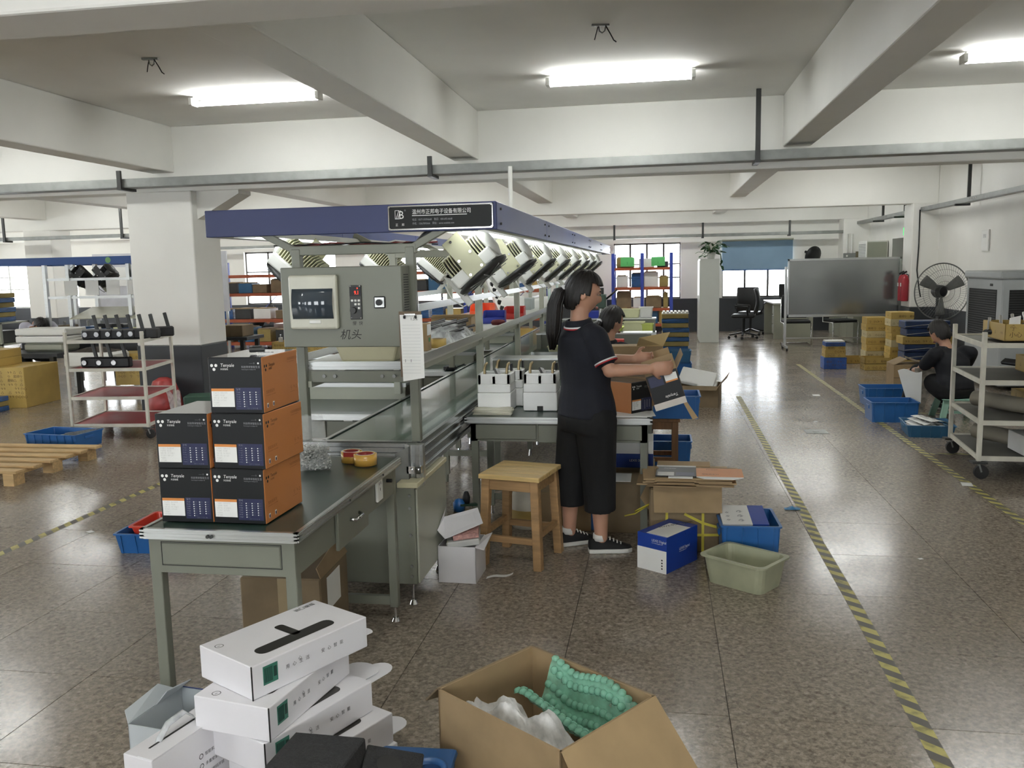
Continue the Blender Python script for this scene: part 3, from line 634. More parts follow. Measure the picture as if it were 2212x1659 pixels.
m = MB().lathe([(0, 0), (.013, 0), (.013, .001)], 16, (.0305, 0, .06), rot(0, PI/2)); m.build('sticker', mt('green_sticker', '#2f9a5f', .5), gb); MB().box(.0303, -.04, .085, .031, .04, .145).build('paper_label', PAPER, gb)
wb, _ = simple_box('carton', 'white carton lying behind the green sticker carton', 'box', .1, .1, .12, (-1.36, 4.85, 1.14), .2, PAPER); MB().box(.045, -.051, 0, .052, .051, .118).build('purple_edge', mt('purple_board', '#4b3552', .5), wb)
tr = thing('yellow_tape_roll', 'short roll of yellow printed tape on the long shelf edge', 'tape roll', (-1.24, 4.8, 1.14)); MB().lathe([(.035, 0), (.05, 0), (.05, .05), (.035, .05), (.035, 0)], 24).build('roll', YELLOW, tr); MB().lathe([(.031, 0), (.035, 0), (.035, .05), (.031, .05), (.031, 0)], 24).build('core', CARD, tr)
tag(MB().grid(lambda u, v: Vector((-1.27+.09*u, 4.9+.16*v, 1.142+.07*math.sin(u*PI)*math.sin(v*PI)+.008*math.sin(9*u+7*v))), 8, 8).build('plastic_bag', film_mat('clear_film', '#e9ecea', .5)), 'crumpled clear plastic bag on the long shelf beside the yellow tape roll', 'bag')
# heap of bagged hinges
hb = thing('hinge_pack', 'pile of bagged dark metal handles on the long shelf', 'parts', (-1.33, 5.35, 1.14))
HM = mt('dark_chrome', '#6d6d6e', .25, .85, var=.2)
for i in range(5):
    for j in range(6):
        z = .012+.022*((i*3+j) % 5)
        MB().cyl((-.11+.045*i, -.18+.065*j, z), (-.06+.045*i+.03, -.13+.065*j, z+.02), .009, n=8).build('handle', HM, hb)
MB().grid(lambda u, v: Vector((-.16+.34*u, -.24+.46*v, .004+.12*(math.sin(u*PI)*math.sin(v*PI))**.6)), 8, 10).build('film', MATS['clear_film'], hb)
oc = thing('open_carton', 'open light brown carton with raised flap on the long shelf', 'box', (-1.42, 6.05, 1.14), .05)
for a in ((-.14, -.2, .14, -.196), (-.14, .196, .14, .2), (-.14, -.2, -.136, .2), (.136, -.2, .14, .2)): MB().box(a[0], a[1], 0, a[2], a[3], .11).build('side', CARD, oc)
MB().sheet([(-.14, -.2, .11), (.14, -.2, .11), (.17, -.29, .135), (-.11, -.29, .135)], .003).build('flap', CARDL, oc); MB().box(-.14, -.2, 0, .14, .2, .004).build('base', CARDD, oc)
def bin_(label, loc, rz, mat, w_=.15, d=.22, h=.1, group='coloured parts bins'):
    t = thing('parts_bin', label, 'bin', loc, rz, group)
    m = MB(); th = .004; a, b = w_/2, d/2
    P = [(-b, 0), (b, 0), (b, h), (-b+.05, h), (-b, h*.5)]
    for s_ in (-1, 1): m.prism(P, th, Matrix(((0, 0, 1, s_*a-th/2), (1, 0, 0, 0), (0, 1, 0, 0), (0, 0, 0, 1))))
    m.box(-a, -b, 0, a, b, th); m.box(-a, b-th, 0, a, b, h); m.box(-a, -b, 0, a, -b+th, h*.5)
    m.build('shell', mat, t)
    return t
BB = mt('blue_bin_plastic', '#2e3f9e', .4); RB = mt('red_bin_plastic', '#b8322a', .4); OB = mt('orange_bin_plastic', '#ee5a26', .4)
bin_('dark blue parts bin on the long shelf', (-1.31, 6.95, 1.14), .1, BB, .17, .2); bin_('dark red parts bin on the long shelf behind the blue one', (-1.25, 7.6, 1.14), .1, RB, .17, .34); bin_('bright orange parts bin on the far edge of the long shelf', (-1.60, 7.9, 1.14), .0, OB, .18, .3, .12)
cp = thing('parts_pouch', 'maroon cloth pouch beside the dark blue bin', 'pouch', (-1.24, 6.72, 1.14)); MB().lathe([(0, 0), (.05, .0), (.06, .02), (.045, .038), (0, .042)], 16).build('pouch', mt('maroon_cloth', '#5e2426', .8), cp)
g_, _ = simple_box('carton', 'grey box standing on the far part of the long shelf', 'box', .2, .3, .12, (-1.42, 9.2, 1.14), 0, mt('grey_box', '#9aa19d', .5))
g_, _ = simple_box('carton', 'white carton standing on the far part of the long shelf', 'box', .2, .24, .16, (-1.42, 8.5, 1.14), 0, PAPER)
# hanging leaflet sheets (pale green) clipped to the rails
for k, (x, y, l) in enumerate(((XPL-.05, 5.0, 'pale green work instruction sheet hung on the rack-side rail'), (XPL-.05, 6.2, 'white instruction sheet hung on the rack-side rail'), (XPR+.05, 8.9, 'pale green instruction sheet hung on the packing-side rail'), (XPR+.05, 9.6, 'grey green instruction sheet hung farther on the packing-side rail'))):
    t = thing('hanging_sheet', l, 'sheet', (x, y, 1.12), 0, 'instruction sheets hung on the rails')
    MB().box(-.003, -.1, 0 if k > 1 else .02, .003, .1, .28).build('sheet', mt('pale_green_sheet', '#a9c9bd', .4) if k != 1 else PAPER, t)
# tilted white trough with levers
tt = thing('parts_rack', 'tilted white strip rack with black levers leaning on the rail', 'rack', (-1.42, 8.05, 1.15), (0, .0, .35))
MB().bar((-.02, 0, 0), (-.13, .1, .34), .12, .02).build('board', WHITE, tt)
for k in range(5): MB().ob((-.03-.02*k, -.01+.018*k, .06+.055*k), (.03, .02, .04), rot(.3, .2, .5)).build('lever', BLACK, tt)
# things on the left benches seen through the frame
sd, _ = simple_box('paper_pad', 'lime green note pad on the rack-side bench shelf', 'pad', .2, .12, .015, (-1.82, 5.75, .827), 0, mt('lime_pad', '#a9c25a', .5))
po = thing('oval_mirror', 'white oval plate lying on the rack-side bench shelf', 'plate', (-2.14, 5.74, .827)); MB().lathe([(0, 0), (.085, 0), (.09, .006), (0, .008)], 24).build('disc', WHITE, po)
wf = thing('steel_bracket', 'flat grey steel bracket lying on the rack-side bench shelf', 'bracket', (-1.95, 5.69, .827)); MB().box(-.14, -.03, 0, .14, .03, .012).build('bar', STEEL, wf)
gl = thing('glass_cup', 'small clear cup on the rack-side bench shelf', 'cup', (-2.32, 5.74, .827)); MB().lathe([(0, 0), (.03, 0), (.034, .06), (.03, .06), (.027, .005), (0, .005)], 16).build('cup', MATS['clear_film'], gl)
ad = thing('power_adapter', 'black power adapter with a looped cable on the bench beside the belt', 'adapter', (-1.76, 7.2, .7225)); MB().box(-.05, -.03, 0, .05, .03, .04).build('brick', BLACK, ad, bevel=.006); MB().tube([(.05, 0, .02), (.12, .03, .05), (.16, 0, .02), (.1, -.06, .01), (0, -.07, .04), (-.08, -.08, -.1)], .006).build('cable', BLACK, ad)
# ---- foam boxes with brass handles on the packing bench
BRASS = mt('satin_brass', '#a3926f', .3, .8, var=.06)
def foam(label, x, y, tall, w_=.205, d=.2, rz=0.):
    t = thing('foam_box', label, 'box', (x, y, .7225), rz, 'white foam packing boxes on the packing bench'); h = .112
    for k in range(2):
        z = k*(h+.002)
        s_ = 1 if k == 0 else .97
        if k == 0: MB().box(-w_/2, -d/2, z, w_/2, d/2, z+h).build('lower_block', FOAM, t, bevel=.006, seg=2)
        else:
            b = MB(); th = .022; a, c = w_/2*s_, d/2*s_
            b.box(-a, -c, z, a, c, z+.05); b.box(-a, -c, z+.05, a, -c+th, z+h); b.box(-a, c-th, z+.05, a, c, z+h); b.box(-a, -c, z+.05, -a+th, c, z+h); b.box(a-th, -c, z+.05, a, c, z+h); b.box(-.012, -c, z+.05, .012, c, z+h*.92)
            b.build('upper_tray', FOAM, t, bevel=.004)
    z = 2*h
    for x_ in (-.065, .072):
        MB().tube([(x_, -.05, z-.06), (x_, -.045, z+.03), (x_+.004, -.035, z+.055), (x_+.012, -.02, z+.062)], .0085, n=8).build('lock_handle', BRASS, t)
    MB().ob((.01, .0, z-.005), (.035, .12, .02), rot(.35, .3, .5)).build('lock_body', HM, t, bevel=.005); MB().ob((.055, .02, z-.01), (.02, .1, .02), rot(.1, .2, -.4)).build('lock_plate', CHROME, t)
    MB().ob((.085, .045, z+.03), (.012, .03, .045)).build('black_bracket', BLACK, t)
    return t
foam('stacked white foam box with brass handles standing on the white cloths', -.975, 5.19, 1)
f2 = foam('stacked white foam box with a square dark notch at its base', -.70, 5.22, 1)
MB().box(-.018, -.102, 0, .018, -.099, .03).build('notch', INK, f2)
foam('stacked white foam box with brass handles half hidden behind the woman', -.475, 5.24, 1)
foam('stacked white foam box tucked behind the front foam box', -.93, 5.36, 1, .2, .12)
ck = thing('cloth_stack', 'small stack of folded white cloths under the foam box edge', 'cloth', (-.975, 5.05, .7225))
for k in range(4): MB().grid(lambda u, v: Vector((-.11+.23*u+.006*math.sin(k*2.3+v*5), -.07+.1*v+.008*math.sin(k+u*6), .001+k*.008+.003*math.sin(u*9+k)*math.sin(v*4))), 8, 4).build('cloth', mt('offwhite_cloth', '#dcd9c6', .85), ck, solid=.007)
for k in range(3): tag(MB().box(-.15, -.09, 0, .13, .09, .0012).build('leaflet', PAPER, loc=(-.19+.02*k, 5.0+.012*k, .7225+k*.0015), rz=.05*k), 'white leaflet lying under the orange product carton on the packing bench', 'leaflet', 'white leaflets on the packing bench')
# ---- items on benches behind
random.seed(3)
YG = mt('yellow_green_plastic', '#c3cf6a', .45); CRM = mt('cream_tray_plastic', '#dcdcb0', .45)
for k, (x, y, z, w_, d, h, mm, l) in enumerate(((-.62, 7.72, .827, .22, .2, .06, YG, 'lime green tray on the second bench shelf'), (-.9, 7.78, .827, .16, .14, .05, CRM, 'cream tray on the second bench shelf'), (-.3, 9.97, .827, .3, .2, .12, CRM, 'cream tray of small parts on the far bench shelf'), (-.5, 9.95, .827, .2, .2, .14, WHITE, 'white tray on the far bench shelf'), (-.12, 9.95, .827, .14, .16, .1, YG, 'lime green tray on the far bench shelf'), (-.75, 9.95, .827, .3, .2, .1, WHITE, 'white toothed tray on the far bench shelf'), (-.36, 10.4, .973, .3, .18, .1, CRM, 'cream bin on the far bench top shelf'), (-.14, 10.4, .973, .16, .16, .12, WHITE, 'white pail on the far bench top shelf'), (-.8, 10.4, .973, .34, .18, .08, BB, 'violet blue bin on the far bench top shelf'), (-.5, 8.25, .973, .36, .2, .04, YG, 'flat lime tray on the second bench top shelf'))):
    tub('parts_tray', l, w_, d, h, mm, (x, y, z), 0, .85, .004, .005, 'tray', 'trays on the far benches')
rbx, _ = simple_box('carton', 'small red box on the second bench', 'box', .1, .1, .1, (-.35, 7.85, .827), 0, RB)
dp = thing('bench_press', 'dark green bench press standing on the far bench', 'press', (-.62, 9.6, .7225))
MB().box(-.1, -.1, 0, .1, .14, .05).build('base', CRM, dp); MB().cyl((0, .08, .05), (0, .08, .62), .028, n=12).build('column', DARK, dp); MB().box(-.06, -.1, .4, .06, .12, .55).build('head', mt('press_green', '#34483c', .45), dp, bevel=.01); MB().cyl((0, -.06, .25), (0, -.06, .4), .02, n=10).build('ram', CHROME, dp); MB().tube([(.06, 0, .5), (.12, -.05, .55), (.18, -.1, .6)], .01).build('lever', BLACK, dp)
# ================================================================== NEAR TABLE AND ITS LOAD
nt = thing('steel_table', 'grey steel table with dark green top and aluminium edge at the conveyor head', 'table', (-1.413, 3.105, 0))
hx, hy = .276, .568
MB().box(-hx+.01, -hy+.01, .725, hx-.01, hy, .75).build('top', GREEN, nt)
for nm, b in (('edge_trim', (-hx, -hy, hx, -hy+.014)), ('edge_trim', (hx-.014, -hy, hx, hy)), ('edge_trim', (-hx, -hy, -hx+.014, hy))):
    m = MB().box(b[0], b[1], .718, b[2], b[3], .753)
    if b[1] == b[3]-.014 or b[3] < 0:
        for z in (.724, .736, .747): m.box(b[0], b[1]-.004, z-.003, b[2], b[1], z+.003)
    elif b[0] > 0:
        for z in (.724, .736, .747): m.box(b[2], b[1], z-.003, b[2]+.004, b[3], z+.003)
    m.build(nm, ALU, nt)
for x in (-.03, -.018): MB().cyl((x, -hy-.004, .735), (x, -hy-.012, .735), .006, n=8).build('screw', DARK, nt)
for y in (-.1, .3): MB().cyl((hx+.002, y, .735), (hx+.008, y, .735), .004, n=8).build('screw', DARK, nt)
MB().box(-hx+.02, -hy+.015, .60, hx-.02, -hy+.03, .718).build('front_panel', GREY, nt)
m = MB()
for b in ((-.21, .625, .21, .627), (-.21, .705, .21, .707), (-.212, .625, -.21, .707), (.21, .625, .212, .707)): m.box(b[0], -hy+.0135, b[1], b[2], -hy+.0155, b[3])
m.build('panel_groove', INK, nt)
MB().box(-.208, -hy+.010, .63, .208, -hy+.016, .703).build('drawer_face', GREY, nt, bevel=.002)
MB().box(hx-.035, -hy+.03, .60, hx-.02, hy-.02, .718).build('side_panel', GREY, nt); MB().box(-hx+.02, -hy+.03, .60, -hx+.035, hy-.02, .718).build('side_panel', GREY, nt)
dr = MB().box(hx-.02, -.2, .57, hx-.006, .13, .715).build('drawer', GREY, nt, bevel=.003); MB().tube([(hx-.006, -.08, .655), (hx+.014, -.07, .65), (hx+.014, .01, .65), (hx-.006, .02, .655)], .007).build('handle', CHROME, dr)
so = MB().box(hx-.02, .26, .625, hx-.008, .33, .745-.02).build('socket', WHITE, nt, bevel=.003)
for y, z in ((.285, .7), (.305, .7), (.295, .675)): MB().box(hx-.0085, y-.002, z-.006, hx-.0075, y+.002, z+.006).build('slot', INK, so)
MB().cyl((hx-.02, .42, .68), (hx+.004, .42, .68), .008, n=10).build('lock', BLACK, nt)
for x in (-hx+.038, hx-.038):
    for y in (-hy+.036, hy-.04):
        l = MB().box(x-.019, y-.019, .07, x+.019, y+.019, .718).build('leg', GREY, nt, bevel=.002)
        MB().cyl((x, y, .015), (x, y, .07), .006, n=8).build('leveling_screw', CHROME, l); MB().cyl((x, y, 0), (x, y, .016), .019, .012, n=12).build('foot_pad', CHROME, l)
MB().box(-hx+.03, hy-.055, .08, hx-.03, hy-.03, .12).build('stretcher', GREY, nt)
tb = thing('torn_carton', 'brown carton with a torn white label pushed under the steel table', 'box', (-1.51, 3.33, 0), .04)
MB().box(-.17, -.17, 0, .17, .17, .36).build('body', CARDD, tb, bevel=.006); MB().sheet([(.17, -.17, .36), (.17, .17, .36), (.13, .17, .43), (.15, -.16, .4)], .004).build('flap', CARD, tb)
MB().box(.171, -.1, .2, .173, .06, .34).build('torn_label', PAPER, tb); MB().box(-.01, -.172, 0, .07, -.1705, .36).build('packing_tape', mt('beige_tape', '#9b8a6b', .3), tb)

# ---- five black and orange product cartons
GLB = mt('gloss_black_board', '#0f1113', .4, var=.05, spec=.3)
ORS = mt('orange_board_side', '#c07c45', .4, var=.04, scale=4)
TOPB = mt('grey_gloss_board_top', '#4b4e58', .13, var=.08, scale=5, coat=.6)
w_, d_, h_ = .187, .285, .184
def product_carton(label, loc, rz):
    t = thing('product_carton', label, 'box', loc, rz, 'black and orange product cartons')
    m = MB(); a, b = w_/2, d_/2
    V = [(x, y, z) for z in (0, h_) for y in (-b, b) for x in (-a, a)]
    m.add(V, [(0, 2, 3, 1)], 0); m.add(V, [(4, 5, 7, 6)], 2); m.add(V, [(0, 1, 5, 4)], 0); m.add(V, [(2, 6, 7, 3)], 0); m.add(V, [(0, 4, 6, 2)], 1); m.add(V, [(1, 3, 7, 5)], 1)
    m.build('body', [GLB, ORS, TOPB], t, bevel=.0015, fix=True)
    F = lambda x, z: MX((x, -b-.0006, z), FRONT); y = -b-.0004
    m = MB()
    lp = MB().box(-a+.006, y-.0002, .021, -.008, y, .082).build('label_panel', PAPER, t); MB().box(-a+.006, y-.0003, .073, -.008, y, .082).build('orange_strip', ORINK, lp); MB().box(-.004, y-.0002, .012, a-.008, y, .085).build('navy_panel', NAVYI, t)
    for k, ln in enumerate(('产品型号：智能指纹锁', '产品颜色：哑光黑', '适用门型：木门 防盗门', '开门方向：左开 右开', '产品编号：', '生产日期：')): m.text(ln, .0062, F(-a+.012, .0655-.0082*k), 3, .8)
    m.text('厂家信息', .0066, F(-a+.012, .0748), 4)
    m.text('型号', .0075, F(.0, .0765), 4)
    for r in range(7):
        z = .070-.0078*r
        m.text('TY-%d01' % (2+r), .0055, F(.0, z-.002), 4, .8)
        for c in range(3 if r < 6 else 1):
            x = .024+c*.021; m.box(x, y-.0005, z-.002, x+.0035, y-.0002, z+.0015, 4); m.text('款式', .005, F(x+.005, z-.002), 5, .9)
    m.text('配件 □ 标准 ■', .0055, F(.035, .0145), 5)
    def logo(X, mi):
        for ang in (90, 210, 330):
            c = Vector((.0085*math.cos(math.radians(ang+180)), .0085*math.sin(math.radians(ang+180)), 0))
            P = [X @ (Vector((math.cos(q), math.sin(q), 0))*.0056+c) for q in [k*2*PI/6+PI/6 for k in range(6)]]; m.poly(P, mi)
        m.text('Tenyale', .0155, X @ Matrix.Translation((.022, 0, 0)), mi, 1, .18); m.text('天亚智能', .0068, X @ Matrix.Translation((.022, -.0105, 0)), mi)
    logo(F(-a+.02, h_-.03), 4)
    m.text('科技带来智能生活', .0085, F(.022, h_-.034), 5, .95); m.text('Technology for Intelligent life', .0042, F(.022, h_-.0405), 5); m.text('—— ○', .006, F(.05, h_-.021), 5); m.lathe([(0, 0), (.0032, 0)], 12, (a-.0125, -b-.0006, h_-.019), rot(PI/2), 4)
    G = lambda y_, z: MX((a+.0006, y_, z), RIGHT)
    logo(G(-b+.025, h_-.035), 3); m.text('科技带来智能生活', .011, G(.055, h_-.03), 6); m.text('Technology for Intelligent life', .005, G(.055, h_-.038), 6)
    m.text('智能锁系列', .013, G(-b+.02, .062), 6); m.text('INTELLIGENT LOCK SERIES', .006, G(-b+.02, .053), 6); m.text('☂ ↑ ♺', .017, G(.07, .05), 6); m.text('www.tenyale.com', .005, G(.07, .04), 6)
    for k in (0, 1): m.box(a+.0002, -b+.022+.045*k, .015, a+.0006, -b+.034+.045*k, .03, 4); m.box(a+.0004, -b+.024+.045*k, .016, a+.0008, -b+.032+.045*k, .026, 1)
    m.build('print', [PAPER, NAVYI, ORINK, INK, WINK, GINK, mt('brown_ink', '#8a5326', .5)], t)['kind'] = 'stuff'
    MB().box(-a+.004, -b+.003, h_, a-.004, -b+.006, h_+.0008).build('lid_fold', INK, t)
    return t
pc = product_carton('black and orange product carton, bottom of the stack nearer the table edge trim', (-1.372, 2.765, .7535), -.02)
dup(pc, (-1.566, 2.765, .7535), .015, 'black product carton, bottom of the two-high stack on the green table')
dup(pc, (-1.563, 2.76, .7535+h_+.002), .02, 'black product carton with glossy bare top, upper of the two-high stack')
dup(pc, (-1.360, 2.768, .7535+h_+.002), -.035, 'black and orange product carton in the middle of the three-high stack')
dup(pc, (-1.364, 2.772, .7535+2*h_+.004), .01, 'black and orange product carton topmost of the three-high stack, parts on its lid')
cn = thing('lock_parts', 'small metal lock cylinder with keys lying on the topmost black carton', 'lock', (-1.335, 2.75, .7545+3*h_+.006), .3)
MB().cyl((-.03, 0, .012), (.02, 0, .012), .009, n=10).build('cylinder', DARK, cn); MB().cyl((-.03, .015, .008), (-.01, .015, .008), .007, n=10).build('cap', CHROME, cn); MB().box(-.02, -.006, .02, .012, .004, .026).build('key_head', DARK, cn, bevel=.002); MB().tube([(.0, -.012, .003), (.03, -.01, .003), (.05, -.016, .003)], .002).build('key_wire', CHROME, cn)
for k in range(5):
    pass

# ---- bag of screws and tape rolls
sb = thing('screw_bag', 'clear plastic bag full of steel screws standing on the green table', 'bag', (-1.44, 3.42, .753), .1)
random.seed(5); SC = mt('zinc_screw', '#c6c6c0', .35, .55, var=.1)
def bagf(u, v):
    a = u*2*PI; z = v*.23; r = (.078-.03*v-.012*(v > .5)*(v-.5)) if v > .06 else .06+.3*v
    q = 1+.1*math.sin(5*a+v*8)*v
    return Vector((r*q*math.cos(a), r*.62*q*math.sin(a)*(1-.45*v), z+.004*math.sin(9*a)*v))
m = MB()
for k in range(420):
    z = random.random()*.085; rr = math.sqrt(random.random())*.062; a = random.random()*6.28
    c = Vector((rr*math.cos(a), rr*.6*math.sin(a), .008+z)); d = Vector((random.uniform(-1, 1), random.uniform(-1, 1), random.uniform(-.6, .6))).normalized()*.016
    m.cyl(c-d, c+d, .0024, n=4); m.cyl(c+d, c+d*1.2, .005, .0035, n=5)
o = m.build('screws', SC, sb); o['kind'] = 'stuff'
MB().grid(bagf, 32, 18).build('film', film_mat('bag_film', '#e9eceb', .2), sb)
def tape_roll(label, loc, rz, r=.05, h=.048):
    t = thing('packing_tape_roll', label, 'tape roll', loc, rz, 'packing tape rolls')
    MB().lathe([(r*.72, 0), (r, 0), (r, h), (r*.72, h), (r*.72, 0)], 32).build('tape', mt('amber_tape', '#c79a45', .25, var=.05, coat=.4), t)
    MB().lathe([(r*.62, 0), (r*.72, 0), (r*.72, h), (r*.62, h), (r*.62, 0)], 32).build('core', mt('red_core', '#8e2f2c', .6), t)
    return t
tape_roll('amber packing tape roll with red core lying flat on the green table', (-1.245, 3.515, .753), 0)
t2 = tape_roll('amber packing tape roll with a red peeled end behind the other roll', (-1.325, 3.565, .753), 0, .046)
MB().box(-.02, -.047, .03, .04, -.044, .05).build('peeled_end', mt('red_film', '#a33a34', .4), t2)

# ---- white doorbell boxes in the foreground stack
WB2 = mt('white_box_board', '#e9e7ea', .45, var=.02, scale=5)
GLAB = mt('green_label', '#3f7d6c', .4)
BX_L, BX_W, BX_H = .43, .25, .099
def white_box(label, cx, cy, z, ang, group='white product boxes stacked on the floor', flap=None):
    t = thing('white_product_box', label, 'box', (cx, cy, z), ang, group); a, b = BX_L/2, BX_W/2
    MB().box(-a, -b, 0, a, b, BX_H).build('body', WB2, t, bevel=.003, seg=2)
    MB().box(-a-.001, -b-.001, 0, -a+.002, -b+.002, BX_H).build('corner_seam', INK, t)
    m = MB(); z1 = BX_H+.0006; P = []
    def rr(x0, y0, x1, y1, r): return [(cx_+r*math.cos(q), cy_+r*math.sin(q), z1) for cx_, cy_, s in ((x1-r, y1-r, 0), (x0+r, y1-r, 90), (x0+r, y0+r, 180), (x1-r, y0+r, 270)) for q in [math.radians(s+k*22.5) for k in range(5)]]
    m.poly(rr(-.15, -.085, .13, -.035, .022)); m.poly(rr(-.01, -.05, .022, .05, .012)); m.build('lock_picture', mt('black_print', '#262422', .35), t)
    m = MB(); T_ = lambda x, y, r=0: MX((x, y, z1), (0, 0, r))
    m.text('智能门锁', .02, T_(.19, .105, PI), 0); m.lathe([(.011, 0), (.013, 0)], 16, (-a+.03, .07, z1), None, 0); m.text('MI', .008, T_(-a+.024, .066), 0)
    f = lambda x, zz: MX((x, -b-.0008, zz), (PI/2, 0, 0)); fr = lambda x, zz: MX((x, -b-.0008, zz), (PI/2, PI, 0))
    m.text('心', .013, MX((-.055, -b-.0008, .06), (PI/2, 0, 0)), 0)
    for k, c in enumerate('用心生活'): m.text(c, .014, f(-.10+.024*k, .05), 0)
    for k, c in enumerate('安心智能'): m.text(c, .014, f(.03+.024*k, .05), 0)
    m.build('lettering', INK, t)['kind'] = 'stuff'
    m = MB().box(-.178, -b-.0012, .03, -.128, -b-.0006, .085); g_ = m.build('green_label', GLAB, t)
    m = MB()
    for k in range(9): m.box(-.174+.0032*k, -b-.0018, .036, -.1725+.0032*k, -b-.0012, .079)
    m.box(-.142, -b-.0018, .045, -.132, -b-.0012, .075); m.build('barcode', mt('dark_green_ink', '#1d3b34', .5), g_)
    if flap:
        n = 10
        for (sx, sy, fl_, ww) in flap:
            P = [(a, sy-ww/2, sx), (a+fl_*.6, sy-ww/2, sx)]+[(a+fl_*.6+fl_*.4*math.sin(PI*k/n), sy-ww/2*math.cos(PI*k/n), sx) for k in range(1, n)]+[(a+fl_*.6, sy+ww/2, sx), (a, sy+ww/2, sx)]
            MB().sheet(P, .002).build('tuck_flap', WB2, t)
    return t
A1 = math.radians(61.8)
white_box('white product box with a black lock picture, topmost of the foreground stack', -1.118, 2.372, .401, A1, flap=[(.035, -.09, .04, .06)])
white_box('white product box turned beneath the topmost white box', -1.135, 2.325, .301, math.radians(80))
white_box('white product box, third of the foreground stack, tuck flap sticking out', -1.09, 2.33, .201, math.radians(66), flap=[(.09, -.03, .1, .12), (.085, -.07, .14, .09)])
white_box('white product box, fourth of the foreground stack', -1.03, 2.335, .101, math.radians(64))
white_box('white product box at the foot of the foreground stack with an open tuck flap', -1.02, 2.34, .001, math.radians(63), flap=[(.09, -.02, .13, .1)])
# box standing upright with a ribbon handle
hb2 = thing('carry_box', 'white carry box standing upright with a clear ribbon handle', 'box', (-1.335, 2.105, 0), math.radians(-14.5))
MB().box(-.052, -.142, 0, .052, .142, .306).build('body', WB2, hb2, bevel=.003, seg=2)
MB().box(.0, -.14, .3065, .0535, .142, .309).build('lid_edge', WB2, hb2)
MB().tube([(0, -.07, .302), (0, -.065, .315), (0, -.03, .345), (0, .03, .35), (0, .065, .318), (0, .07, .302)], .009, n=6, flat=.15).build('ribbon_handle', film_mat('ribbon_film', '#dfe2e4', .6), hb2)
MB().tube([(0, -.1, .308), (0, -.03, .3085), (0, .04, .3085), (0, .11, .308)], .0035, n=6).build('handle_slot', INK, hb2)
m = MB(); G = lambda y, z: MX((.0528, y, z), RIGHT)
m.text('智', .035, G(-.1, .2), 0); m.text('能', .035, G(-.1, .16), 0)
for k in range(3): m.lathe([(.006, 0), (.008, 0)], 14, (.0528, .03, .225-.03*k), rot(0, PI/2), 0); m.text(['智能家居联动', '多重安全防护', '指纹密码开锁'][k], .012, G(.045, .221-.03*k), 0)
m.build('lettering', INK, hb2)
# open white-lined box beside it
ob = thing('open_gift_box', 'open white-lined box with blue outside behind the white carry box', 'box', (-1.505, 2.41, 0), math.radians(-8)); ob.scale = (.85, .9, 1)
LB = mt('dark_blue_board', '#2b3c78', .45); GW = mt('greyish_board', '#c3c9cc', .55, var=.03)
for n_, b in (('side', (-.12, -.14, .12, -.137)), ('side', (-.12, .137, .12, .14)), ('side', (-.12, -.14, -.117, .14)), ('side', (.117, -.14, .12, .14))): MB().box(b[0], b[1], 0, b[2], b[3], .2).build(n_, GW, ob)
MB().box(-.12, .1405, 0, .12, .1425, .203).build('blue_wrap', LB, ob); MB().box(-.12, -.14, 0, .12, .14, .004).build('base', GW, ob)
MB().sheet([(-.12, -.14, .2), (-.12, .12, .2), (-.16, .06, .24), (-.17, -.1, .22)], .003).build('flap', GW, ob); MB().sheet([(-.12, .0, .2), (-.12, .137, .2), (-.07, .137, .235), (-.09, .03, .24)], .003).build('flap', GW, ob)
# black foam inserts
BF = mt('black_foam', '#2b2b2c', .95, var=.25, scale=120, bump=.5, bscale=300)
fi = thing('foam_insert', 'black foam insert block lying on the foam pile before the white product boxes', 'foam', (-.895, 2.045, .245), (.0, -.03, math.radians(-4)))
MB().box(-.105, -.085, 0, .105, .085, .07).build('block', BF, fi, bevel=.004); MB().box(-.08, -.087, .02, .09, -.05, .0715).build('step', BF, fi)
fj = thing('foam_insert', 'black foam insert with round cut-out leaning beside the foam pile', 'foam', (-.725, 2.10, .212), (.1, .22, .2)); MB().box(-.07, -.09, 0, .09, .07, .05).build('block', BF, fj, bevel=.004); MB().lathe([(0, .0505), (.03, .0505), (.035, .051)], 20).build('round_cutout', INK, fj)
fk = thing('foam_insert', 'thick black foam insert at the bottom of the foam pile', 'foam', (-.90, 2.03, .0), 0); MB().box(-.11, -.09, 0, .11, .085, .243).build('block', BF, fk, bevel=.004)
# blue plastic lid with rounded hollow
bt = thing('blue_plastic_seat', 'blue plastic stool with a rounded hollow beside the open carton', 'stool', (-.69, 2.175, 0), .04); DB = mt('deep_blue_plastic', '#2d5688', .35, var=.06)
MB().box(-.10, -.16, .18, .125, .115, .205).build('panel', DB, bt, bevel=.012, seg=2)
MB().lathe([(.04, .205), (.046, .222), (.054, .222), (.06, .205)], 28, (.065, -.02, 0)).build('round_rim', DB, bt)
MB().lathe([(0, .2065), (.046, .2075)], 28, (.065, -.02, 0)).build('hollow', mt('painted_shade_blue', '#1f3a63', .45), bt)  # flat darker disc, shade of the hollow painted into the blue
for x in (-.09, .085):
    for y in (-.15, .075): MB().box(x, y, 0, x+.03, y+.03, .18).build('leg', DB, bt)

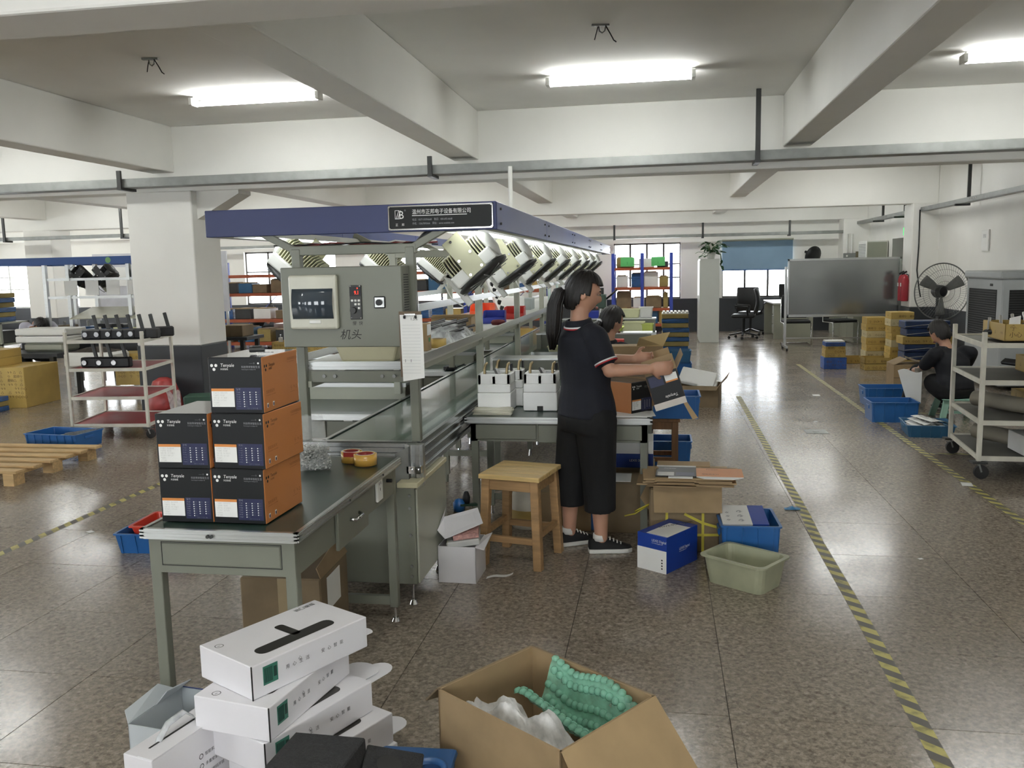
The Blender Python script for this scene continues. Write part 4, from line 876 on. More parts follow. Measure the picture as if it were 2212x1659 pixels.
# ---- big open carton with film and green bubble wrap
oc2 = thing('open_shipping_carton', 'large open brown carton holding clear film bags and green bubble wrap', 'box', (-.325, 2.372, 0), math.atan2(.318, .23))
a, b, H = .2, .245, .35; th = .006
m = MB()
MB().box(-a, -b, 0, a, b, .006).build('base', CARD, oc2)
for nm, q in (('wall', (-a, -b, a, -b+th)), ('wall', (-a, b-th, a, b)), ('wall', (-a, -b, -a+th, b)), ('wall', (a-th, -b, a, b))): MB().box(q[0], q[1], .006, q[2], q[3], H-.004*(nm == 'x')).build(nm, CARD, oc2)
MB().sheet([(a, -b, H), (-a, -b, H), (-a-.02, -b-.17, H-.2), (a+.01, -b-.2, H-.24)], .005).build('flap', CARDL, oc2)
MB().sheet([(-a, b, H), (a, b, H), (a-.03, b+.08, H-.12), (-a+.02, b+.085, H-.075)], .005).build('flap', CARDD, oc2)
MB().sheet([(a, b, H), (a, -b, H), (a+.05, -b+.03, H-.2), (a+.06, b-.03, H-.19)], .005).build('flap', CARDD, oc2)
oc2m = oc2.matrix_world
def world_in(t, o): o.location = t.location; o.rotation_euler = t.rotation_euler
fb = thing('film_bag', 'crumpled clear plastic film bags filling the open carton', 'bag', oc2.location, oc2.rotation_euler[2])
random.seed(11)
def filmf(u, v):
    x = -.185+.185*u; y = -.22+.44*v
    return Vector((x, y, .165+.135*math.sin(PI*min(1, .12+u*.86))**.5*math.sin(PI*(.1+.85*v))**.35+.022*math.sin(11*u+5*v)+.02*math.sin(17*v-6*u)+.014*math.sin(29*u*v+3)))
MB().grid(filmf, 22, 22).build('film', film_mat('milky_film', '#e6e6e3', .85), fb)
MB().grid(lambda u, v: filmf(u*.8+.1, v*.8+.1)+Vector((0, 0, .015+.012*math.sin(25*u+11*v))), 18, 18).build('film', MATS['milky_film'], fb)
MB().grid(lambda u, v: Vector((-.18+.36*u, -.22+.45*v, .1)), 2, 2).build('folded_sheets', PAPER, fb)
bw = thing('bubble_wrap', 'curled piece of green bubble wrap in the open carton', 'bubble wrap', oc2.location, oc2.rotation_euler[2])
BWM = film_mat('green_bubble_film', '#82bda4', .9)
def wrapf(u, v):
    y = .13-.35*u; x = .0+.185*v
    z = .215+.045*math.cos(v*PI*2.1-.4)+.04*math.sin(u*PI)+.05*math.exp(-((v-.95)/.16)**2)+.045*math.exp(-(u/.2)**2)+.012*math.sin(7*u+3*v)
    return Vector((x-.01*u, y, z))
m = MB().grid(wrapf, 20, 16); m.build('sheet', BWM, bw)
m = MB()
for i in range(15):
    for j in range(11):
        u, v = (i+.5+.5*(j % 2))/15.5, (j+.5)/11; p = wrapf(u, v); nrm = (wrapf(u+.01, v)-p).cross(wrapf(u, v+.01)-p).normalized(); R_ = nrm.to_track_quat('Z', 'Y').to_matrix()
        m.lathe([(.0135, 0), (.0125, .005), (.008, .0085), (0, .0095)], 8, p, R_)
o = m.build('bubbles', BWM, bw); o['kind'] = 'stuff'
# ---- blue crate with red bin at the left of the table
def crate(label, w_, d, h, loc, rz=0, mat=CRATE, group='blue plastic crates', taper=.9): return tub('plastic_crate', label, w_, d, h, mat, loc, rz, taper, .006, .008, 'crate', group, ribs=True, r_=.012)
crate('small blue crate with a red bin inside on the floor beside the steel table', .42, .34, .12, (-2.87, 4.55, 0), .06)
rbn = tub('red_bin', 'red translucent plastic bin sitting in the small blue crate', .34, .3, .14, mt('red_translucent', '#cf3f2c', .3, var=.04), (-2.84, 4.58, .012), .06, .8, cat='bin')
tub('cream_bin', 'cream plastic bin nested in the red bin', .22, .2, .07, mt('pinkish_cream', '#d9b59c', .4), (-2.80, 4.6, .03), .06, .8, cat='bin')
# ================================================================== PEOPLE
def blob(m, name, mat, parent, voxel=.008, it=6, fac=.5):
    me = m.mesh('tmp'); o = bpy.data.objects.new('tmp', me); COL.objects.link(o)
    r = o.modifiers.new('r', 'REMESH'); r.mode = 'VOXEL'; r.voxel_size = voxel; r.use_smooth_shade = True
    s = o.modifiers.new('s', 'SMOOTH'); s.iterations = it; s.factor = fac
    me2 = bpy.data.meshes.new_from_object(o.evaluated_get(bpy.context.evaluated_depsgraph_get())); me2.name = name
    bpy.data.objects.remove(o); bpy.data.meshes.remove(me)
    me2.materials.clear(); me2.materials.append(mat)
    me2.polygons.foreach_set('use_smooth', [True]*len(me2.polygons))
    ob = bpy.data.objects.new(name, me2); COL.objects.link(ob)
    if parent: ob.parent = parent
    return ob
def ell(m, c, ax, n=14, k=10):
    """closed ellipsoid; ax = three axis vectors"""
    V = []; c = Vector(c)
    for i in range(k+1):
        p = PI*i/k
        for j in range(n):
            q = 2*PI*j/n; V.append(c+ax[0]*math.sin(p)*math.cos(q)+ax[1]*math.sin(p)*math.sin(q)+ax[2]*math.cos(p))
    m.add(V, [(i*n+j, (i+1)*n+j, (i+1)*n+(j+1) % n, i*n+(j+1) % n) for i in range(k) for j in range(n)])
def limb(m, P, R, n=14, end=True):
    """tapered closed limb: tube and ball ends"""
    Q = []; rs = []
    for i in range(len(P)-1):
        a, b = Vector(P[i]), Vector(P[i+1])
        for t in (0, .25, .5, .75): Q.append(a.lerp(b, t)); rs.append(R[i]+(R[i+1]-R[i])*t)
    Q.append(Vector(P[-1])); rs.append(R[-1]); m.tube(Q, 1, n=n, rs=rs)
    X = (Vector((1, 0, 0)), Vector((0, 1, 0)), Vector((0, 0, 1)))
    for p, r in (list(zip(P, R)) if end else list(zip(P, R))[:-2]): ell(m, p, [v*r for v in X], 12, 8)
def loft(m, rings, f, l, n=24):
    """rings: (center, half depth along f, half width along l); closed"""
    V = []
    for c, a, b in rings:
        for j in range(n):
            q = 2*PI*j/n; cs, sn = math.cos(q), math.sin(q); e = .8
            V.append(Vector(c)+f*a*math.copysign(abs(cs)**e, cs)+l*b*math.copysign(abs(sn)**e, sn))
    k = len(rings); m.add(V, [(i*n+j, i*n+(j+1) % n, (i+1)*n+(j+1) % n, (i+1)*n+j) for i in range(k-1) for j in range(n)]+[tuple(range(n-1, -1, -1)), tuple(range((k-1)*n, k*n))])
def hand(m, wrist, elbow, palm_n, curl=.6, s=1.):
    d = (Vector(wrist)-Vector(elbow)).normalized(); u = Vector(palm_n); u = (u-d*u.dot(d)).normalized(); side = d.cross(u)
    w = Vector(wrist); ell(m, w+d*.045*s, (d*.052*s, side*.04*s, u*.016*s))
    for k, (o, ln) in enumerate(((-.03, .066), (-.01, .076), (.011, .071), (.031, .056))):
        p0 = w+d*.078*s+side*o*s; p1 = p0+(d*math.cos(curl*.5)+u*math.sin(curl*.5))*ln*.45*s; p2 = p1+(d*math.cos(curl*1.3)+u*math.sin(curl*1.3))*ln*.33*s; p3 = p2+(d*math.cos(curl*1.9)+u*math.sin(curl*1.9))*ln*.28*s
        m.tube([p0-d*.02, p0, p1, p2, p3], 1, n=8, rs=[.0095*s, .0095*s, .0085*s, .008*s, .0065*s]); ell(m, p3, [Vector(v)*.0066*s for v in ((1, 0, 0), (0, 1, 0), (0, 0, 1))], 8, 6)
    p0 = w+d*.03*s-side*.032*s; p1 = p0+(d*.5-side*.6+u*.45).normalized()*.036*s; p2 = p1+(d*.8-side*.1+u*.5).normalized()*.03*s
    m.tube([p0, p1, p2], 1, n=8, rs=[.0115*s, .0095*s, .0075*s]); ell(m, p2, [Vector(v)*.0076*s for v in ((1, 0, 0), (0, 1, 0), (0, 0, 1))], 8, 6)
def head_axes(yaw, pitch):
    f = Vector((math.cos(yaw)*math.cos(pitch), math.sin(yaw)*math.cos(pitch), math.sin(pitch))); l = Vector((-math.sin(yaw), math.cos(yaw), 0)); return f, l, f.cross(l)
def head(m, c, yaw, pitch, s=1.):
    f, l, u = head_axes(yaw, pitch); n, k = 40, 36; V = []; c = Vector(c)
    for i in range(k+1):
        p = PI*i/k
        for j in range(n):
            q = 2*PI*j/n; x, y, z = math.sin(p)*math.cos(q), math.sin(p)*math.sin(q), math.cos(p)
            X = x*.094; Y = y*.074; Z = z*.112
            if z < 0: Y *= 1+.30*z; X *= 1+(.10*z if x > 0 else .32*z)           # jaw, nape
            if x > .2:
                X -= .010*max(0, (x-.2))*(1 if abs(z) < .9 else 0)                # flatter face
                X += .022*math.exp(-((Y/.011)**2+((Z+.018)/.018)**2))               # nose tip
                X += .010*math.exp(-((Y/.009)**2+((Z-.008)/.03)**2))                # bridge
                for sy in (-1, 1): X -= .010*math.exp(-(((Y-sy*.031)/.015)**2+((Z-.012)/.011)**2))   # eye sockets
                X += .008*math.exp(-((Y/.02)**2+((Z+.052)/.007)**2))+.007*math.exp(-((Y/.018)**2+((Z+.064)/.007)**2))  # lips
                X += .009*math.exp(-((Y/.02)**2+((Z+.092)/.014)**2))                # chin
                X += .006*math.exp(-((Z-.034)/.012)**2)*math.exp(-(Y/.05)**2)       # brow
            V.append(c+(f*X+l*Y+u*Z)*s)
    m.add(V, [(i*n+j, (i+1)*n+j, (i+1)*n+(j+1) % n, i*n+(j+1) % n) for i in range(k) for j in range(n)])
    for sy in (-1, 1):
        e = c+(l*sy*.076-f*.008-u*.008)*s; ell(m, e, ((f*.017-u*.004)*s, l*.008*s, (u*.029+f*.006)*s)); ell(m, e+(l*sy*.005+f*.006)*s, (f*.01*s, l*.008*s, u*.018*s))
def face_bits(root, c, yaw, pitch, s=1.):
    f, l, u = head_axes(yaw, pitch); c = Vector(c)
    EW = mt('eye_white', '#8d8078', .5); EI = mt('dark_iris', '#1b120d', .2); LIP = mt('lip', '#a3655a', .45)
    for sy in (-1, 1):
        m = MB(); ell(m, c+(f*.0775+l*sy*.031+u*.009)*s, (f*.0075*s, l*.012*s, u*.0035*s), 12, 8); e = m.build('eye', EW, root)
        m = MB(); ell(m, c+(f*.0845+l*sy*.031+u*.011)*s, (f*.004*s, l*.0052*s, u*.0052*s), 10, 8); m.build('iris', EI, e)
        m = MB().tube([c+(f*.087+l*sy*.014+u*.028)*s, c+(f*.0865+l*sy*.03+u*.033)*s, c+(f*.076+l*sy*.047+u*.028)*s], .0032*s, n=6); m.build('eyebrow', HAIR, root)
    m = MB(); ell(m, c+(f*.0885-u*.057)*s, (f*.007*s, l*.021*s, u*.008*s), 12, 8); m.build('mouth', LIP, root)
def hair_cap(root, c, yaw, pitch, s=1., low=-.06, fringe=.055, extra=None):
    """skull hair: shell with an open face, plus strands of volume"""
    f, l, u = head_axes(yaw, pitch); c = Vector(c); m = MB(); n, k = 84, 56; V = []; idx = {}; F = []
    def hp(i, j, o):
        p = PI*i/k; q = 2*PI*j/n; x, y, z = math.sin(p)*math.cos(q), math.sin(p)*math.sin(q), math.cos(p)
        w = o+.002*math.sin(j*1.6+i*.2)+.0015*math.sin(j*3.7)
        return x*(.099+w), y*(.078+w), z*(.117+w)
    for i in range(k+1):
        for j in range(n): V.append(hp(i, j, .003))
    def keep(v):
        x, y, z = v
        if z < low and x > -.03: return False
        if z < low-.035: return False
        if x > .025 and z < fringe+.22*max(0, .0+abs(y)-.045): return False
        if x > -.02 and z < -.01 and abs(y) > .03: return False
        return True
    P = [c+(f*x+l*y+u*z)*s for x, y, z in V]
    for i in range(k):
        for j in range(n):
            q = (i*n+j, (i+1)*n+j, (i+1)*n+(j+1) % n, i*n+(j+1) % n)
            if all(keep(V[a]) for a in q): F.append(q)
    m.add(P, F, 0, True)
    h = m.build('hair', HAIR, root, solid=.012*s)
    return h
def shoe(root, ankle, ang, label='shoe', s=1.):
    c, sn = math.cos(ang), math.sin(ang); ax, ay, az = ankle; t = MB(); so = MB()
    def P(x, y, z): return Vector((ax+x*c-y*sn, ay+x*sn+y*c, z))
    prof = [(-.07, .026, .0), (-.04, .033, .0), (.0, .034, .0), (.05, .037, 0), (.10, .041, 0), (.14, .036, 0), (.165, .02, 0)]
    def ring(sc, z): return [P(x*s, y*sc*s, z) for x, y, _ in prof]+[P(x*s, -y*sc*s, z) for x, y, _ in reversed(prof)]
    n = 14; L = [ring(1.03, 0), ring(1.06, .012), ring(1.03, .026)]; so.add([p for q in L for p in q], [(i*n+j, i*n+(j+1) % n, (i+1)*n+(j+1) % n, (i+1)*n+j) for i in range(2) for j in range(n)]+[tuple(range(n-1, -1, -1)), tuple(range(2*n, 3*n))])
    hts = [.075, .085, .085, .072, .052, .042, .036]
    up = [P(x*s, y*s, .026) for x, y, _ in prof]+[P(x*s, -y*s, .026) for x, y, _ in reversed(prof)]
    md = [P(x*s*.98, y*.98*s, .026+(h-.026)*.6) for (x, y, _), h in zip(prof, hts)]+[P(x*s*.98, -y*.98*s, .026+(h-.026)*.6) for (x, y, _), h in reversed(list(zip(prof, hts)))]
    tp = [P(x*s*.95, y*.45*s, h) for (x, y, _), h in zip(prof, hts)]+[P(x*s*.95, -y*.45*s, h) for (x, y, _), h in reversed(list(zip(prof, hts)))]
    t.add(up+md+tp, [(i*n+j, i*n+(j+1) % n, (i+1)*n+(j+1) % n, (i+1)*n+j) for i in range(2) for j in range(n)]+[tuple(range(2*n, 3*n))], 0, True)
    o = t.build(label, mt('black_canvas', '#161617', .8), root); so.build('sole', mt('white_rubber', '#d9d7d0', .6), o, bevel=.004)
    m = MB()
    for k in range(4): x = .045+k*.02; m.tube([P(x, -.022, .076-k*.009), P(x+.004, 0, .085-k*.010), P(x, .022, .076-k*.009)], .004, n=5)
    m.build('laces', mt('white_lace', '#e4e2dc', .8), o)
    m = MB().tube([P(-.01, 0, .07), P(-.008, 0, .105)], .037*s, n=16); m.build('sock', mt('white_sock', '#dedcd6', .9), o)
def person(label, J, torso_yaw, face, shirt=NAVY, pants=PANTS, hem=.62, loc=(0, 0), pony=None, sleeve=.62, shoes=True, vox=.008, s=1., hands=((0, 0, -1), (0, 0, -1)), fringe=.055, curl=.6):
    root = thing('person', label, 'person', (loc[0], loc[1], 0)); O = Vector((-loc[0], -loc[1], 0))
    toes = {sd: J['_t'+sd][0] for sd in 'LR'}; J = {k: Vector(v)+O for k, v in J.items() if k[0] != '_'}
    f = Vector((math.cos(torso_yaw), math.sin(torso_yaw), 0)); l = Vector((-f.y, f.x, 0)); hip, ch, nk, hd = J['hip'], J['chest'], J['neck'], J['head']
    m = MB()
    loft(m, [(hip-Vector((0, 0, .06)), .085*s, .12*s), (hip, .095*s, .145*s), (hip.lerp(ch, .5), .08*s, .115*s), (ch, .092*s, .135*s), (nk-Vector((0, 0, .03)), .055*s, .1*s), (nk, .042*s, .045*s)], f, l)
    F_, L_, U_ = head_axes(*face)
    limb(m, [nk-(hd-nk)*.2, nk.lerp(hd, .75)-F_*.012], [.052*s, .046*s])
    for sd in 'LR':
        sg = 1 if sd == 'L' else -1
        limb(m, [J['sh'+sd], J['el'+sd], J['wr'+sd]], [.045*s, .037*s, .0255*s])
        hand(m, J['wr'+sd], J['el'+sd], hands[0 if sd == 'L' else 1], curl, s)
        hj = hip+l*sg*.085*s; limb(m, [hj, J['kn'+sd], J['kn'+sd].lerp(J['an'+sd], .35), J['an'+sd]], [.07*s, .05*s, .05*s, .033*s])
    head(m, hd, face[0], face[1], s)
    blob(m, 'body', SKIN, root, min(vox, .0065), 3, .4)
    face_bits(root, hd, face[0], face[1], s); h = hair_cap(root, hd, face[0], face[1], s, fringe=fringe)
    if pony:
        m = MB(); PP = [Vector(p)+O for p in pony]; k = len(PP); R = [.02]+[.03+.012*math.sin(PI*i/(k-1)) for i in range(1, k-1)]+[.01]
        m.tube([PP[0].lerp(PP[1], t) if False else p for p, t in zip(PP, R)], 1, n=12, rs=R)
        for q in range(14):
            a = q*2*PI/14; m.tube([p+Vector((math.cos(a)*r*.85+.004*math.sin(q*3), math.sin(a)*r*.85, -.012*(q % 3)*(i == k-1))) for i, (p, r) in enumerate(zip(PP, R))], .008, n=5)
        m.build('ponytail', HAIR, h)
        tg = (PP[1]-PP[0]).normalized(); R_ = tg.to_track_quat('Z', 'Y').to_matrix(); MB().lathe([(.02, -.012), (.027, 0), (.02, .012)], 16, PP[0], R_).build('hair_tie', mt('white_band', '#d8d8d8', .6), h)
    # shirt
    m = MB(); g = .016
    loft(m, [(hip-Vector((0, 0, .02)), .118*s+g, .165*s+g), (hip+Vector((0, 0, .06)), .108*s+g, .155*s+g), (hip.lerp(ch, .5), .095*s+g, .13*s+g), (ch, .105*s+g, .15*s+g), (ch.lerp(nk, .6), .085*s+g, .145*s), (nk-Vector((0, 0, .022)), .06*s, .085*s), (nk+Vector((0, 0, .005)), .05*s, .058*s)], f, l)
    for sd in 'LR':
        e = J['sh'+sd].lerp(J['el'+sd], sleeve); limb(m, [J['sh'+sd].lerp(nk, .25), J['sh'+sd], e-(e-J['sh'+sd])*.12, e], [.06*s, .066*s, .06*s, .058*s])
    sh = blob(m, 'polo_shirt' if shirt is NAVY else 'shirt', shirt, root, vox, 8, .5)
    if shirt is NAVY:
        RW = mt('white_stripe', '#d8d8d8', .8); RR_ = mt('red_stripe', '#b03038', .8)
        for sd in 'LR':
            a, b = J['sh'+sd], J['el'+sd]; e = a.lerp(b, sleeve+.10); R_ = (b-a).to_track_quat('Z', 'Y').to_matrix()
            MB().lathe([(.054*s, -.004), (.0625*s, -.004), (.0625*s, .004), (.054*s, .004)], 24, e, R_).build('cuff_stripe', RW, sh); MB().lathe([(.054*s, .005), (.062*s, .005), (.062*s, .011), (.054*s, .011)], 24, e, R_).build('cuff_stripe', RR_, sh)
        up = (hd-nk).normalized(); c = nk-up*.008-f*.004; tl = (up*.9-f*.25).normalized(); R_ = tl.to_track_quat('Z', 'Y').to_matrix()
        MB().lathe([(.056*s, .03), (.068*s, .026), (.082*s, -.012), (.078*s, -.014), (.062*s, .01)], 24, c, R_).build('collar', NAVY, sh)
        MB().lathe([(.0815*s, -.008), (.0835*s, -.012), (.0815*s, -.016)], 24, c, R_).build('collar_stripe', RR_, sh); MB().lathe([(.0775*s, .0), (.0805*s, -.004), (.0815*s, -.008)], 24, c, R_).build('collar_stripe', RW, sh)
    # trousers
    m = MB()
    loft(m, [(hip-Vector((0, 0, .10)), .125*s, .185*s), (hip-Vector((0, 0, .03)), .13*s, .185*s), (hip+Vector((0, 0, .03)), .115*s, .16*s)], f, l)
    for sd in 'LR':
        sg = 1 if sd == 'L' else -1; hj = hip+l*sg*.085*s-Vector((0, 0, .03)); e = J['kn'+sd].lerp(J['an'+sd], hem)
        limb(m, [hj, J['kn'+sd], e-(e-J['kn'+sd])*.1, e], [.112*s, .092*s, .086*s, .088*s], end=False)
    blob(m, 'trousers', pants, root, vox, 8, .5)
    if shoes:
        for sd in 'LR': shoe(root, J['an'+sd], toes[sd], 'shoe', s)
    return root

# the packer standing at the packing bench
th = math.radians(38)
W = dict(hip=(-.385, 4.70, .79), chest=(-.395, 4.70, 1.09), neck=(-.42, 4.71, 1.278), head=(-.40, 4.715, 1.435),
         shR=(-.325, 4.59, 1.205), elR=(-.25, 4.55, 1.035), wrR=(-.045, 4.575, 1.04), shL=(-.52, 4.83, 1.205), elL=(-.38, 4.9, 1.055), wrL=(-.14, 4.83, 1.065),
         knR=(-.32, 4.68, .42), anR=(-.31, 4.69, .06), knL=(-.485, 4.79, .43), anL=(-.50, 4.80, .06), _tR=(math.radians(12), 0, 0), _tL=(math.radians(30), 0, 0))
person('woman in navy polo shirt and black cropped trousers with a ponytail holding a carton', W, th, (math.radians(14), math.radians(-14)), hem=.5, loc=(-.4, 4.7), s=1.03,
       pony=[(-.497, 4.69, 1.46), (-.525, 4.685, 1.445), (-.548, 4.68, 1.38), (-.555, 4.68, 1.3), (-.56, 4.68, 1.23), (-.565, 4.68, 1.16)], hands=((0, -1, .2), (0, 1, .2)), curl=.75)
# worker seated behind her
th = math.radians(50)
W = dict(hip=(-.40, 6.5, .52), chest=(-.38, 6.52, .84), neck=(-.37, 6.54, 1.01), head=(-.345, 6.56, 1.165), shR=(-.24, 6.45, .95), elR=(-.14, 6.6, .76), wrR=(-.2, 6.85, .8), shL=(-.5, 6.63, .95), elL=(-.5, 6.8, .77), wrL=(-.36, 6.98, .8),
         knR=(-.1, 6.8, .5), anR=(-.15, 6.95, .06), knL=(-.3, 6.95, .5), anL=(-.35, 7.05, .06), _tR=(th, 0, 0), _tL=(th, 0, 0))
person('worker in navy polo shirt seated at the bench behind the standing woman', W, th, (math.radians(38), math.radians(-18)), hem=.9, loc=(-.4, 6.5), vox=.011, pony=[(-.43, 6.49, 1.17), (-.46, 6.46, 1.14), (-.47, 6.45, 1.08), (-.47, 6.45, 1.0)])
# worker seated on the green stool, back to the camera
th = math.radians(115)
W = dict(hip=(2.90, 9.15, .32), chest=(2.89, 9.22, .56), neck=(2.85, 9.30, .71), head=(2.80, 9.35, .845), shR=(3.08, 9.28, .64), elR=(3.10, 9.48, .47), wrR=(2.9, 9.62, .46), shL=(2.70, 9.14, .64), elL=(2.62, 9.32, .46), wrL=(2.60, 9.52, .44),
         knR=(3.02, 9.55, .42), anR=(2.98, 9.66, .06), knL=(2.66, 9.48, .42), anL=(2.58, 9.52, .06), _tR=(th, 0, 0), _tL=(th, 0, 0))
person('worker in dark shirt seated on the green stool beside the blue crates', W, th, (math.radians(120), math.radians(-30)), shirt=mt('dark_tshirt', '#14161c', .85), hem=.9, loc=(2.90, 9.2), vox=.011, s=1.08)
# worker crouched on a purple stool by the racks
th = math.radians(-5)
W = dict(hip=(-8.92, 18.3, .30), chest=(-8.82, 18.3, .54), neck=(-8.68, 18.3, .69), head=(-8.56, 18.28, .775), shR=(-8.7, 18.12, .64), elR=(-8.5, 18.05, .5), wrR=(-8.42, 18.1, .66), shL=(-8.7, 18.48, .64), elL=(-8.5, 18.5, .46), wrL=(-8.32, 18.35, .48),
         knR=(-8.5, 18.15, .36), anR=(-8.5, 18.15, .06), knL=(-8.5, 18.45, .36), anL=(-8.5, 18.45, .06), _tR=(th, 0, 0), _tL=(th, 0, 0))
person('worker in black seated on a purple stool, head propped on one hand by the racks', W, th, (math.radians(-10), math.radians(-35)), shirt=mt('black_tshirt', '#121214', .85), hem=.95, loc=(-8.9, 18.3), vox=.013)
# worker bending over the white basin on the left line
th = math.radians(-40)
W = dict(hip=(-9.1, 11.4, .5), chest=(-8.85, 11.2, .82), neck=(-8.7, 11.05, .93), head=(-8.56, 10.95, .93), shR=(-8.88, 11.02, .9), elR=(-8.75, 10.8, .74), wrR=(-8.5, 10.75, .72), shL=(-8.62, 11.25, .9), elL=(-8.4, 11.1, .78), wrL=(-8.22, 10.9, .72),
         knR=(-8.95, 11.05, .48), anR=(-8.95, 11.1, .06), knL=(-8.7, 11.2, .48), anL=(-8.75, 11.25, .06), _tR=(th, 0, 0), _tL=(th, 0, 0))
person('worker in a pale shirt bending head down over the white basin', W, th, (math.radians(-40), math.radians(-70)), shirt=mt('pale_shirt', '#c9c9d6', .8), hem=.95, loc=(-9.0, 11.3), vox=.013)
# ================================================================== AROUND THE PACKING BENCH
def stool(label, loc, rz, w_=.34, d=.34, h=.5, seat=WOODS, leg=WOOD, splay=.02):
    t = thing('wooden_stool', label, 'stool', loc, rz, 'wooden stools')
    n = 4
    for k in range(n): MB().box(-w_/2, -d/2+d*k/n+.0008, h-.025, w_/2, -d/2+d*(k+1)/n-.0008, h).build('seat_plank', seat, t, bevel=.003)
    L = {}
    for sx in (-1, 1):
        for sy in (-1, 1):
            a = Vector((sx*(w_/2-.035), sy*(d/2-.035), h-.025)); b = Vector((sx*(w_/2-.035+splay), sy*(d/2-.035+splay), 0)); L[sx, sy] = (a, b)
            MB().bar(a, b, .045, .045, up=(0, 1, 0)).build('leg', leg, t, bevel=.003)
    for z0, hh, nm in ((.04, .055, 'apron'), (h-.14 if False else h-.36, .035, 'rung')):
        for i, ((p, q)) in enumerate((((-1, -1), (1, -1)), ((-1, 1), (1, 1)), ((-1, -1), (-1, 1)), ((1, -1), (1, 1)))):
            f_ = (z0+hh/2)/(h-.025) if nm == 'apron' else (h-.025-.15)/(h-.025)-(.0 if i < 2 else .06)
            if nm == 'apron': f_ = .07
            a = L[p][0].lerp(L[p][1], f_); b = L[q][0].lerp(L[q][1], f_); MB().bar(a, b, .022, hh).build(nm, leg, t, bevel=.002)
    return t
stool('pine wood stool with plank seat standing beside the woman', (-.735, 4.545, 0), math.radians(-13), .345, .35)
stool('dark worn wooden stool carrying a blue crate', (-.02, 6.52, 0), 0, .36, .3, .46, WOODD, WOODD, 0)
crate('bright blue crate standing on the dark wooden stool', .42, .32, .17, (.09, 6.52, .462), 0, taper=.94)
crate('blue crate on the floor behind the packing bench leg', .36, .28, .2, (.08, 6.98, 0), 0)
# white opened box by the drive cabinet
wo = thing('opened_white_box', 'opened white box with raised lid and tray beside the drive cabinet', 'box', (-1.0, 4.24, 0), -.03)
for b in ((-.098, -.11, .098, -.107), (-.098, .107, .098, .11), (-.098, -.11, -.095, .11), (.095, -.11, .098, .11)): MB().box(b[0], b[1], 0, b[2], b[3], .19).build('side', WB2, wo)
MB().sheet([(-.05, -.13, .235), (.12, -.02, .29), (.06, .12, .33), (-.1, .03, .3)], .003).build('lid', WB2, wo); MB().sheet([(-.1, .03, .3), (-.05, -.13, .235), (-.1, -.1, .27), (-.095, .06, .35)], .003).build('lid_flap', WB2, wo)
MB().ob((.01, .0, .21), (.17, .19, .035), rot(.12, -.12, .2)).build('inner_tray', mt('milky_tray', '#d3d3cf', .35), wo, bevel=.006); MB().ob((.03, -.02, .245), (.13, .14, .025), rot(.12, -.12, .2)).build('red_print_pack', mt('pinkish_pack', '#c99c94', .5, var=.3, scale=60), wo)
MB().sheet([(.098, -.11, .19), (.098, .1, .19), (.135, .12, .2), (.135, -.08, .17)], .003).build('side_flap', WB2, wo)
MB().box(-.04, -.003, .0, .0, .0, .0006).build('curl', PAPER, wo) if False else None
tag(MB().grid(lambda u, v: Vector((-.87+.13*u, 4.2+.035*v+.05*u, .001+.012*u*u+.006*math.sin(6*u))), 8, 2).build('paper_strip', PAPER), 'curled white paper strip on the floor by the opened white box', 'paper')
# under the packing bench
kb = thing('parts_carton', 'tall narrow brown carton with blue and black parts under the bench end', 'box', (-1.055, 4.52, 0), .1)
MB().box(-.055, -.06, 0, .055, .06, .26).build('body', CARDD, kb, bevel=.004); MB().lathe([(.0, .26), (.03, .265), (.035, .31), (.02, .33), (0, .335)], 10, (-.02, 0, 0)).build('blue_part', CRATE, kb); MB().ob((.03, 0, .3), (.1, .03, .012), rot(0, .1, .5)).build('green_part', mt('dark_green_part', '#1f3a2c', .5), kb); MB().lathe([(0, .3), (.018, .305), (.022, .34), (.012, .37), (0, .375)], 10, (.02, .01, 0)).build('black_part', BLACK, kb)
sk = thing('woven_sack', 'white and yellow woven sack slumped under the packing bench', 'sack', (-.79, 5.15, 0)); MB().lathe([(0, 0), (.1, .0), (.12, .05), (.11, .15), (.085, .25), (.05, .3), (0, .31)], 16).build('sack', mt('sack_white', '#d6cfbe', .7, var=.1), sk); MB().lathe([(.1205, .05), (.119, .085), (.116, .12)], 16).build('yellow_band', YELLOW, sk)
g_, _ = simple_box('carton', 'low torn brown carton behind the pine stool', 'box', .34, .3, .24, (-.58, 5.2, 0), .1, CARD)
crate('deep blue crate under the packing bench', .22, .4, .36, (-.39, 5.28, 0), 0)
g_, _ = simple_box('carton', 'brown carton standing on the floor under the bench right of the legs', 'box', .24, .3, .3, (-.22, 5.2, 0), 0, CARDD); MB().sheet([(.12, -.15, .3), (.12, .15, .3), (.22, .13, .22), (.22, -.13, .2)], .003).build('flap', CARD, g_); MB().box(-.1, -.1, .3, .06, .1, .305).build('papers', PAPER, g_)
bd = thing('blue_white_carton', 'blue and white carton stacked behind the bench leg', 'box', (-.16, 5.62, .3)); MB().box(-.13, -.14, 0, .13, .14, .09).build('lower', mt('royal_blue_board', '#23438f', .4, var=.04), bd); MB().box(-.13, -.14, .09, .13, .14, .17).build('upper', PAPER, bd)
MB().text('LEXIS Digital', .02, MX((-.02, -.1405, .04), FRONT)).build('lettering', WINK, bd)
g_, _ = simple_box('carton', 'open brown carton with loose papers below the blue and white carton', 'box', .28, .3, .298, (-.16, 5.62, 0), 0, CARDD)
ww = thing('cardboard_wedge', 'loose brown cardboard flap held by yellow strapping beside the bench leg', 'cardboard', (-.03, 4.86, .25)); MB().sheet([(-.07, 0, .02), (.02, .03, .2), (.09, .03, .14), (-.02, 0, -.05)], .004).build('sheet', CARD, ww)
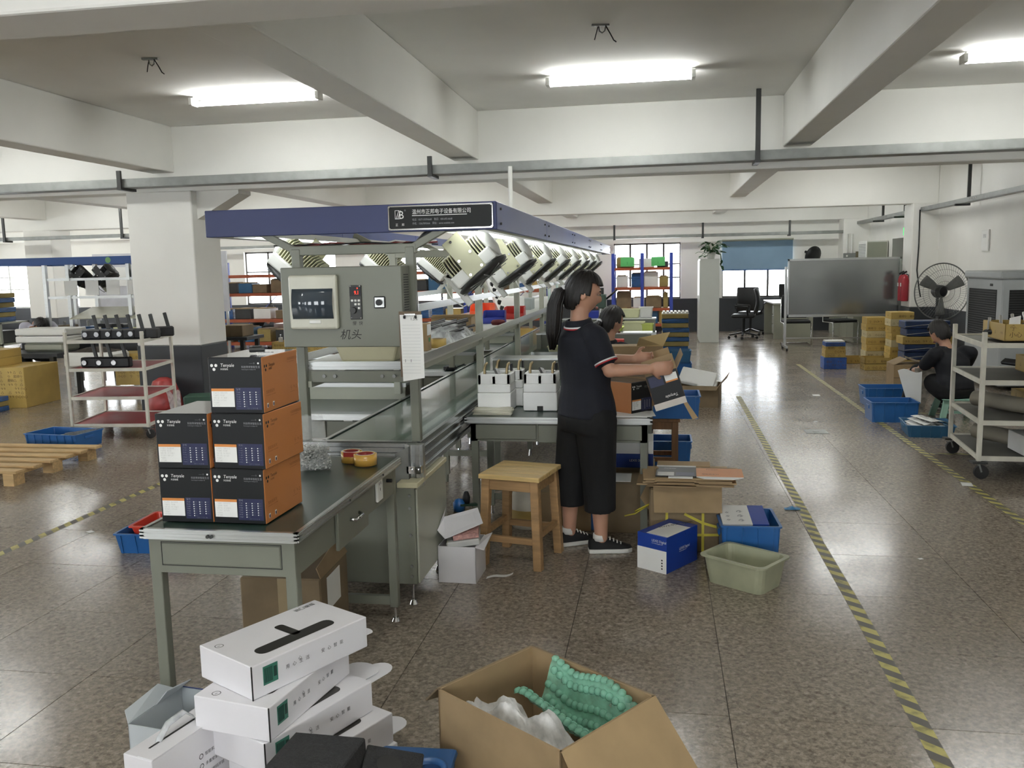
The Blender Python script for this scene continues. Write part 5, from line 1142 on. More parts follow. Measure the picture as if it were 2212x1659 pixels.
for P in ([(.06, 0, .04), (.0, -.02, .0), (-.1, .0, -.06)], [(-.02, 0, -.02), (-.1, .02, -.08), (-.16, .04, -.1)]): MB().tube(P, .005, n=5, flat=.2).build('strap', mt('yellow_strap', '#c9bb45', .4), ww)
# strapped carton with flattened cartons on top
st = thing('strapped_carton', 'big brown carton bound with yellow straps, front flap hanging open', 'box', (.14, 4.93, 0), .02)
MB().box(-.19, -.2, 0, .19, .2, .36).build('body', CARDD, st, bevel=.008)
MB().sheet([(-.17, -.2, .37), (.2, -.2, .38), (.2, -.225, .235), (-.165, -.225, .23)], .004).build('front_flap', CARD, st)
YS = MATS['yellow_strap']
for P, nm in (([(-.1, -.203, 0), (-.095, -.203, .225)], 's'), ([(.1, -.203, 0), (.1, -.203, .225)], 's'), ([(-.19, -.203, .125), (.0, -.204, .1), (.19, -.203, .105)], 's'), ([(.0, -.204, .22), (.1, -.205, .17), (.19, -.203, .145)], 's')):
    m = MB()
    for a_, b_ in zip(P, P[1:]): m.bar(a_, b_, .014, .002, up=(0, 1, 0))
    m.build('strap', YS, st)
random.seed(9)
fc = [('flattened brown carton at the bottom of the pile on the strapped carton', -.02, .0, .52, .3, CARD), ('flattened brown carton, second of the pile on the strapped carton', .0, .02, .5, .32, CARDL), ('flattened brown carton, third of the pile on the strapped carton', -.01, .01, .46, .34, CARD), ('flattened carton with dark print in the middle of the pile', -.015, .0, .48, .3, CARDL)]
for k, (l, x, y, w_, d, mm) in enumerate(fc):
    t = thing('flattened_carton', l, 'cardboard', (.17+x, 4.84+y, .385+k*.011), .03*k-.04, 'flattened cartons on the strapped carton')
    MB().box(-w_/2, -d/2, 0, w_/2, d/2, .009).build('sheet', mm, t); MB().box(-w_/2+.06, -d/2-.03, .001, w_/2-.2, -d/2, .006).build('tuck_tab', mm, t)
t = thing('flattened_carton', 'flattened product carton with black and orange printed panels on top of the pile', 'cardboard', (.19, 4.82, .43), -.03, 'flattened cartons on the strapped carton')
MB().box(-.2, -.11, 0, .02, .11, .006).build('black_panel', GLB, t); MB().box(.02, -.1, 0, .27, .09, .0065).build('orange_panel', ORANGE, t); MB().prism([(.02, -.1), (.27, -.1), (.22, -.14), (.06, -.14)], .005).build('white_tab', PAPER, t); MB().box(-.13, -.14, 0, .0, -.11, .005).build('white_tab', PAPER, t); MB().box(-.2, .11, 0, .02, .15, .005).build('white_edge', PAPER, t); MB().box(-.2, .15, -.002, .1, .27, .004).build('kraft_back', CARDL, t); MB().box(.02, .09, -.002, .25, .13, .003).build('kraft_back', CARD, t)
m = MB(); m.box(-.19, -.1, .0062, -.1, -.02, .0066, 0); m.box(-.09, -.1, .0062, .01, -.02, .0066, 1); m.text('Tenyale', .022, MX((-.16, .06, .0066)), 2, 1, .2); m.text('Tenyale', .022, MX((.07, .05, .0072)), 3, 1, .2); m.text('智能锁系列', .018, MX((.05, -.06, .0072)), 3); m.build('print', [PAPER, NAVYI, WINK, INK], t)['kind'] = 'stuff'
# blue and white product box on the floor
RBL = mt('royal_blue_gloss', '#1f3f96', .35, var=.04)
bb = thing('blue_product_box', 'blue and white product box with a handwritten white label on top', 'box', (.052, 4.54, 0), math.atan2(-.10, .15))
lw, ld, lh = .18, .30, .195
V = [(x, y, z) for z in (0, lh) for y in (-ld/2, ld/2) for x in (-lw/2, lw/2)]
m = MB(); m.add(V, [(0, 2, 3, 1), (4, 5, 7, 6), (2, 6, 7, 3), (0, 4, 6, 2), (1, 3, 7, 5), (0, 1, 5, 4)], 0); m.build('body', [RBL], bb, bevel=.002, fix=True)
MB().box(-lw/2, -ld/2-.001, 0, lw/2, -ld/2, .12).build('white_panel', PAPER, bb); MB().box(-lw/2+.05, -ld/2+.01, lh, lw/2, ld/2-.07, lh+.001).build('white_label', PAPER, bb)
m = MB(); F = lambda x, z: MX((x, -ld/2-.0014, z), FRONT); G = lambda y, z: MX((lw/2+.0008, y, z), RIGHT)
m.text('LEXIS Digital', .019, F(.0, .16), 0, .9); m.text('www.lexisdigital.com', .008, F(.0, .15), 0); m.text('LEXIS Digital', .019, G(-.03, .1), 0); m.text('www.lexisdigital.com', .008, G(-.03, .09), 0)
for k in range(4): m.text('●', .012, F(.058, .02+.015*k), 1)
m.text('LEXIS', .014, MX((.0, .1, lh+.0008), (0, 0, .3)), 0); m.build('print', [WINK, INK], bb)['kind'] = 'stuff'
m = MB(); m.text('HW3-杭州-3台装', .03, MX((-.03, -.03, lh+.0016), (0, 0, 1.2)), 0, 1, .2); m.build('handwriting', INK, bb)
MB().sheet([(lw/2+.001, .02, lh), (lw/2+.001, .1, lh), (lw/2+.003, .09, lh-.025), (lw/2+.003, .03, lh-.025)], .001).build('tuck_tab', RBL, bb)
# blue crate with a carton inside, beige tub
crate('blue crate holding a blue and white carton behind the beige tub', .30, .34, .22, (.475, 4.70, 0), .03, taper=.93)
cc = thing('blue_white_carton', 'blue and white carton with printed symbols lying in the blue crate', 'box', (.45, 4.72, .17), (.12, 0, .03)); MB().box(-.115, -.13, 0, .04, .13, .06).build('white_half', PAPER, cc); MB().box(.04, -.13, 0, .125, .13, .06).build('blue_half', RBL, cc)
m = MB()
for k in range(3):
    for j in range(2): m.text('☂♺'[j], .035, MX((-.03+.0, -.09+.06*k, .0606)), 0); m.text('#', .03, MX((-.09, -.08+.05*k, .0606), (0, 0, -.4)), 0)
m.build('print', GINK, cc)['kind'] = 'stuff'
tub('beige_tub', 'empty worn beige plastic tub with a wide rim on the floor', .335, .25, .145, TUBM, (.425, 4.29, 0), math.radians(-36), .84, .006, .014, 'tub', r_=.035)
gv = thing('blue_glove', 'crumpled blue film scrap on the hazard tape', 'scrap', (.855, 5.66, 0)); MB().grid(lambda u, v: Vector((-.05+.1*u, -.025+.05*v, .004+.02*abs(math.sin(7*u+3*v))*math.sin(PI*u)*math.sin(PI*v))), 8, 6).build('film', mt('blue_scrap', '#3c7fb0', .4), gv)
for x, y, s_, l in ((2.15, 6.42, .1, 'white paper square lying on the hazard tape by the trolley wheel'), (1.55, 8.9, .05, 'small white paper scrap on the aisle floor'), (1.38, 4.75, .025, 'tiny white scrap beyond the beige tub'), (-3.5, 4.75, .05, 'small white scrap left of the blue crate'), (-.72, 2.85, .04, 'white paper scrap between the white boxes and the open carton'), (1.86, 10.7, .12, 'white paper scrap at the far hazard tape')):
    tag(MB().ob((0, 0, .0012), (s_, s_*.7, .0012), rot(0, 0, random.random()*3)).build('paper_scrap', PAPER, loc=(x, y, 0)), l, 'paper', 'paper scraps on the floor')
fdr = thing('floor_drain', 'square metal floor socket cover in the aisle tiles', 'cover', (1.46, 8.36, 0)); MB().box(-.1, -.1, 0, .1, .1, .004).build('cover', STEEL, fdr, bevel=.002); MB().cyl((0, 0, .004), (0, 0, .007), .03, n=16).build('screw_plug', STEEL, fdr)
# carton in the woman's hands (upside down, open end up)
hc = thing('held_carton', 'open black and orange carton held upside down by the woman', 'box', (.035, 4.725, .93), (0, PI-.30, .06))
a, b, h = .085, .11, .19
for q, mm, nm in (((-a, -b, a, -b+.003), GLB, 'front_panel'), ((-a, b-.003, a, b), GLB, 'back_panel'), ((-a, -b, -a+.003, b), CARDL, 'side_panel'), ((a-.003, -b, a, b), ORS, 'side_panel')): MB().box(q[0], q[1], -.09, q[2], q[3], .1).build(nm, mm, hc)
MB().box(-a, -b, .097, a, b, .1).build('end_panel', PAPER, hc); MB().box(-a, -b-.0008, .065, a, -b, .1).build('white_strip', mt('pale_board', '#cfc8c0', .6), hc)
MB().sheet([(-a, -b, -.09), (a, -b, -.09), (a+.0, -b+.03, -.17), (-a, -b+.03, -.17)], .003).build('flap', CARD, hc); MB().sheet([(-a, b, -.09), (a, b, -.09), (a, b+.05, -.18), (-a, b+.05, -.18)], .003).build('flap', CARDL, hc); MB().sheet([(-a, -b, -.09), (-a, b, -.09), (-a-.06, b, -.16), (-a-.05, -b, -.15)], .003).build('flap', CARD, hc); MB().sheet([(a, -b, -.09), (a, b, -.09), (a+.1, b, -.15), (a+.1, -b, -.13)], .003).build('flap', CARDD, hc)
MB().sheet([(-a, -b, .1), (-a+.02, -b, .1), (-a+.0, -b+.01, .2), (-a-.03, -b+.01, .2)], .003).build('loose_flap', CARDL, hc)
m = MB(); F = lambda x, z: MX((x, -b-.001, z), FRONT); m.box(-a+.01, -b-.0012, -.075, -.01, -b-.0004, -.03, 0); m.box(-a+.01, -b-.0014, -.038, -.01, -b-.0006, -.03, 3); m.box(.0, -b-.0012, -.08, a-.01, -b-.0004, -.025, 1); m.text('Tenyale', .022, F(-a+.03, .035), 2, 1, .2)
for r in range(6): m.text('TY-01  ■ 款式  ■ 款式', .006, F(.004, -.035-.007*r), 4)
m.build('print', [PAPER, NAVYI, WINK, ORINK, GINK], hc)['kind'] = 'stuff'
dup(pc, (-.205, 5.18, .7225), .9, 'black and orange product carton standing on the packing bench behind the held carton')
kc = thing('kraft_carton', 'open plain brown carton standing on the packing bench behind the woman\'s arms', 'box', (-.13, 5.38, .7225), .0)
MB().box(-.16, -.05, 0, .16, .1, .37).build('body', CARD, kc, bevel=.004); MB().sheet([(.0, -.05, .37), (.16, -.05, .37), (.2, -.12, .46), (.02, -.16, .43)], .003).build('flap', mt('pale_flap', '#dcc48f', .7), kc)
# open carton with white foam lid in the aisle
oa = thing('foam_carton', 'open brown carton with a tilted white foam lid beside the aisle tape', 'box', (.45, 9.95, 0), -.15)
for q in ((-.24, -.2, .24, -.195), (-.24, .195, .24, .2), (-.24, -.2, -.235, .2), (.235, -.2, .24, .2)): MB().box(q[0], q[1], 0, q[2], q[3], .24).build('side', CARDD, oa)
MB().sheet([(.24, -.2, .24), (.24, .2, .24), (.33, .18, .36), (.33, -.18, .34)], .004).build('flap', CARDD, oa); MB().sheet([(-.24, -.2, .24), (.24, -.2, .24), (.22, -.26, .2), (-.22, -.26, .2)], .004).build('flap', CARDD, oa); MB().sheet([(-.24, -.2, .24), (-.24, .2, .24), (-.32, .18, .3), (-.32, -.18, .28)], .004).build('flap', CARD, oa)
MB().ob((-.01, .03, .3), (.4, .34, .05), rot(.35, .18, 0)).build('foam_lid', FOAM, oa, bevel=.01); MB().ob((.1, -.02, .22), (.2, .3, .05), rot(.1, .1, 0)).build('foam_block', FOAM, oa)
# tall stack of blue wrapped bundles
def bundle_stack(label, n, w_, d, lh_, loc, rz=0, top=True, mats=None, grp='stacks of wrapped bundles'):
    t = thing('bundle_stack', label, 'stack', loc, rz, grp)
    for k in range(n):
        mm = (mats or (BLUEF, KRAFT))[k % 2]; o = random.uniform(-.012, .012)
        MB().box(-w_/2+o, -d/2, k*lh_+.001, w_/2+o, d/2, (k+1)*lh_-.001).build('bundle', mm, t, bevel=.008, seg=2)
    return t
bundle_stack('tall stack of blue film wrapped bundles with kraft layers behind the blue crate', 12, .40, .45, .07, (.26, 13.6, 0))
tt_ = thing('toothed_tray', 'white toothed tray on top of the tall blue bundle stack', 'tray', (.26, 13.6, .84)); MB().box(-.2, -.2, 0, .2, .2, .01).build('base', WHITE, tt_)
for k in range(7): MB().box(-.19+k*.058, -.2, .01, -.155+k*.058, .2, .035).build('tooth', WHITE, tt_)
crate('teal blue crate beside the tall bundle stack', .36, .3, .17, (.28, 12.6, .2), 0, CRATED); crate('blue crate under the teal crate beside the bundle stack', .38, .32, .19, (.28, 12.6, 0), 0)

# ================================================================== RIGHT SIDE
def printed(label, w_, d, h, loc, rz=0, group='yellow printed cartons', open_=False, mat=YELLOW, seed=0):
    t = thing('printed_carton', label, 'box', loc, rz, group); rr = random.Random(seed)
    if open_:
        for q in ((-w_/2, -d/2, w_/2, -d/2+.006), (-w_/2, d/2-.006, w_/2, d/2), (-w_/2, -d/2, -w_/2+.006, d/2), (w_/2-.006, -d/2, w_/2, d/2)): MB().box(q[0], q[1], 0, q[2], q[3], h).build('side', mat, t)
        MB().box(-w_/2, -d/2, 0, w_/2, d/2, .006).build('base', CARDD, t)
    else: MB().box(-w_/2, -d/2, 0, w_/2, d/2, h).build('body', mat, t, bevel=.004)
    m = MB(); x = -w_/2+.03
    while x < w_/2-.06:
        for z in [h*.25+.05*k for k in range(max(1, int(h/.06)))]:
            if z < h-.03 and rr.random() < .95: m.text(rr.choice(['小心', '♺', '↑↑', '☂', '易碎']), .042, MX((x, -d/2-.0008, z), FRONT))
        x += rr.uniform(.06, .1)
    y = -d/2+.03
    while y < d/2-.08: m.text(rr.choice(['♺', '易碎', '↑↑']), .03, MX((-w_/2-.0008, y+.06, h*.35), LEFT)); y += .13
    if m.v: m.build('print', mt('brown_print', '#5b4522', .6), t)['kind'] = 'stuff'
    return t
tR = thing('shelf_trolley', 'white steel shelf trolley loaded with yellow trays beside the hazard tape', 'trolley', (2.72, 7.0, 0))
# corner posts run slightly skew to the aisle
PT = {'nl': (-.44, -.40), 'fl': (-.36, .48), 'nr': (.62, -.44), 'fr': (.66, .44)}
for k, (x, y) in PT.items():
    MB().box(x-.015, y-.015, .13, x+.015, y+.015, 1.06).build('post', WFRAME, tR, bevel=.002)
    c = thing if False else None
    w0 = MB().box(x-.05, y-.04, .115, x+.05, y+.04, .13).build('caster_plate', DARK, tR)
    MB().bar((x, y, .115), (x+.02, y, .05), .03, .012).build('caster_fork', STEEL, w0); MB().cyl((x+.02, y-.014, .05), (x+.02, y+.014, .05), .05, n=20).build('wheel', RUBBER, w0)
SH = mt('grey_shelf_board', '#5f5e58', .6)
for z in (.15, .41, .70, .965):
    for p, q in (('nl', 'nr'), ('fl', 'fr'), ('nl', 'fl'), ('nr', 'fr')): MB().bar(PT[p]+(z,), PT[q]+(z,), .012, .035).build('shelf_rail', WFRAME, tR)
    MB().poly([PT['nl']+(z+.0,), PT['nr']+(z,), PT['fr']+(z,), PT['fl']+(z,)]).build('shelf_board', SH, tR, solid=.008)
printed('yellow open tray full of black levers on the trolley top shelf', .55, .5, .12, (2.72, 6.9, .99), -.05, 'yellow trays on the shelf trolley', True, seed=1)
for k in range(5):
    lv_ = thing('lever_part', 'black lever lying in the yellow tray on the trolley top', 'part', (2.53+.1*k, 6.86+.02*k, 1.02+.012*k), (0, -.25, .5+.1*k), 'black levers in the top yellow tray'); MB().box(-.03, -.2, 0, .03, .2, .03).build('bar', BLACK, lv_, bevel=.008); MB().cyl((-.02, .15, .03), (.06, .2, .1), .012, n=8).build('pin', CHROME, lv_)
tag(MB().sheet([(2.47, 6.7, 1.08), (2.53, 6.66, 1.08), (2.54, 6.68, 1.17), (2.48, 6.72, 1.15)], .002).build('label_sheet', PAPER), 'white paper curled over the edge of the yellow top tray', 'paper'); tag(MB().box(2.6, 6.645, 1.1, 2.655, 6.647, 1.16).build('label_sheet', PAPER), 'small white note tucked upright in the yellow top tray', 'paper')
printed('yellow open tray on the trolley shelf second from the top', .5, .45, .12, (2.95, 6.95, .725), -.05, 'yellow trays on the shelf trolley', True, seed=2)
printed('yellow shallow tray, lower of two on the trolley middle shelf', .5, .45, .075, (2.93, 6.95, .435), -.05, 'yellow trays on the shelf trolley', False, seed=3); printed('yellow shallow open tray, upper of two on the trolley middle shelf', .5, .45, .07, (2.93, 6.95, .512), -.05, 'yellow trays on the shelf trolley', True, seed=4)
for k in range(3):
    lv_ = thing('lever_part', 'black lever on the trolley second shelf', 'part', (2.75+.12*k, 7.2, .76+.02*k), (0, -.6, .4), 'black levers on the second trolley shelf'); MB().box(-.03, -.16, 0, .03, .16, .03).build('bar', BLACK, lv_, bevel=.008)
for y0, z0, l in ((7.05, .50, 'rolled grey mat on the trolley middle shelf'), (7.0, .25, 'rolled grey mat on the trolley bottom shelf')):
    t = thing('rolled_mat', l, 'roll', (2.60, y0, z0-.012), (0, 0, .5), 'rolled mats on the shelf trolley'); MB().lathe([(.04, -.27), (.058, -.27), (.06, .27), (.04, .27), (.04, -.27)], 20, (0, 0, 0), rot(-PI/2)).build('roll', mt('grey_mat', '#8c8678', .8, var=.1), t); MB().lathe([(0, -.26), (.04, -.26)], 20, (0, 0, 0), rot(-PI/2)).build('core', INK, t)
wx, _ = simple_box('white_carton', 'white carton with black lettering on the trolley bottom shelf', 'box', .4, .3, .14, (2.78, 6.75, .17), 0, PAPER); MB().text('LEXIS  L', .055, MX((-.12, -.1508, .05), FRONT)).build('lettering', INK, wx); MB().box(-.1, -.1, .141, .2, .1, .15).build('black_part', BLACK, wx)
rdp, _ = simple_box('red_parts_tray', 'dark red tray behind the yellow trays on the trolley middle shelf', 'tray', .3, .2, .05, (2.75, 7.3, .435), 0, REDM)
# crates, stool and papers
crate('long blue crate behind the deeper blue crate near the seated worker', .58, .34, .2, (2.52, 10.05, 0), 0)
crate('deep blue crate standing on the hazard tape', .44, .34, .2, (2.29, 9.05, 0), .0, taper=.93)
crate('shallow teal blue crate full of printed sheets in front of the seated worker', .40, .42, .11, (2.42, 8.32, 0), -.1, CRATED)
for k in range(4):
    t = thing('printed_sheet', 'printed white sheet in the shallow teal crate', 'sheet', (2.38+.03*k, 8.3+.02*k, .075+.014*k), (.1, .1*(k-1), .2*k), 'printed sheets in the teal crate'); MB().grid(lambda u, v: Vector((-.14+.28*u, -.12+.24*v, .02*math.sin(PI*u))), 6, 2).build('sheet', PAPER, t); m = MB()
    for i in range(4):
        for j in range(3): m.text('♦♠'[(i+j) % 2], .04, MX((-.1+.06*i, -.09+.07*j, .021)))
    m.build('print', INK, t)['kind'] = 'stuff'
tag(MB().box(2.18, 9.02, .12, 2.4, 9.12, .124).build('white_card', PAPER), 'white card lying in the deep blue crate', 'card')
gs = thing('green_stool', 'pale green plastic stool under the seated worker', 'stool', (2.92, 9.15, 0)); gs.scale = (1, 1, .66); GP = mt('pale_green_plastic', '#8fb5a3', .4)
MB().box(-.16, -.16, .3, .16, .16, .325).build('seat', GP, gs, bevel=.01)
for sx in (-1, 1):
    for sy in (-1, 1): MB().bar((sx*.12, sy*.12, .3), (sx*.17, sy*.17, 0), .06, .03, up=(0, 1, 0)).build('leg', GP, gs, bevel=.004)
MB().box(-.15, -.145, .11, .15, -.135, .15).build('rung', GP, gs)
wr = thing('wrap_cloth', 'white sheet and camouflage cloth hanging over the seated worker\'s knee', 'cloth', (2.56, 9.3, .0)); wr.scale = (1, 1, .9); MB().grid(lambda u, v: Vector((-.16+.22*u+.1*v*(1-u), -.02-.05*u, .52-.36*v+.02*math.sin(6*u))), 8, 8).build('white_sheet', PAPER, wr); MB().grid(lambda u, v: Vector((.0+.2*u*(1-.6*v), -.03-.05*u, .55-.5*v)), 8, 8).build('camo_cloth', mt('camo_cloth', '#8d867a', .9, var=.6, scale=14), wr)
brn = thing('brown_carton', 'plain brown carton with half open lid behind the seated worker', 'box', (3.02, 11.25, 0), 0); MB().box(-.2, -.18, 0, .2, .18, .32).build('body', CARD, brn, bevel=.004); MB().box(-.2, -.1815, .158, .2, -.18, .162).build('seam', INK, brn); MB().sheet([(-.2, -.18, .32), (-.2, .18, .32), (-.05, .17, .39), (-.05, -.17, .39)], .004).build('flap', CARD, brn); MB().sheet([(.2, -.18, .32), (.2, .18, .32), (-.02, .17, .4), (.0, -.17, .37)], .004).build('flap', CARDD, brn)
# stacks of yellow cartons and blue bundles
BLP = mt('blue_printed_board', '#2f56a0', .4, var=.3, scale=9)
k_ = [('blue printed carton at the bottom of the small aisle stack', .32, .3, .17, BLP), ('yellow carton, second of the small aisle stack', .29, .27, .055, YELLOW), ('yellow carton, third of the small aisle stack', .29, .27, .055, YELLOW), ('yellow carton under the top of the small aisle stack', .28, .27, .05, YELLOW), ('blue and white carton topmost of the small aisle stack', .28, .26, .06, BLP)]
z = 0
for k, (l, a_, b_, c_, mm) in enumerate(k_): printed(l, a_, b_, c_, (2.58, 13.5, z), .0, 'cartons in the small aisle stack', False, mm, k); z += c_+.001
tag(MB().box(-.13, -.12, 0, .13, .12, .02).build('flat_white_carton', PAPER, loc=(2.58, 13.5, z)), 'flat white carton on the small aisle stack', 'box')
for k, (x, y, z, a_, b_, c_, op, l) in enumerate(((3.13, 13.35, 0, .34, .3, .09, 0, 'yellow carton on the floor right of the small stack'), (3.13, 13.35, .092, .34, .3, .09, 1, 'open yellow carton lying on another right of the small stack'), (2.98, 14.2, 0, .3, .3, .1, 1, 'open yellow carton between the small stack and the tall stack'))): printed(l, a_, b_, c_, (x, y, z), 0, 'yellow cartons on the floor', bool(op), seed=20+k)
for c, (x, y, n) in enumerate(((3.52, 15.1, 6), (3.78, 14.6, 7))):
    for k in range(n): printed('yellow printed carton, layer %s of the %s tall stack by the right pillar' % (['one', 'two', 'three', 'four', 'five', 'six', 'seven'][k], ['rear', 'front'][c]), .34, .36, .108, (x+random.uniform(-.015, .015), y, .11*k), 0, 'yellow cartons by the right pillar', False, YELLOW if (k+c) % 3 else mt('white_yellow_board', '#cfc39a', .5), 40+k+10*c)
for k in range(6):
    if k % 3 == 0: printed('yellow printed carton in the fan-side stack, '+['at its base', '', '', 'between blue bundles'][k], .7, .36, .11, (3.9, 13.7, .115*k), 0, 'stack beside the big fan', False, YELLOW, 60+k)
    else:
        t = thing('wrapped_bundle', 'dark blue wrapped bundle in the fan-side stack, '+['', 'just above the base carton', 'second above the base carton', '', 'second from its top', 'topmost'][k], 'bundle', (3.9+random.uniform(-.02, .02), 13.7, .115*k), 0, 'stack beside the big fan'); MB().box(-.31, -.18, .002, .31, .18, .11).build('wrap', mt('dark_blue_film', '#263c66', .3, var=.4, scale=9, stretch=(1, 1, 10), bump=.4, bscale=20), t, bevel=.01); MB().tube([(-.31, -.185, .03), (0, -.186, .06), (.31, -.185, .05)], .004, n=5).build('strap', WHITE, t)
# pedestal fan with wire guard
pf = thing('pedestal_fan', 'big black pedestal fan with wire guard before the air cooler', 'fan', (3.80, 12.75, 0), math.radians(12)); fz = 1.14
MB().lathe([(0, 0), (.22, .0), (.22, .03), (.05, .06), (.025, .08), (.022, .8), (0, .8)], 24).build('stand', BLACK, pf); MB().cyl((0, .05, .75), (0, .05, fz), .02, n=12).build('neck', BLACK, pf)
MB().lathe([(0, -.09), (.05, -.085), (.085, -.05), (.09, .05), (.06, .12), (0, .14)], 24, (0, 0, fz), rot(-PI/2)).build('motor', BLACK, pf)
gd = None
m = MB(); R = .385
for rr in (R, R*.985): m.tube([(rr*math.cos(q*2*PI/48), -.06, fz+rr*math.sin(q*2*PI/48)) for q in range(48)], .006, n=6, closed=True)
gd = m.build('guard_rim', STEEL, pf)
m = MB()
for q in range(60):
    a_ = q*2*PI/60; m.tube([(.07*math.cos(a_), -.13, fz+.07*math.sin(a_)), (.25*math.cos(a_+.08), -.125, fz+.25*math.sin(a_+.08)), (R*math.cos(a_+.12), -.06, fz+R*math.sin(a_+.12))], .0022, n=4)
for rr in (.14, .22, .3): m.tube([(rr*math.cos(q*2*PI/40), -.128, fz+rr*math.sin(q*2*PI/40)) for q in range(40)], .0025, n=4, closed=True)
o = m.build('guard_wires', STEEL, pf); o['kind'] = 'stuff'
for q in range(3):
    a_ = q*2*PI/3+.5; MB().grid(lambda u, v: Vector((math.cos(a_+(u-.5)*.7*(1-.3*v))*(.08+.24*v), -.05+.05*(u-.5), fz+math.sin(a_+(u-.5)*.7*(1-.3*v))*(.08+.24*v))), 5, 5).build('blade', mt('fan_blade', '#8a8b88', .4), pf, solid=.003)
# air cooler
ac = thing('air_cooler', 'grey evaporative air cooler with black louver pads by the right wall', 'air cooler', (4.28, 11.7, 0)); CG = mt('cooler_grey', '#b4b8b8', .45, var=.04); PAD = mt('black_pad', '#1c1d1d', .8)
MB().box(-.28, -.6, .05, .32, .6, 1.33).build('body', CG, ac, bevel=.015); MB().box(-.31, -.63, 1.33, .33, .63, 1.42).build('top_cap', CG, ac, bevel=.02, seg=2)
for nm, (x0, y0, x1, y1) in (('pad', (-.284, -.44, -.278, .5)), ('pad', (-.2, -.606, .24, -.6))):
    p = MB().box(x0, y0, .55, x1, y1, 1.2).build('louver_pad', PAD, ac)
    for k in range(22):
        z = .56+k*.029
        (MB().box(x0-.004, y0, z, x0, y1, z+.008) if nm and x1-x0 < .1 else MB().box(x0, y0-.004, z, x1, y0, z+.008)).build('slat', DARK, p)
MB().box(-.286, -.3, 1.24, -.28, -.22, 1.27).build('badge', INK, ac)
nb = thing('notice_board', 'small framed notice on the right wall', 'sign', (XR-.012, 13.5, 1.68)); MB().box(-.01, -.14, 0, .008, .14, .3).build('frame', WHITE, nb); MB().box(-.012, -.12, .02, -.0095, .12, .28).build('sheet', PAPER, nb); MB().text('须知', .06, MX((-.0125, .07, .19), LEFT)).build('lettering', GINK, nb)
for k in range(2):
    e = thing('fire_extinguisher', 'red fire extinguisher hung on the right pillar', 'extinguisher', (4.14, 15.78+.17*k, .88), 0, 'red fire extinguishers on the pillar'); RE = mt('extinguisher_red', '#9c2430', .35)
    MB().lathe([(0, 0), (.06, .0), (.065, .02), (.065, .36), (.05, .42), (.02, .45), (0, .45)], 20).build('cylinder', RE, e); MB().ob((-.01, 0, .48), (.09, .02, .03), rot(0, -.5, 0)).build('handle', BLACK, e); MB().tube([(.02, 0, .46), (.06, 0, .44), (.06, 0, .2)], .01).build('hose', BLACK, e); MB().box(-.068, -.03, .25, -.062, .03, .31).build('label', PAPER, e)
cnd = thing('conduit_pipe', 'thin black cable clipped down the right pillar face', 'cable', (4.30, 15.64, .9)); MB().tube([(0, 0, 1.5), (.0, -.005, .9), (-.01, 0, .5), (.03, -.005, .2), (.06, -.01, .05)], .01).build('cable', BLACK, cnd)
ex = thing('exit_sign', 'small green lit exit sign beside the right pillar', 'sign', (4.5, 16.9, 2.02)); MB().box(-.12, -.02, 0, .12, .02, .14).build('case', emit_mat('exit_green', '#1fd060', 1.6), ex)
# ================================================================== BACK OF THE HALL
wbd = thing('whiteboard', 'wheeled whiteboard with a dull mirror-like face before the office corner', 'whiteboard', (3.27, 16.35, 0), 0)
MB().box(-.95, -.015, .63, .93, .015, 1.62).build('panel', mt('dull_mirror', '#9a9d9c', .16, .75, var=.12, scale=1.5), wbd)
for b in ((-.97, .61, .95, .64), (-.97, 1.6, .95, 1.635), (-.97, .61, -.945, 1.635), (.925, .61, .95, 1.635)): MB().box(b[0], -.02, b[1], b[2], .02, b[3]).build('frame', ALU, wbd)
for x in (-1.0, .97):
    l = MB().box(x-.02, -.02, .08, x+.02, .02, 1.5).build('upright', ALU, wbd); MB().bar((x, -.3, .07), (x, .3, .07), .03, .04).build('foot_bar', ALU, l)
    for y in (-.28, .28): MB().cyl((x-.015, y, .03), (x+.015, y, .03), .03, n=14).build('caster', RUBBER, l)
MB().box(-1.0, -.01, .2, .97, .01, .225).build('cross_bar', ALU, wbd); MB().box(-.95, -.06, .595, .93, -.015, .61).build('pen_tray', ALU, wbd)
cab = thing('tall_cabinet', 'tall white filing cabinet standing alone in the back aisle', 'cabinet', (1.02, 18.4, 0)); CW = mt('cabinet_white', '#ced2cc', .4, var=.02)
MB().box(-.19, -.45, 0, .19, .45, 1.68).build('body', CW, cab, bevel=.006); MB().box(-.2, -.44, .05, -.19, -.01, 1.65).build('door', CW, cab, bevel=.003); MB().box(-.2, .01, .05, -.19, .44, 1.65).build('door', CW, cab, bevel=.003); MB().box(-.215, -.05, .8, -.2, -.03, .95).build('handle', CHROME, cab)
pl = thing('potted_plant', 'leafy green pothos in a white pot on the tall cabinet', 'plant', (1.06, 18.3, 1.68)); MB().lathe([(0, 0), (.07, .0), (.1, .13), (.085, .13), (.06, .01), (0, .01)], 20).build('pot', WHITE, pl)
LF = mt('leaf_green', '#2c5a33', .4, var=.3); random.seed(21)
stems = MB(); leaf = MB().grid(lambda u, v: Vector((.03*math.sin(PI*u)**.8*(v-.5)*2*(1-.3*u), .09*u, .012*math.sin(PI*u)-.01*abs(v-.5))), 5, 4).mesh('leaf'); leaf.materials.append(LF)
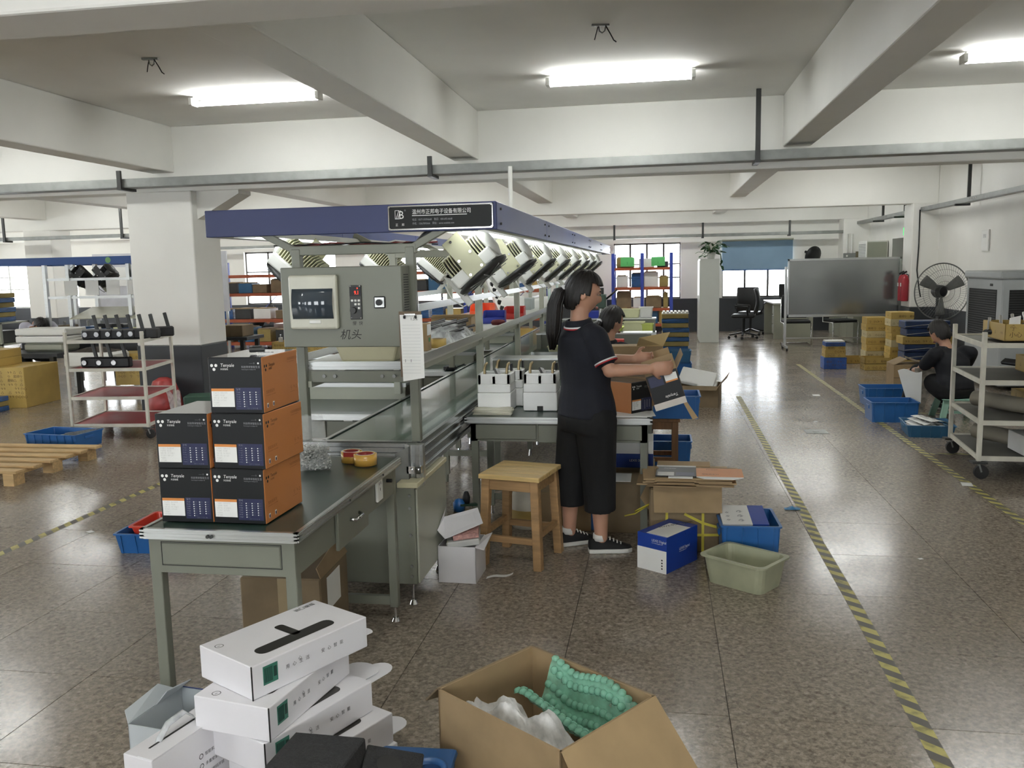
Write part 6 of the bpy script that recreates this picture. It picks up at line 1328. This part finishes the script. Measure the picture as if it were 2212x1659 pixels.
for k in range(46):
    a_ = random.random()*6.28; r = random.uniform(.05, .24); z = .13+random.uniform(.0, .22)-max(0, r-.15)*.9; p = Vector((r*math.cos(a_), r*.8*math.sin(a_), z)); stems.tube([(0, 0, .1), p*.6+Vector((0, 0, .08)), p], .004, n=4)
    o = bpy.data.objects.new('leaf', leaf); COL.objects.link(o); o.parent = pl; o.location = p; o.rotation_euler = (random.uniform(-.9, .3), random.uniform(-.5, .5), a_-PI/2); sc = random.uniform(1.1, 1.9); o.scale = (sc, sc, sc)
for k in range(5): stems.tube([(.08, -.03+.02*k, .12), (.19, -.05+.02*k, .1), (.21, -.05+.02*k, -.02-.04*k)], .005, n=4); o = bpy.data.objects.new('leaf', leaf); COL.objects.link(o); o.parent = pl; o.location = (.21, -.05+.02*k, -.02-.04*k); o.rotation_euler = (-1.3, .2*k, k); 
stems.build('stems', mt('stem_green', '#4d6b3a', .5), pl)
# blind in the office window
bl = thing('roller_blind', 'blue fabric roller blind half drawn over the office window', 'blind', (2.26, YB-.03, 1.43)); MB().box(-.79, 0, 0, .79, .008, .66).build('cloth', mt('blind_blue', '#87a3bb', .8, var=.06, scale=2), bl); MB().cyl((-.8, .0, .68), (.8, .0, .68), .025, n=12).build('roller', GREYL, bl); MB().box(-.79, -.01, -.02, .79, .015, .0).build('bottom_bar', BLUEP2, bl)
def office_chair(label, loc, rz):
    t = thing('office_chair', label, 'chair', loc, rz, 'black office chairs by the desk')
    MB().box(-.24, -.24, .44, .24, .24, .52).build('seat', BLACK, t, bevel=.04, seg=3); MB().grid(lambda u, v: Vector((-.23+.46*u, .25+.05*math.sin(PI*v)-.03*math.sin(PI*u), .55+.5*v)), 8, 8).build('backrest', BLACK, t, solid=.05); MB().cyl((0, 0, .12), (0, 0, .44), .03, n=12).build('gas_lift', BLACK, t); MB().bar((0, .2, .45), (0, .28, .7), .07, .02).build('back_arm', BLACK, t)
    for s_ in (-1, 1): MB().tube([(s_*.24, .1, .48), (s_*.3, .1, .6), (s_*.3, .1, .68), (s_*.29, -.16, .7)], .018, n=8).build('armrest', BLACK, t)
    for k in range(5):
        a_ = k*2*PI/5; l = MB().bar((0, 0, .13), (.3*math.cos(a_), .3*math.sin(a_), .08), .05, .03).build('base_spoke', BLACK, t); MB().cyl((.3*math.cos(a_)-.02, .3*math.sin(a_), .03), (.3*math.cos(a_)+.02, .3*math.sin(a_), .03), .03, n=12).build('caster', BLACK, l)
    return t
office_chair('black swivel office chair nearer the tall cabinet', (1.78, 18.9, 0), math.radians(-100)); office_chair('black swivel office chair pulled up to the office desk', (2.02, 19.9, 0), math.radians(160))
def visitor_chair(label, loc, rz):
    t = thing('visitor_chair', label, 'chair', loc, rz, 'cantilever chairs behind the whiteboard')
    MB().box(-.24, -.22, .42, .24, .22, .48).build('seat', BLACK, t, bevel=.02); MB().box(-.24, .2, .5, .24, .25, .95).build('backrest', BLACK, t, bevel=.02)
    for s_ in (-1, 1): MB().tube([(s_*.25, .22, .9), (s_*.25, .2, .42), (s_*.25, -.2, .42), (s_*.25, -.22, .02), (s_*.25, .22, .015)], .013, n=8).build('tube_leg', CHROME, t)
    MB().tube([(-.25, .22, .015), (.25, .22, .015)], .013, n=8).build('floor_bar', CHROME, t); return t
visitor_chair('black cantilever chair half hidden by the whiteboard stand', (2.62, 17.4, 0), 0); visitor_chair('black cantilever chair beneath the whiteboard', (3.45, 17.5, 0), .3)
dk = thing('office_desk', 'white office desk with drawer unit under the far window', 'desk', (2.75, 19.6, 0)); MB().box(-.4, -.95, .72, .45, .8, .75).build('top', WHITE, dk, bevel=.004); MB().box(-.38, -.9, .0, .4, -.87, .72).build('end_panel', GREYL, dk); MB().box(-.38, .75, .0, .4, .78, .72).build('end_panel', GREYL, dk)
for k in range(3): MB().box(-.36, -.86, .1+.2*k, -.34, -.45, .28+.2*k).build('drawer', GREYL, dk, bevel=.004)
MB().box(-.34, -.86, .08, .1, -.45, .7).build('drawer_case', GREYL, dk)
mo = thing('computer_monitor', 'black monitor seen from behind on the office desk', 'monitor', (2.72, 19.15, .75), math.radians(200)); MB().box(-.22, -.02, .1, .22, .02, .38).build('screen', BLACK, mo, bevel=.01); MB().box(-.1, -.08, 0, .1, .08, .012).build('base', BLACK, mo); MB().bar((0, .02, .0), (0, .02, .2), .05, .02).build('stem', BLACK, mo); MB().box(-.03, .02, .2, .03, .023, .25).build('badge', WHITE, mo)
df = thing('desk_fan', 'small black desk fan on boxes by the far window', 'fan', (2.95, 20.4, .75)); MB().box(-.12, -.1, 0, .12, .1, .2).build('box_base', PAPER, df); MB().cyl((0, 0, .2), (0, 0, .34), .015, n=8).build('stem', BLACK, df); MB().lathe([(0, -.05), (.1, -.04), (.13, 0), (.1, .04), (0, .05)], 20, (0, 0, .42), rot(PI/2)).build('head', BLACK, df)
wf = thing('wall_fan', 'black wall fan above the whiteboard', 'fan', (3.45, 20.75, 1.72), (.3, 0, .6)); MB().lathe([(0, -.06), (.12, -.05), (.22, 0), (.22, .03), (.12, .07), (0, .08)], 24, (0, 0, 0), rot(PI/2)).build('head', BLACK, wf); MB().cyl((0, .0, 0), (0, .24, .02), .03, n=10).build('arm', BLACK, wf)
eb = thing('electric_box', 'grey electric box on the far corner pillar', 'box', (4.22, 20.4, 1.45)); MB().box(-.17, -.06, 0, .17, .05, .3).build('case', mt('electric_grey', '#787b78', .4), eb, bevel=.006); MB().cyl((-.11, -.06, .24), (-.11, -.065, .24), .02, n=12).build('badge', WHITE, eb)
for x in (-.1, .0): MB().cyl((x, 0, .3), (x, 0, .72), .018, n=8).build('conduit', WHITE, eb)
wa = thing('window_air_conditioner', 'white louvered air conditioner hung high on the right wall', 'air conditioner', (4.4, 19.2, 1.5)); MB().box(-.22, -.35, 0, .2, .35, .48).build('case', WHITE, wa, bevel=.01)
for k in range(12): MB().box(-.226, -.3, .06+k*.031, -.22, .3, .075+k*.031).build('slat', STEEL, wa)
MB().box(-.2, -.356, .03, .18, -.35, .45).build('side_plate', GREYL, wa)
ws = thing('wall_shelf', 'white wall shelf with small bottles near the far corner', 'shelf', (4.35, 20.1, 1.62)); MB().box(-.2, -.25, 0, .25, .25, .03).build('board', WHITE, ws); MB().cyl((-.1, -.1, .03), (-.1, -.1, .16), .03, n=10).build('bottle', mt('bottle_brown', '#57503a', .4), ws); MB().box(.0, -.1, .03, .12, .1, .2).build('small_box', PAPER, ws)
lc = thing('low_cabinet', 'white low cabinet row along the far right wall', 'cabinet', (3.95, 19.0, 0)); MB().box(-.2, -1.3, 0, .25, 1.2, .62).build('body', GREYL, lc, bevel=.004)
for k in range(4): MB().box(-.212, -1.28+k*.62, .04, -.2, -.68+k*.62, .6).build('door', GREYL, lc, bevel=.004)

# ---- racks
RBL2 = mt('rack_blue', '#2b3f9b', .4, var=.08); ROR = mt('rack_orange', '#a2502f', .45, var=.12)
def rack(label, x0, x1, y, h, zs, nb=1, d=.6, group='blue and orange storage racks'):
    t = thing('storage_rack', label, 'rack', ((x0+x1)/2, y, 0), 0, group); w_ = (x1-x0)/2
    xs = [-w_+2*w_*k/nb for k in range(nb+1)]
    for x in xs:
        for yy in (-d/2, d/2): MB().box(x-.035, yy-.03, 0, x+.035, yy+.03, h).build('upright', RBL2, t)
        for a_, b_ in ((.15, .7), (.7, 1.2), (1.2, 1.7)):
            if b_ < h: MB().bar((x, -d/2, a_), (x, d/2, b_), .02, .02).build('brace', RBL2, t)
    for z in zs:
        for yy in (-d/2, d/2): MB().box(-w_, yy-.02, z-.05, w_, yy+.02, z).build('beam', ROR, t)
        MB().box(-w_, -d/2, z, w_, d/2, z+.012).build('shelf_board', ROR, t)
    for k in range(nb): MB().bar((xs[k], d/2+.01, zs[0]), (xs[k+1], d/2+.01, zs[-1]), .025, .01).build('cross_brace', RBL2, t)
    return t
def goods(rk, x0, x1, y, z, hmax, seed, grp):
    r = random.Random(seed); x = x0+.05; pal = [(CRATED, 'teal plastic bin'), (CARDD, 'dull brown carton'), (BLUEF, 'blue wrapped bundle'), (KRAFT, 'kraft bundle'), (PAPER, 'white carton'), (DARK, 'dark parts box'), (YELLOW, 'yellow printed carton')]
    nth = ['', ' next along', ' third along', ' fourth along', ' fifth along', ' sixth along']; q = 0
    while x < x1-.15:
        w_ = min(r.uniform(.22, .4), x1-x-.05); mm, nm = r.choice(pal); h = r.uniform(.45, .9)*hmax
        t = thing('stored_box', '%s%s, %s' % (nm, nth[min(q, 5)], rk), 'box', (x+w_/2, y, z), r.uniform(-.05, .05), grp); q += 1
        MB().box(-w_/2, -.22, 0, w_/2, .2, h).build('body', mm, t, bevel=.008)
        if h > .2: MB().box(-w_/2+.02, -.2, h, w_/2-.04, .18, h+.02).build('lid', CARDL if mm is not CARDL else PAPER, t)
        x += w_+r.uniform(.02, .12)
ZS = [.26, .61, 1.08, 1.52]
SN = ['lowest shelf', 'second shelf', 'third shelf', 'top shelf']
rack('blue storage rack with green signs before the far window', -1.0, .29, 20.1, 1.85, ZS, 2)
for k, z in enumerate(ZS): goods(SN[k]+', green-signed rack', -.98, .27, 20.1, z+.013, .42 if k < 3 else .25, 100+k, 'goods on the green-signed rack')
GSG = mt('green_sign', '#5cb86a', .5)
for x, n in ((-.68, '2'), (.0, '1')):
    t = thing('green_sign', 'green sign hung on the rack bay next to the '+('line canopy' if x < -.3 else 'tall white cabinet'), 'sign', (x, 19.76, 1.56)); MB().box(-.15, 0, 0, .15, .006, .2).build('plate', GSG, t); MB().text(n, .07, MX((-.02, -.001, .05), FRONT)).build('lettering', mt('sign_green_ink', '#2f7a45', .5), t)
for (x0, x1, y, nm, sd) in ((-9.15, -7.55, 17.3, 'the rack beside the white column', 200), (-7.45, -5.85, 17.3, 'the rack left behind the control box', 210), (-5.3, -3.7, 16.9, 'the rack behind the canopy frame', 220), (-3.6, -2.2, 16.9, 'the rack right behind the canopy frame', 230)):
    rack('blue and orange storage rack, '+nm.replace('the rack ', ''), x0, x1, y, 1.82, [.14, .62, 1.16, 1.54], 1)
    for k, z in enumerate([.14, .62, 1.16]): goods(SN[k]+', '+nm.replace('the ', '', 1), x0+.04, x1-.04, y, z+.013, .32 if k else .4, sd+k, 'goods on racks behind the line')
ps = thing('purple_stool', 'small purple plastic stool under the worker by the racks', 'stool', (-8.92, 18.3, 0)); ps.scale = (1, 1, .68); PM = mt('purple_plastic', '#8c8fc4', .4); MB().box(-.15, -.15, .27, .15, .15, .295).build('seat', PM, ps, bevel=.01)
for sx in (-1, 1):
    for sy in (-1, 1): MB().bar((sx*.12, sy*.12, .27), (sx*.15, sy*.15, 0), .05, .03, up=(0, 1, 0)).build('leg', PM, ps)
for k, (x, y, z, l) in enumerate(((-8.05, 17.0 - .55 + 1.45, 0, 'blue and white carton on the floor before the crouched worker'), (-8.05, 17.9, .25, 'white carton stacked on the blue and white one before the worker'), (-9.45, 17.4, 0, 'blue and white carton on the floor left of the crouched worker'))):
    t = thing('blue_white_carton', l, 'box', (x, y, z), 0, 'blue and white cartons by the racks'); MB().box(-.17, -.17, 0, .17, .17, .12).build('lower', RBL, t); MB().box(-.17, -.17, .12, .17, .17, .24).build('upper', PAPER, t); MB().text('LEXIS', .05, MX((-.1, -.1708, .04), FRONT)).build('lettering', WINK, t)
# tray of black parts before the column (seen above the cartons)
yt = printed('yellow open carton with black and white parts beyond the near column', .8, .4, .16, (-5.4, 12.6, .38), 0, 'yellow trays beyond the column', True, seed=90)
for k in range(8): t = thing('latch_part', 'black latch part standing in the yellow carton beyond the column', 'part', (-5.72+.09*k, 12.55, .5), 0, 'latch parts in a row'); MB().box(-.025, -.03, 0, .025, .03, .1).build('body', BLACK if k % 3 else WHITE, t, bevel=.005); MB().cyl((0, 0, .1), (0, 0, .14), .012, n=8).build('stem', CHROME, t)
pb = thing('low_table', 'low grey table beyond the near column carrying the yellow carton', 'table', (-5.4, 12.6, 0)); MB().box(-.5, -.3, .35, .5, .3, .378).build('top', GREYL, pb)
for x in (-.45, .45):
    for y in (-.25, .25): MB().box(x-.02, y-.02, 0, x+.02, y+.02, .35).build('leg', GREYL, pb)

# ================================================================== LEFT SIDE
tl = thing('red_shelf_trolley', 'white steel trolley with red shelf boards beside the near column', 'trolley', (-5.39, 8.03, 0))
Q = {'nl': (-.30, -.43), 'nr': (.47, -.36), 'fr': (.31, .41), 'fl': (-.49, .38)}
for k, (x, y) in Q.items():
    MB().box(x-.014, y-.014, .11, x+.014, y+.014, 1.05).build('post', WFRAME, tl, bevel=.002); p = MB().box(x-.04, y-.04, .1, x+.04, y+.04, .112).build('caster_plate', DARK, tl); MB().bar((x, y, .1), (x+.02, y, .045), .03, .012).build('caster_fork', STEEL, p); MB().cyl((x+.02, y-.012, .045), (x+.02, y+.012, .045), .045, n=18).build('wheel', RUBBER, p)
for z in (.13, .40, .68, .955):
    for p, q in (('nl', 'nr'), ('fl', 'fr'), ('nl', 'fl'), ('nr', 'fr')): MB().bar(Q[p]+(z,), Q[q]+(z,), .012, .032).build('shelf_rail', WFRAME, tl)
    MB().poly([Q['nl']+(z+.0,), Q['nr']+(z,), Q['fr']+(z,), Q['fl']+(z,)]).build('shelf_board', REDM if z < .9 else SH, tl, solid=.008)
def latch(label, loc, rz, grp):
    t = thing('door_handle', label, 'handle', loc, rz, grp); MB().box(-.1, -.04, 0, .1, .04, .1).build('plate', BLACK, t, bevel=.012); MB().bar((.05, 0, .09), (.02, .0, .24), .02, .035).build('lever', DARK, t, bevel=.004); MB().cyl((-.05, -.04, .05), (-.05, -.06, .05), .025, n=12).build('lock_core', CHROME, t)
for k in range(6): latch('black door handle set lying on the top shelf of the red trolley', (-5.53+.11*k, 7.8+.02*k, .965), .1, 'door handles on the trolley top')
latch('black door handle set standing at the end of the trolley top shelf', (-4.98, 8.15, .965), .6, 'door handles on the trolley top')
for k in range(3): latch('black door handle set on the red shelf below the trolley top', (-5.55+.16*k, 7.78, .69), .1, 'door handles on the red shelf')
pal = thing('wooden_pallet', 'wooden pallet on the floor left of the hazard tape', 'pallet', (-5.55, 6.27, 0))
for k in range(6):
    y = -.46+k*.182; MB().box(-.72+.0, y-.05, .1, .72+.006*k, y+.05, .122).build('slat', PALLET, pal, bevel=.003)
for x in (-.65, 0, .64):
    MB().box(x-.045, -.5, .078, x+.045, .5, .1).build('bearer', PALLET, pal)
    for y in (-.44, 0, .44): MB().box(x-.045, y-.06, .0, x+.045, y+.06, .078).build('block', PALLET, pal)
crate('wide blue crate with flat metal plates before the red trolley', .58, .36, .14, (-5.55, 7.28, 0), -.12, taper=.93)
for k in range(5): tag(MB().ob((0, 0, 0), (.34, .05, .008), rot(0, -.12, .0)).build('metal_plate', mt('dark_plate', '#5a5f63', .35, .6), loc=(-5.5+.02*k, 7.2+.045*k, .09+.008*k), rz=.3), 'long flat metal plate lying in the wide blue crate', 'plate', 'metal plates in the wide blue crate')
rbg = thing('red_bag', 'red plastic bag with clear film slumped against the near column', 'bag', (-5.5, 8.93, 0)); MB().lathe([(0, 0), (.16, 0), (.2, .1), (.17, .26), (.12, .4), (.05, .44), (0, .44)], 18).build('bag', mt('red_film_bag', '#a33a38', .35, var=.25, scale=9, bump=.4, bscale=20), rbg); MB().grid(lambda u, v: Vector((.08+.22*u, -.12-.06*u, .3-.28*v+.03*math.sin(9*u))), 6, 6).build('clear_film', MATS['clear_film'], rbg)
gbx = thing('green_box', 'dark green box wrapped in clear film beside the red bag', 'box', (-5.0, 8.85, 0), .3); MB().box(-.17, -.14, 0, .17, .14, .26).build('body', mt('dark_green_board', '#2f5140', .5), gbx, bevel=.01)
# yellow wrapped cartons
for (x, y, z, a_, b_, c_, l) in ((-8.15, 9.72, 0, .95, .7, .5, 'big yellow taped carton on the floor below the left bench'), (-8.35, 9.65, .501, .6, .5, .1, 'flat yellow carton on the big taped carton'), (-8.35, 9.65, .602, .6, .5, .1, 'upper flat yellow carton on the big taped carton'), (-6.9, 10.6, .15, .4, .4, .42, 'yellow taped carton seen through the red trolley')): printed(l, a_, b_, c_, (x, y, z), .08, 'yellow taped cartons on the left', False, YELLOW, int(x*-10))
bundle_stack('small stack of blue wrapped bundles at the floor beside the yellow carton', 3, .4, .4, .06, (-7.95, 9.05, 0))
st2 = thing('steel_shelf', 'open grey steel shelf carrying bundles by the left windows', 'shelf', (-9.9, 11.4, 0))
for x in (-.55, .55):
    for y in (-.28, .28): MB().box(x-.02, y-.02, 0, x+.02, y+.02, .95).build('post', GREYL, st2)
for z in (.3, .62, .93): MB().box(-.57, -.3, z, .57, .3, z+.02).build('shelf_board', GREYL, st2)
for k, (x, z, w_, h, mm, l) in enumerate(((-.3, .32, .4, .2, DARK, 'dark parts crate on the lower board of the grey shelf'), (.22, .32, .45, .16, CARDD, 'brown carton on the lower board of the grey shelf'), (-.28, .64, .45, .2, CARDD, 'brown carton on the middle board of the grey shelf'), (.25, .64, .4, .18, DARK, 'dark parts crate on the middle board of the grey shelf'))):
    t = thing('shelf_crate', l, 'box', (-9.9+x, 11.4, z), 0, 'goods on the grey steel shelf'); MB().box(-w_/2, -.2, 0, w_/2, .2, h).build('body', mm, t, bevel=.01)
bundle_stack('dark stack of bundles and kraft boards by the left windows', 6, .8, .5, .07, (-9.9, 11.4, .95), grp='stacks of wrapped bundles')
# second line on the left
l2 = thing('left_line_frame', 'blue canopied workstation frame with sloped beige shelves on the left', 'frame', (-7.6, 11.3, 0))
MB().box(-1.36, -.6, 1.75, 1.35, -.58, 1.85).build('front_fascia', BLUEP2, l2); MB().box(-1.36, .5, 1.75, 1.35, .52, 1.85).build('back_fascia', BLUEP2, l2); MB().box(-1.36, -.6, 1.75, -1.34, .52, 1.85).build('side_fascia', BLUEP2, l2); MB().lathe([(0, 0), (.04, 0)], 16, (.33, -.602, 1.8), rot(PI/2)).build('round_sticker', mt('sticker_green', '#7fb87a', .5), l2)
for x in (-.86, -.5, .42, 1.2):
    for y in (-.3, .3): MB().box(x-.025, y-.025, .05, x+.025, y+.025, 1.77).build('post', ALU, l2)
for z in (1.55, 1.3): MB().box(-.9, -.31, z-.018, 1.25, -.28, z+.018).build('rail', ALU, l2)
for a_, b_ in ((-.45, .4), (.45, 1.2)): MB().sheet([(a_, -.42, 1.0), (b_, -.42, 1.02), (b_, .1, 1.14), (a_, .1, 1.14)], .012).build('sloped_shelf', mt('beige_shelf', '#b9b8a4', .5), l2)
MB().box(-1.3, -.35, .68, 1.25, .4, .71).build('bench_top', GREEN, l2); MB().box(-1.3, -.33, .45, 1.25, -.3, .68).build('bench_panel', DADO, l2)
for k in range(8): MB().box(.0+.15*k, -.34, .78+.05*(k % 2), .09+.15*k, -.3, .83+.05*(k % 2)).build('label_holder', CRM, l2)
MB().box(-.45, -.2, .71, .1, .2, .85).build('blue_bin', CRATE, l2)
for k, (x, s_) in enumerate(((-.45, 1), (-.05, -1), (.6, 1), (1.0, -1))): 
    t = dup(R1, (-7.6+x, 11.2, 1.58), (.5*0, .75*s_, 0), ['dark fan under the blue left canopy, at its open end', 'dark fan under the blue left canopy, second along', 'dark fan under the blue left canopy, third along', 'dark fan under the blue left canopy, next to the column'][k])
    for c_ in t.children:
        for sl in c_.material_slots: sl.link = 'OBJECT'; sl.material = DARK if c_.name.split('.')[0] != 'hinge_arm' else GREYL
bs = thing('white_basin', 'white stacked basins on the left bench by the bending worker', 'basin', (-8.1, 10.55, .72)); tubm = None
for k in range(2): MB().box(-.38, -.22, .1*k, .38, .22, .1*k+.09).build('rim_block', WHITE, bs, bevel=.015)
MB().box(-.3, -.18, -.12, .3, .18, 0).build('bowl', GREYL, bs, bevel=.03)
sbn = thing('side_bench', 'dark topped bench with a cream partition at the far left', 'bench', (-9.3, 10.4, 0)); MB().box(-.6, -.3, .56, 1.6, .3, .60).build('top', DADO, sbn); MB().box(-.6, -.28, .60, .15, .2, .95).build('partition', CREAM, sbn, bevel=.01)
for x in (-.5, 1.5):
    for y in (-.25, .25): MB().box(x-.03, y-.03, 0, x+.03, y+.03, .56).build('leg', DARK, sbn)
wbn = thing('basin_tray', 'white plastic basin heaped with dark parts below the left frame', 'basin', (-7.2, 10.2, .42)); MB().box(-.35, -.2, 0, .35, .2, .2).build('bowl', WHITE, wbn, bevel=.03); MB().grid(lambda u, v: Vector((-.3+.6*u, -.16+.32*v, .2+.06*math.sin(PI*u)*math.sin(PI*v)+.012*math.sin(31*u)*math.sin(23*v))), 16, 10).build('dark_parts', mt('dark_heap', '#3a332c', .7, var=.5, scale=30), wbn)
stool('dark wooden stool beyond the red trolley', (-6.35, 11.0, 0), .2, .34, .34, .62, WOODD, WOODD, 0)
hw = thing('white_cabinet', 'pale board partition with taped notices behind the left frame', 'partition', (-9.0, 15.0, 0)); MB().box(-1.5, -.02, .9, 1.2, .02, 2.0).build('board', mt('pale_partition', '#c4c5cb', .5), hw)
for x, z in ((-.9, 1.55), (-.35, 1.6), (.5, 1.2), (.9, 1.6)): MB().box(x-.15, -.025, z-.15, x+.15, -.02, z+.2).build('notice', PAPER, hw)
for x in (-1.45, 1.15): MB().box(x-.02, -.02, 0, x+.02, .02, .9).build('leg', ALU, hw)

random.seed(33)
for k in range(9):
    x = -8.7+k*.27; mm, nm = [(DARK, 'dark parts tray'), (CARDD, 'small brown carton'), (CRATE, 'small blue bin'), (BLACK, 'black motor part')][k % 4]
    t = thing('bench_part', '%s on the left line bench, %s along' % (nm, ['first', 'second', 'third', 'fourth', 'fifth', 'sixth', 'seventh', 'eighth', 'ninth'][k]), 'part', (x, 11.35+random.uniform(-.05, .15), .712), random.uniform(-.4, .4), 'parts on the left line bench')
    MB().box(-.1, -.1, 0, .1, .1, random.uniform(.08, .2)).build('body', mm, t, bevel=.01); MB().cyl((-.05, 0, .05), (-.05, 0, .24), .02, n=8).build('stub', STEEL, t)
for k in range(4):
    t = thing('wall_poster', 'white instruction sheet clipped to the left line rail, %s along' % ['first', 'second', 'third', 'fourth'][k], 'sheet', (-8.05+.32*k, 10.97, 1.33), 0, 'sheets on the left line rail'); MB().box(-.1, -.003, 0, .1, .003, .2).build('sheet', PAPER, t)
lb = thing('low_bench', 'dark low bench under the left line with stacked trays', 'bench', (-7.5, 12.9, 0)); MB().box(-1.2, -.3, .55, 1.2, .3, .6).build('top', DADO, lb)
for x in (-1.1, 1.1):
    for y in (-.25, .25): MB().box(x-.03, y-.03, 0, x+.03, y+.03, .55).build('leg', DARK, lb)
for k in range(5): t = thing('parts_tray', '%s tray stacked on the dark low bench' % ['grey', 'black', 'pale', 'teal', 'brown'][k], 'tray', (-8.4+.45*k, 12.9, .6), 0, 'trays on the dark low bench'); MB().box(-.18, -.2, 0, .18, .2, .12+.06*(k % 3)).build('body', [GREYL, BLACK, CREAM, CRATED, CARDD][k], t, bevel=.01)
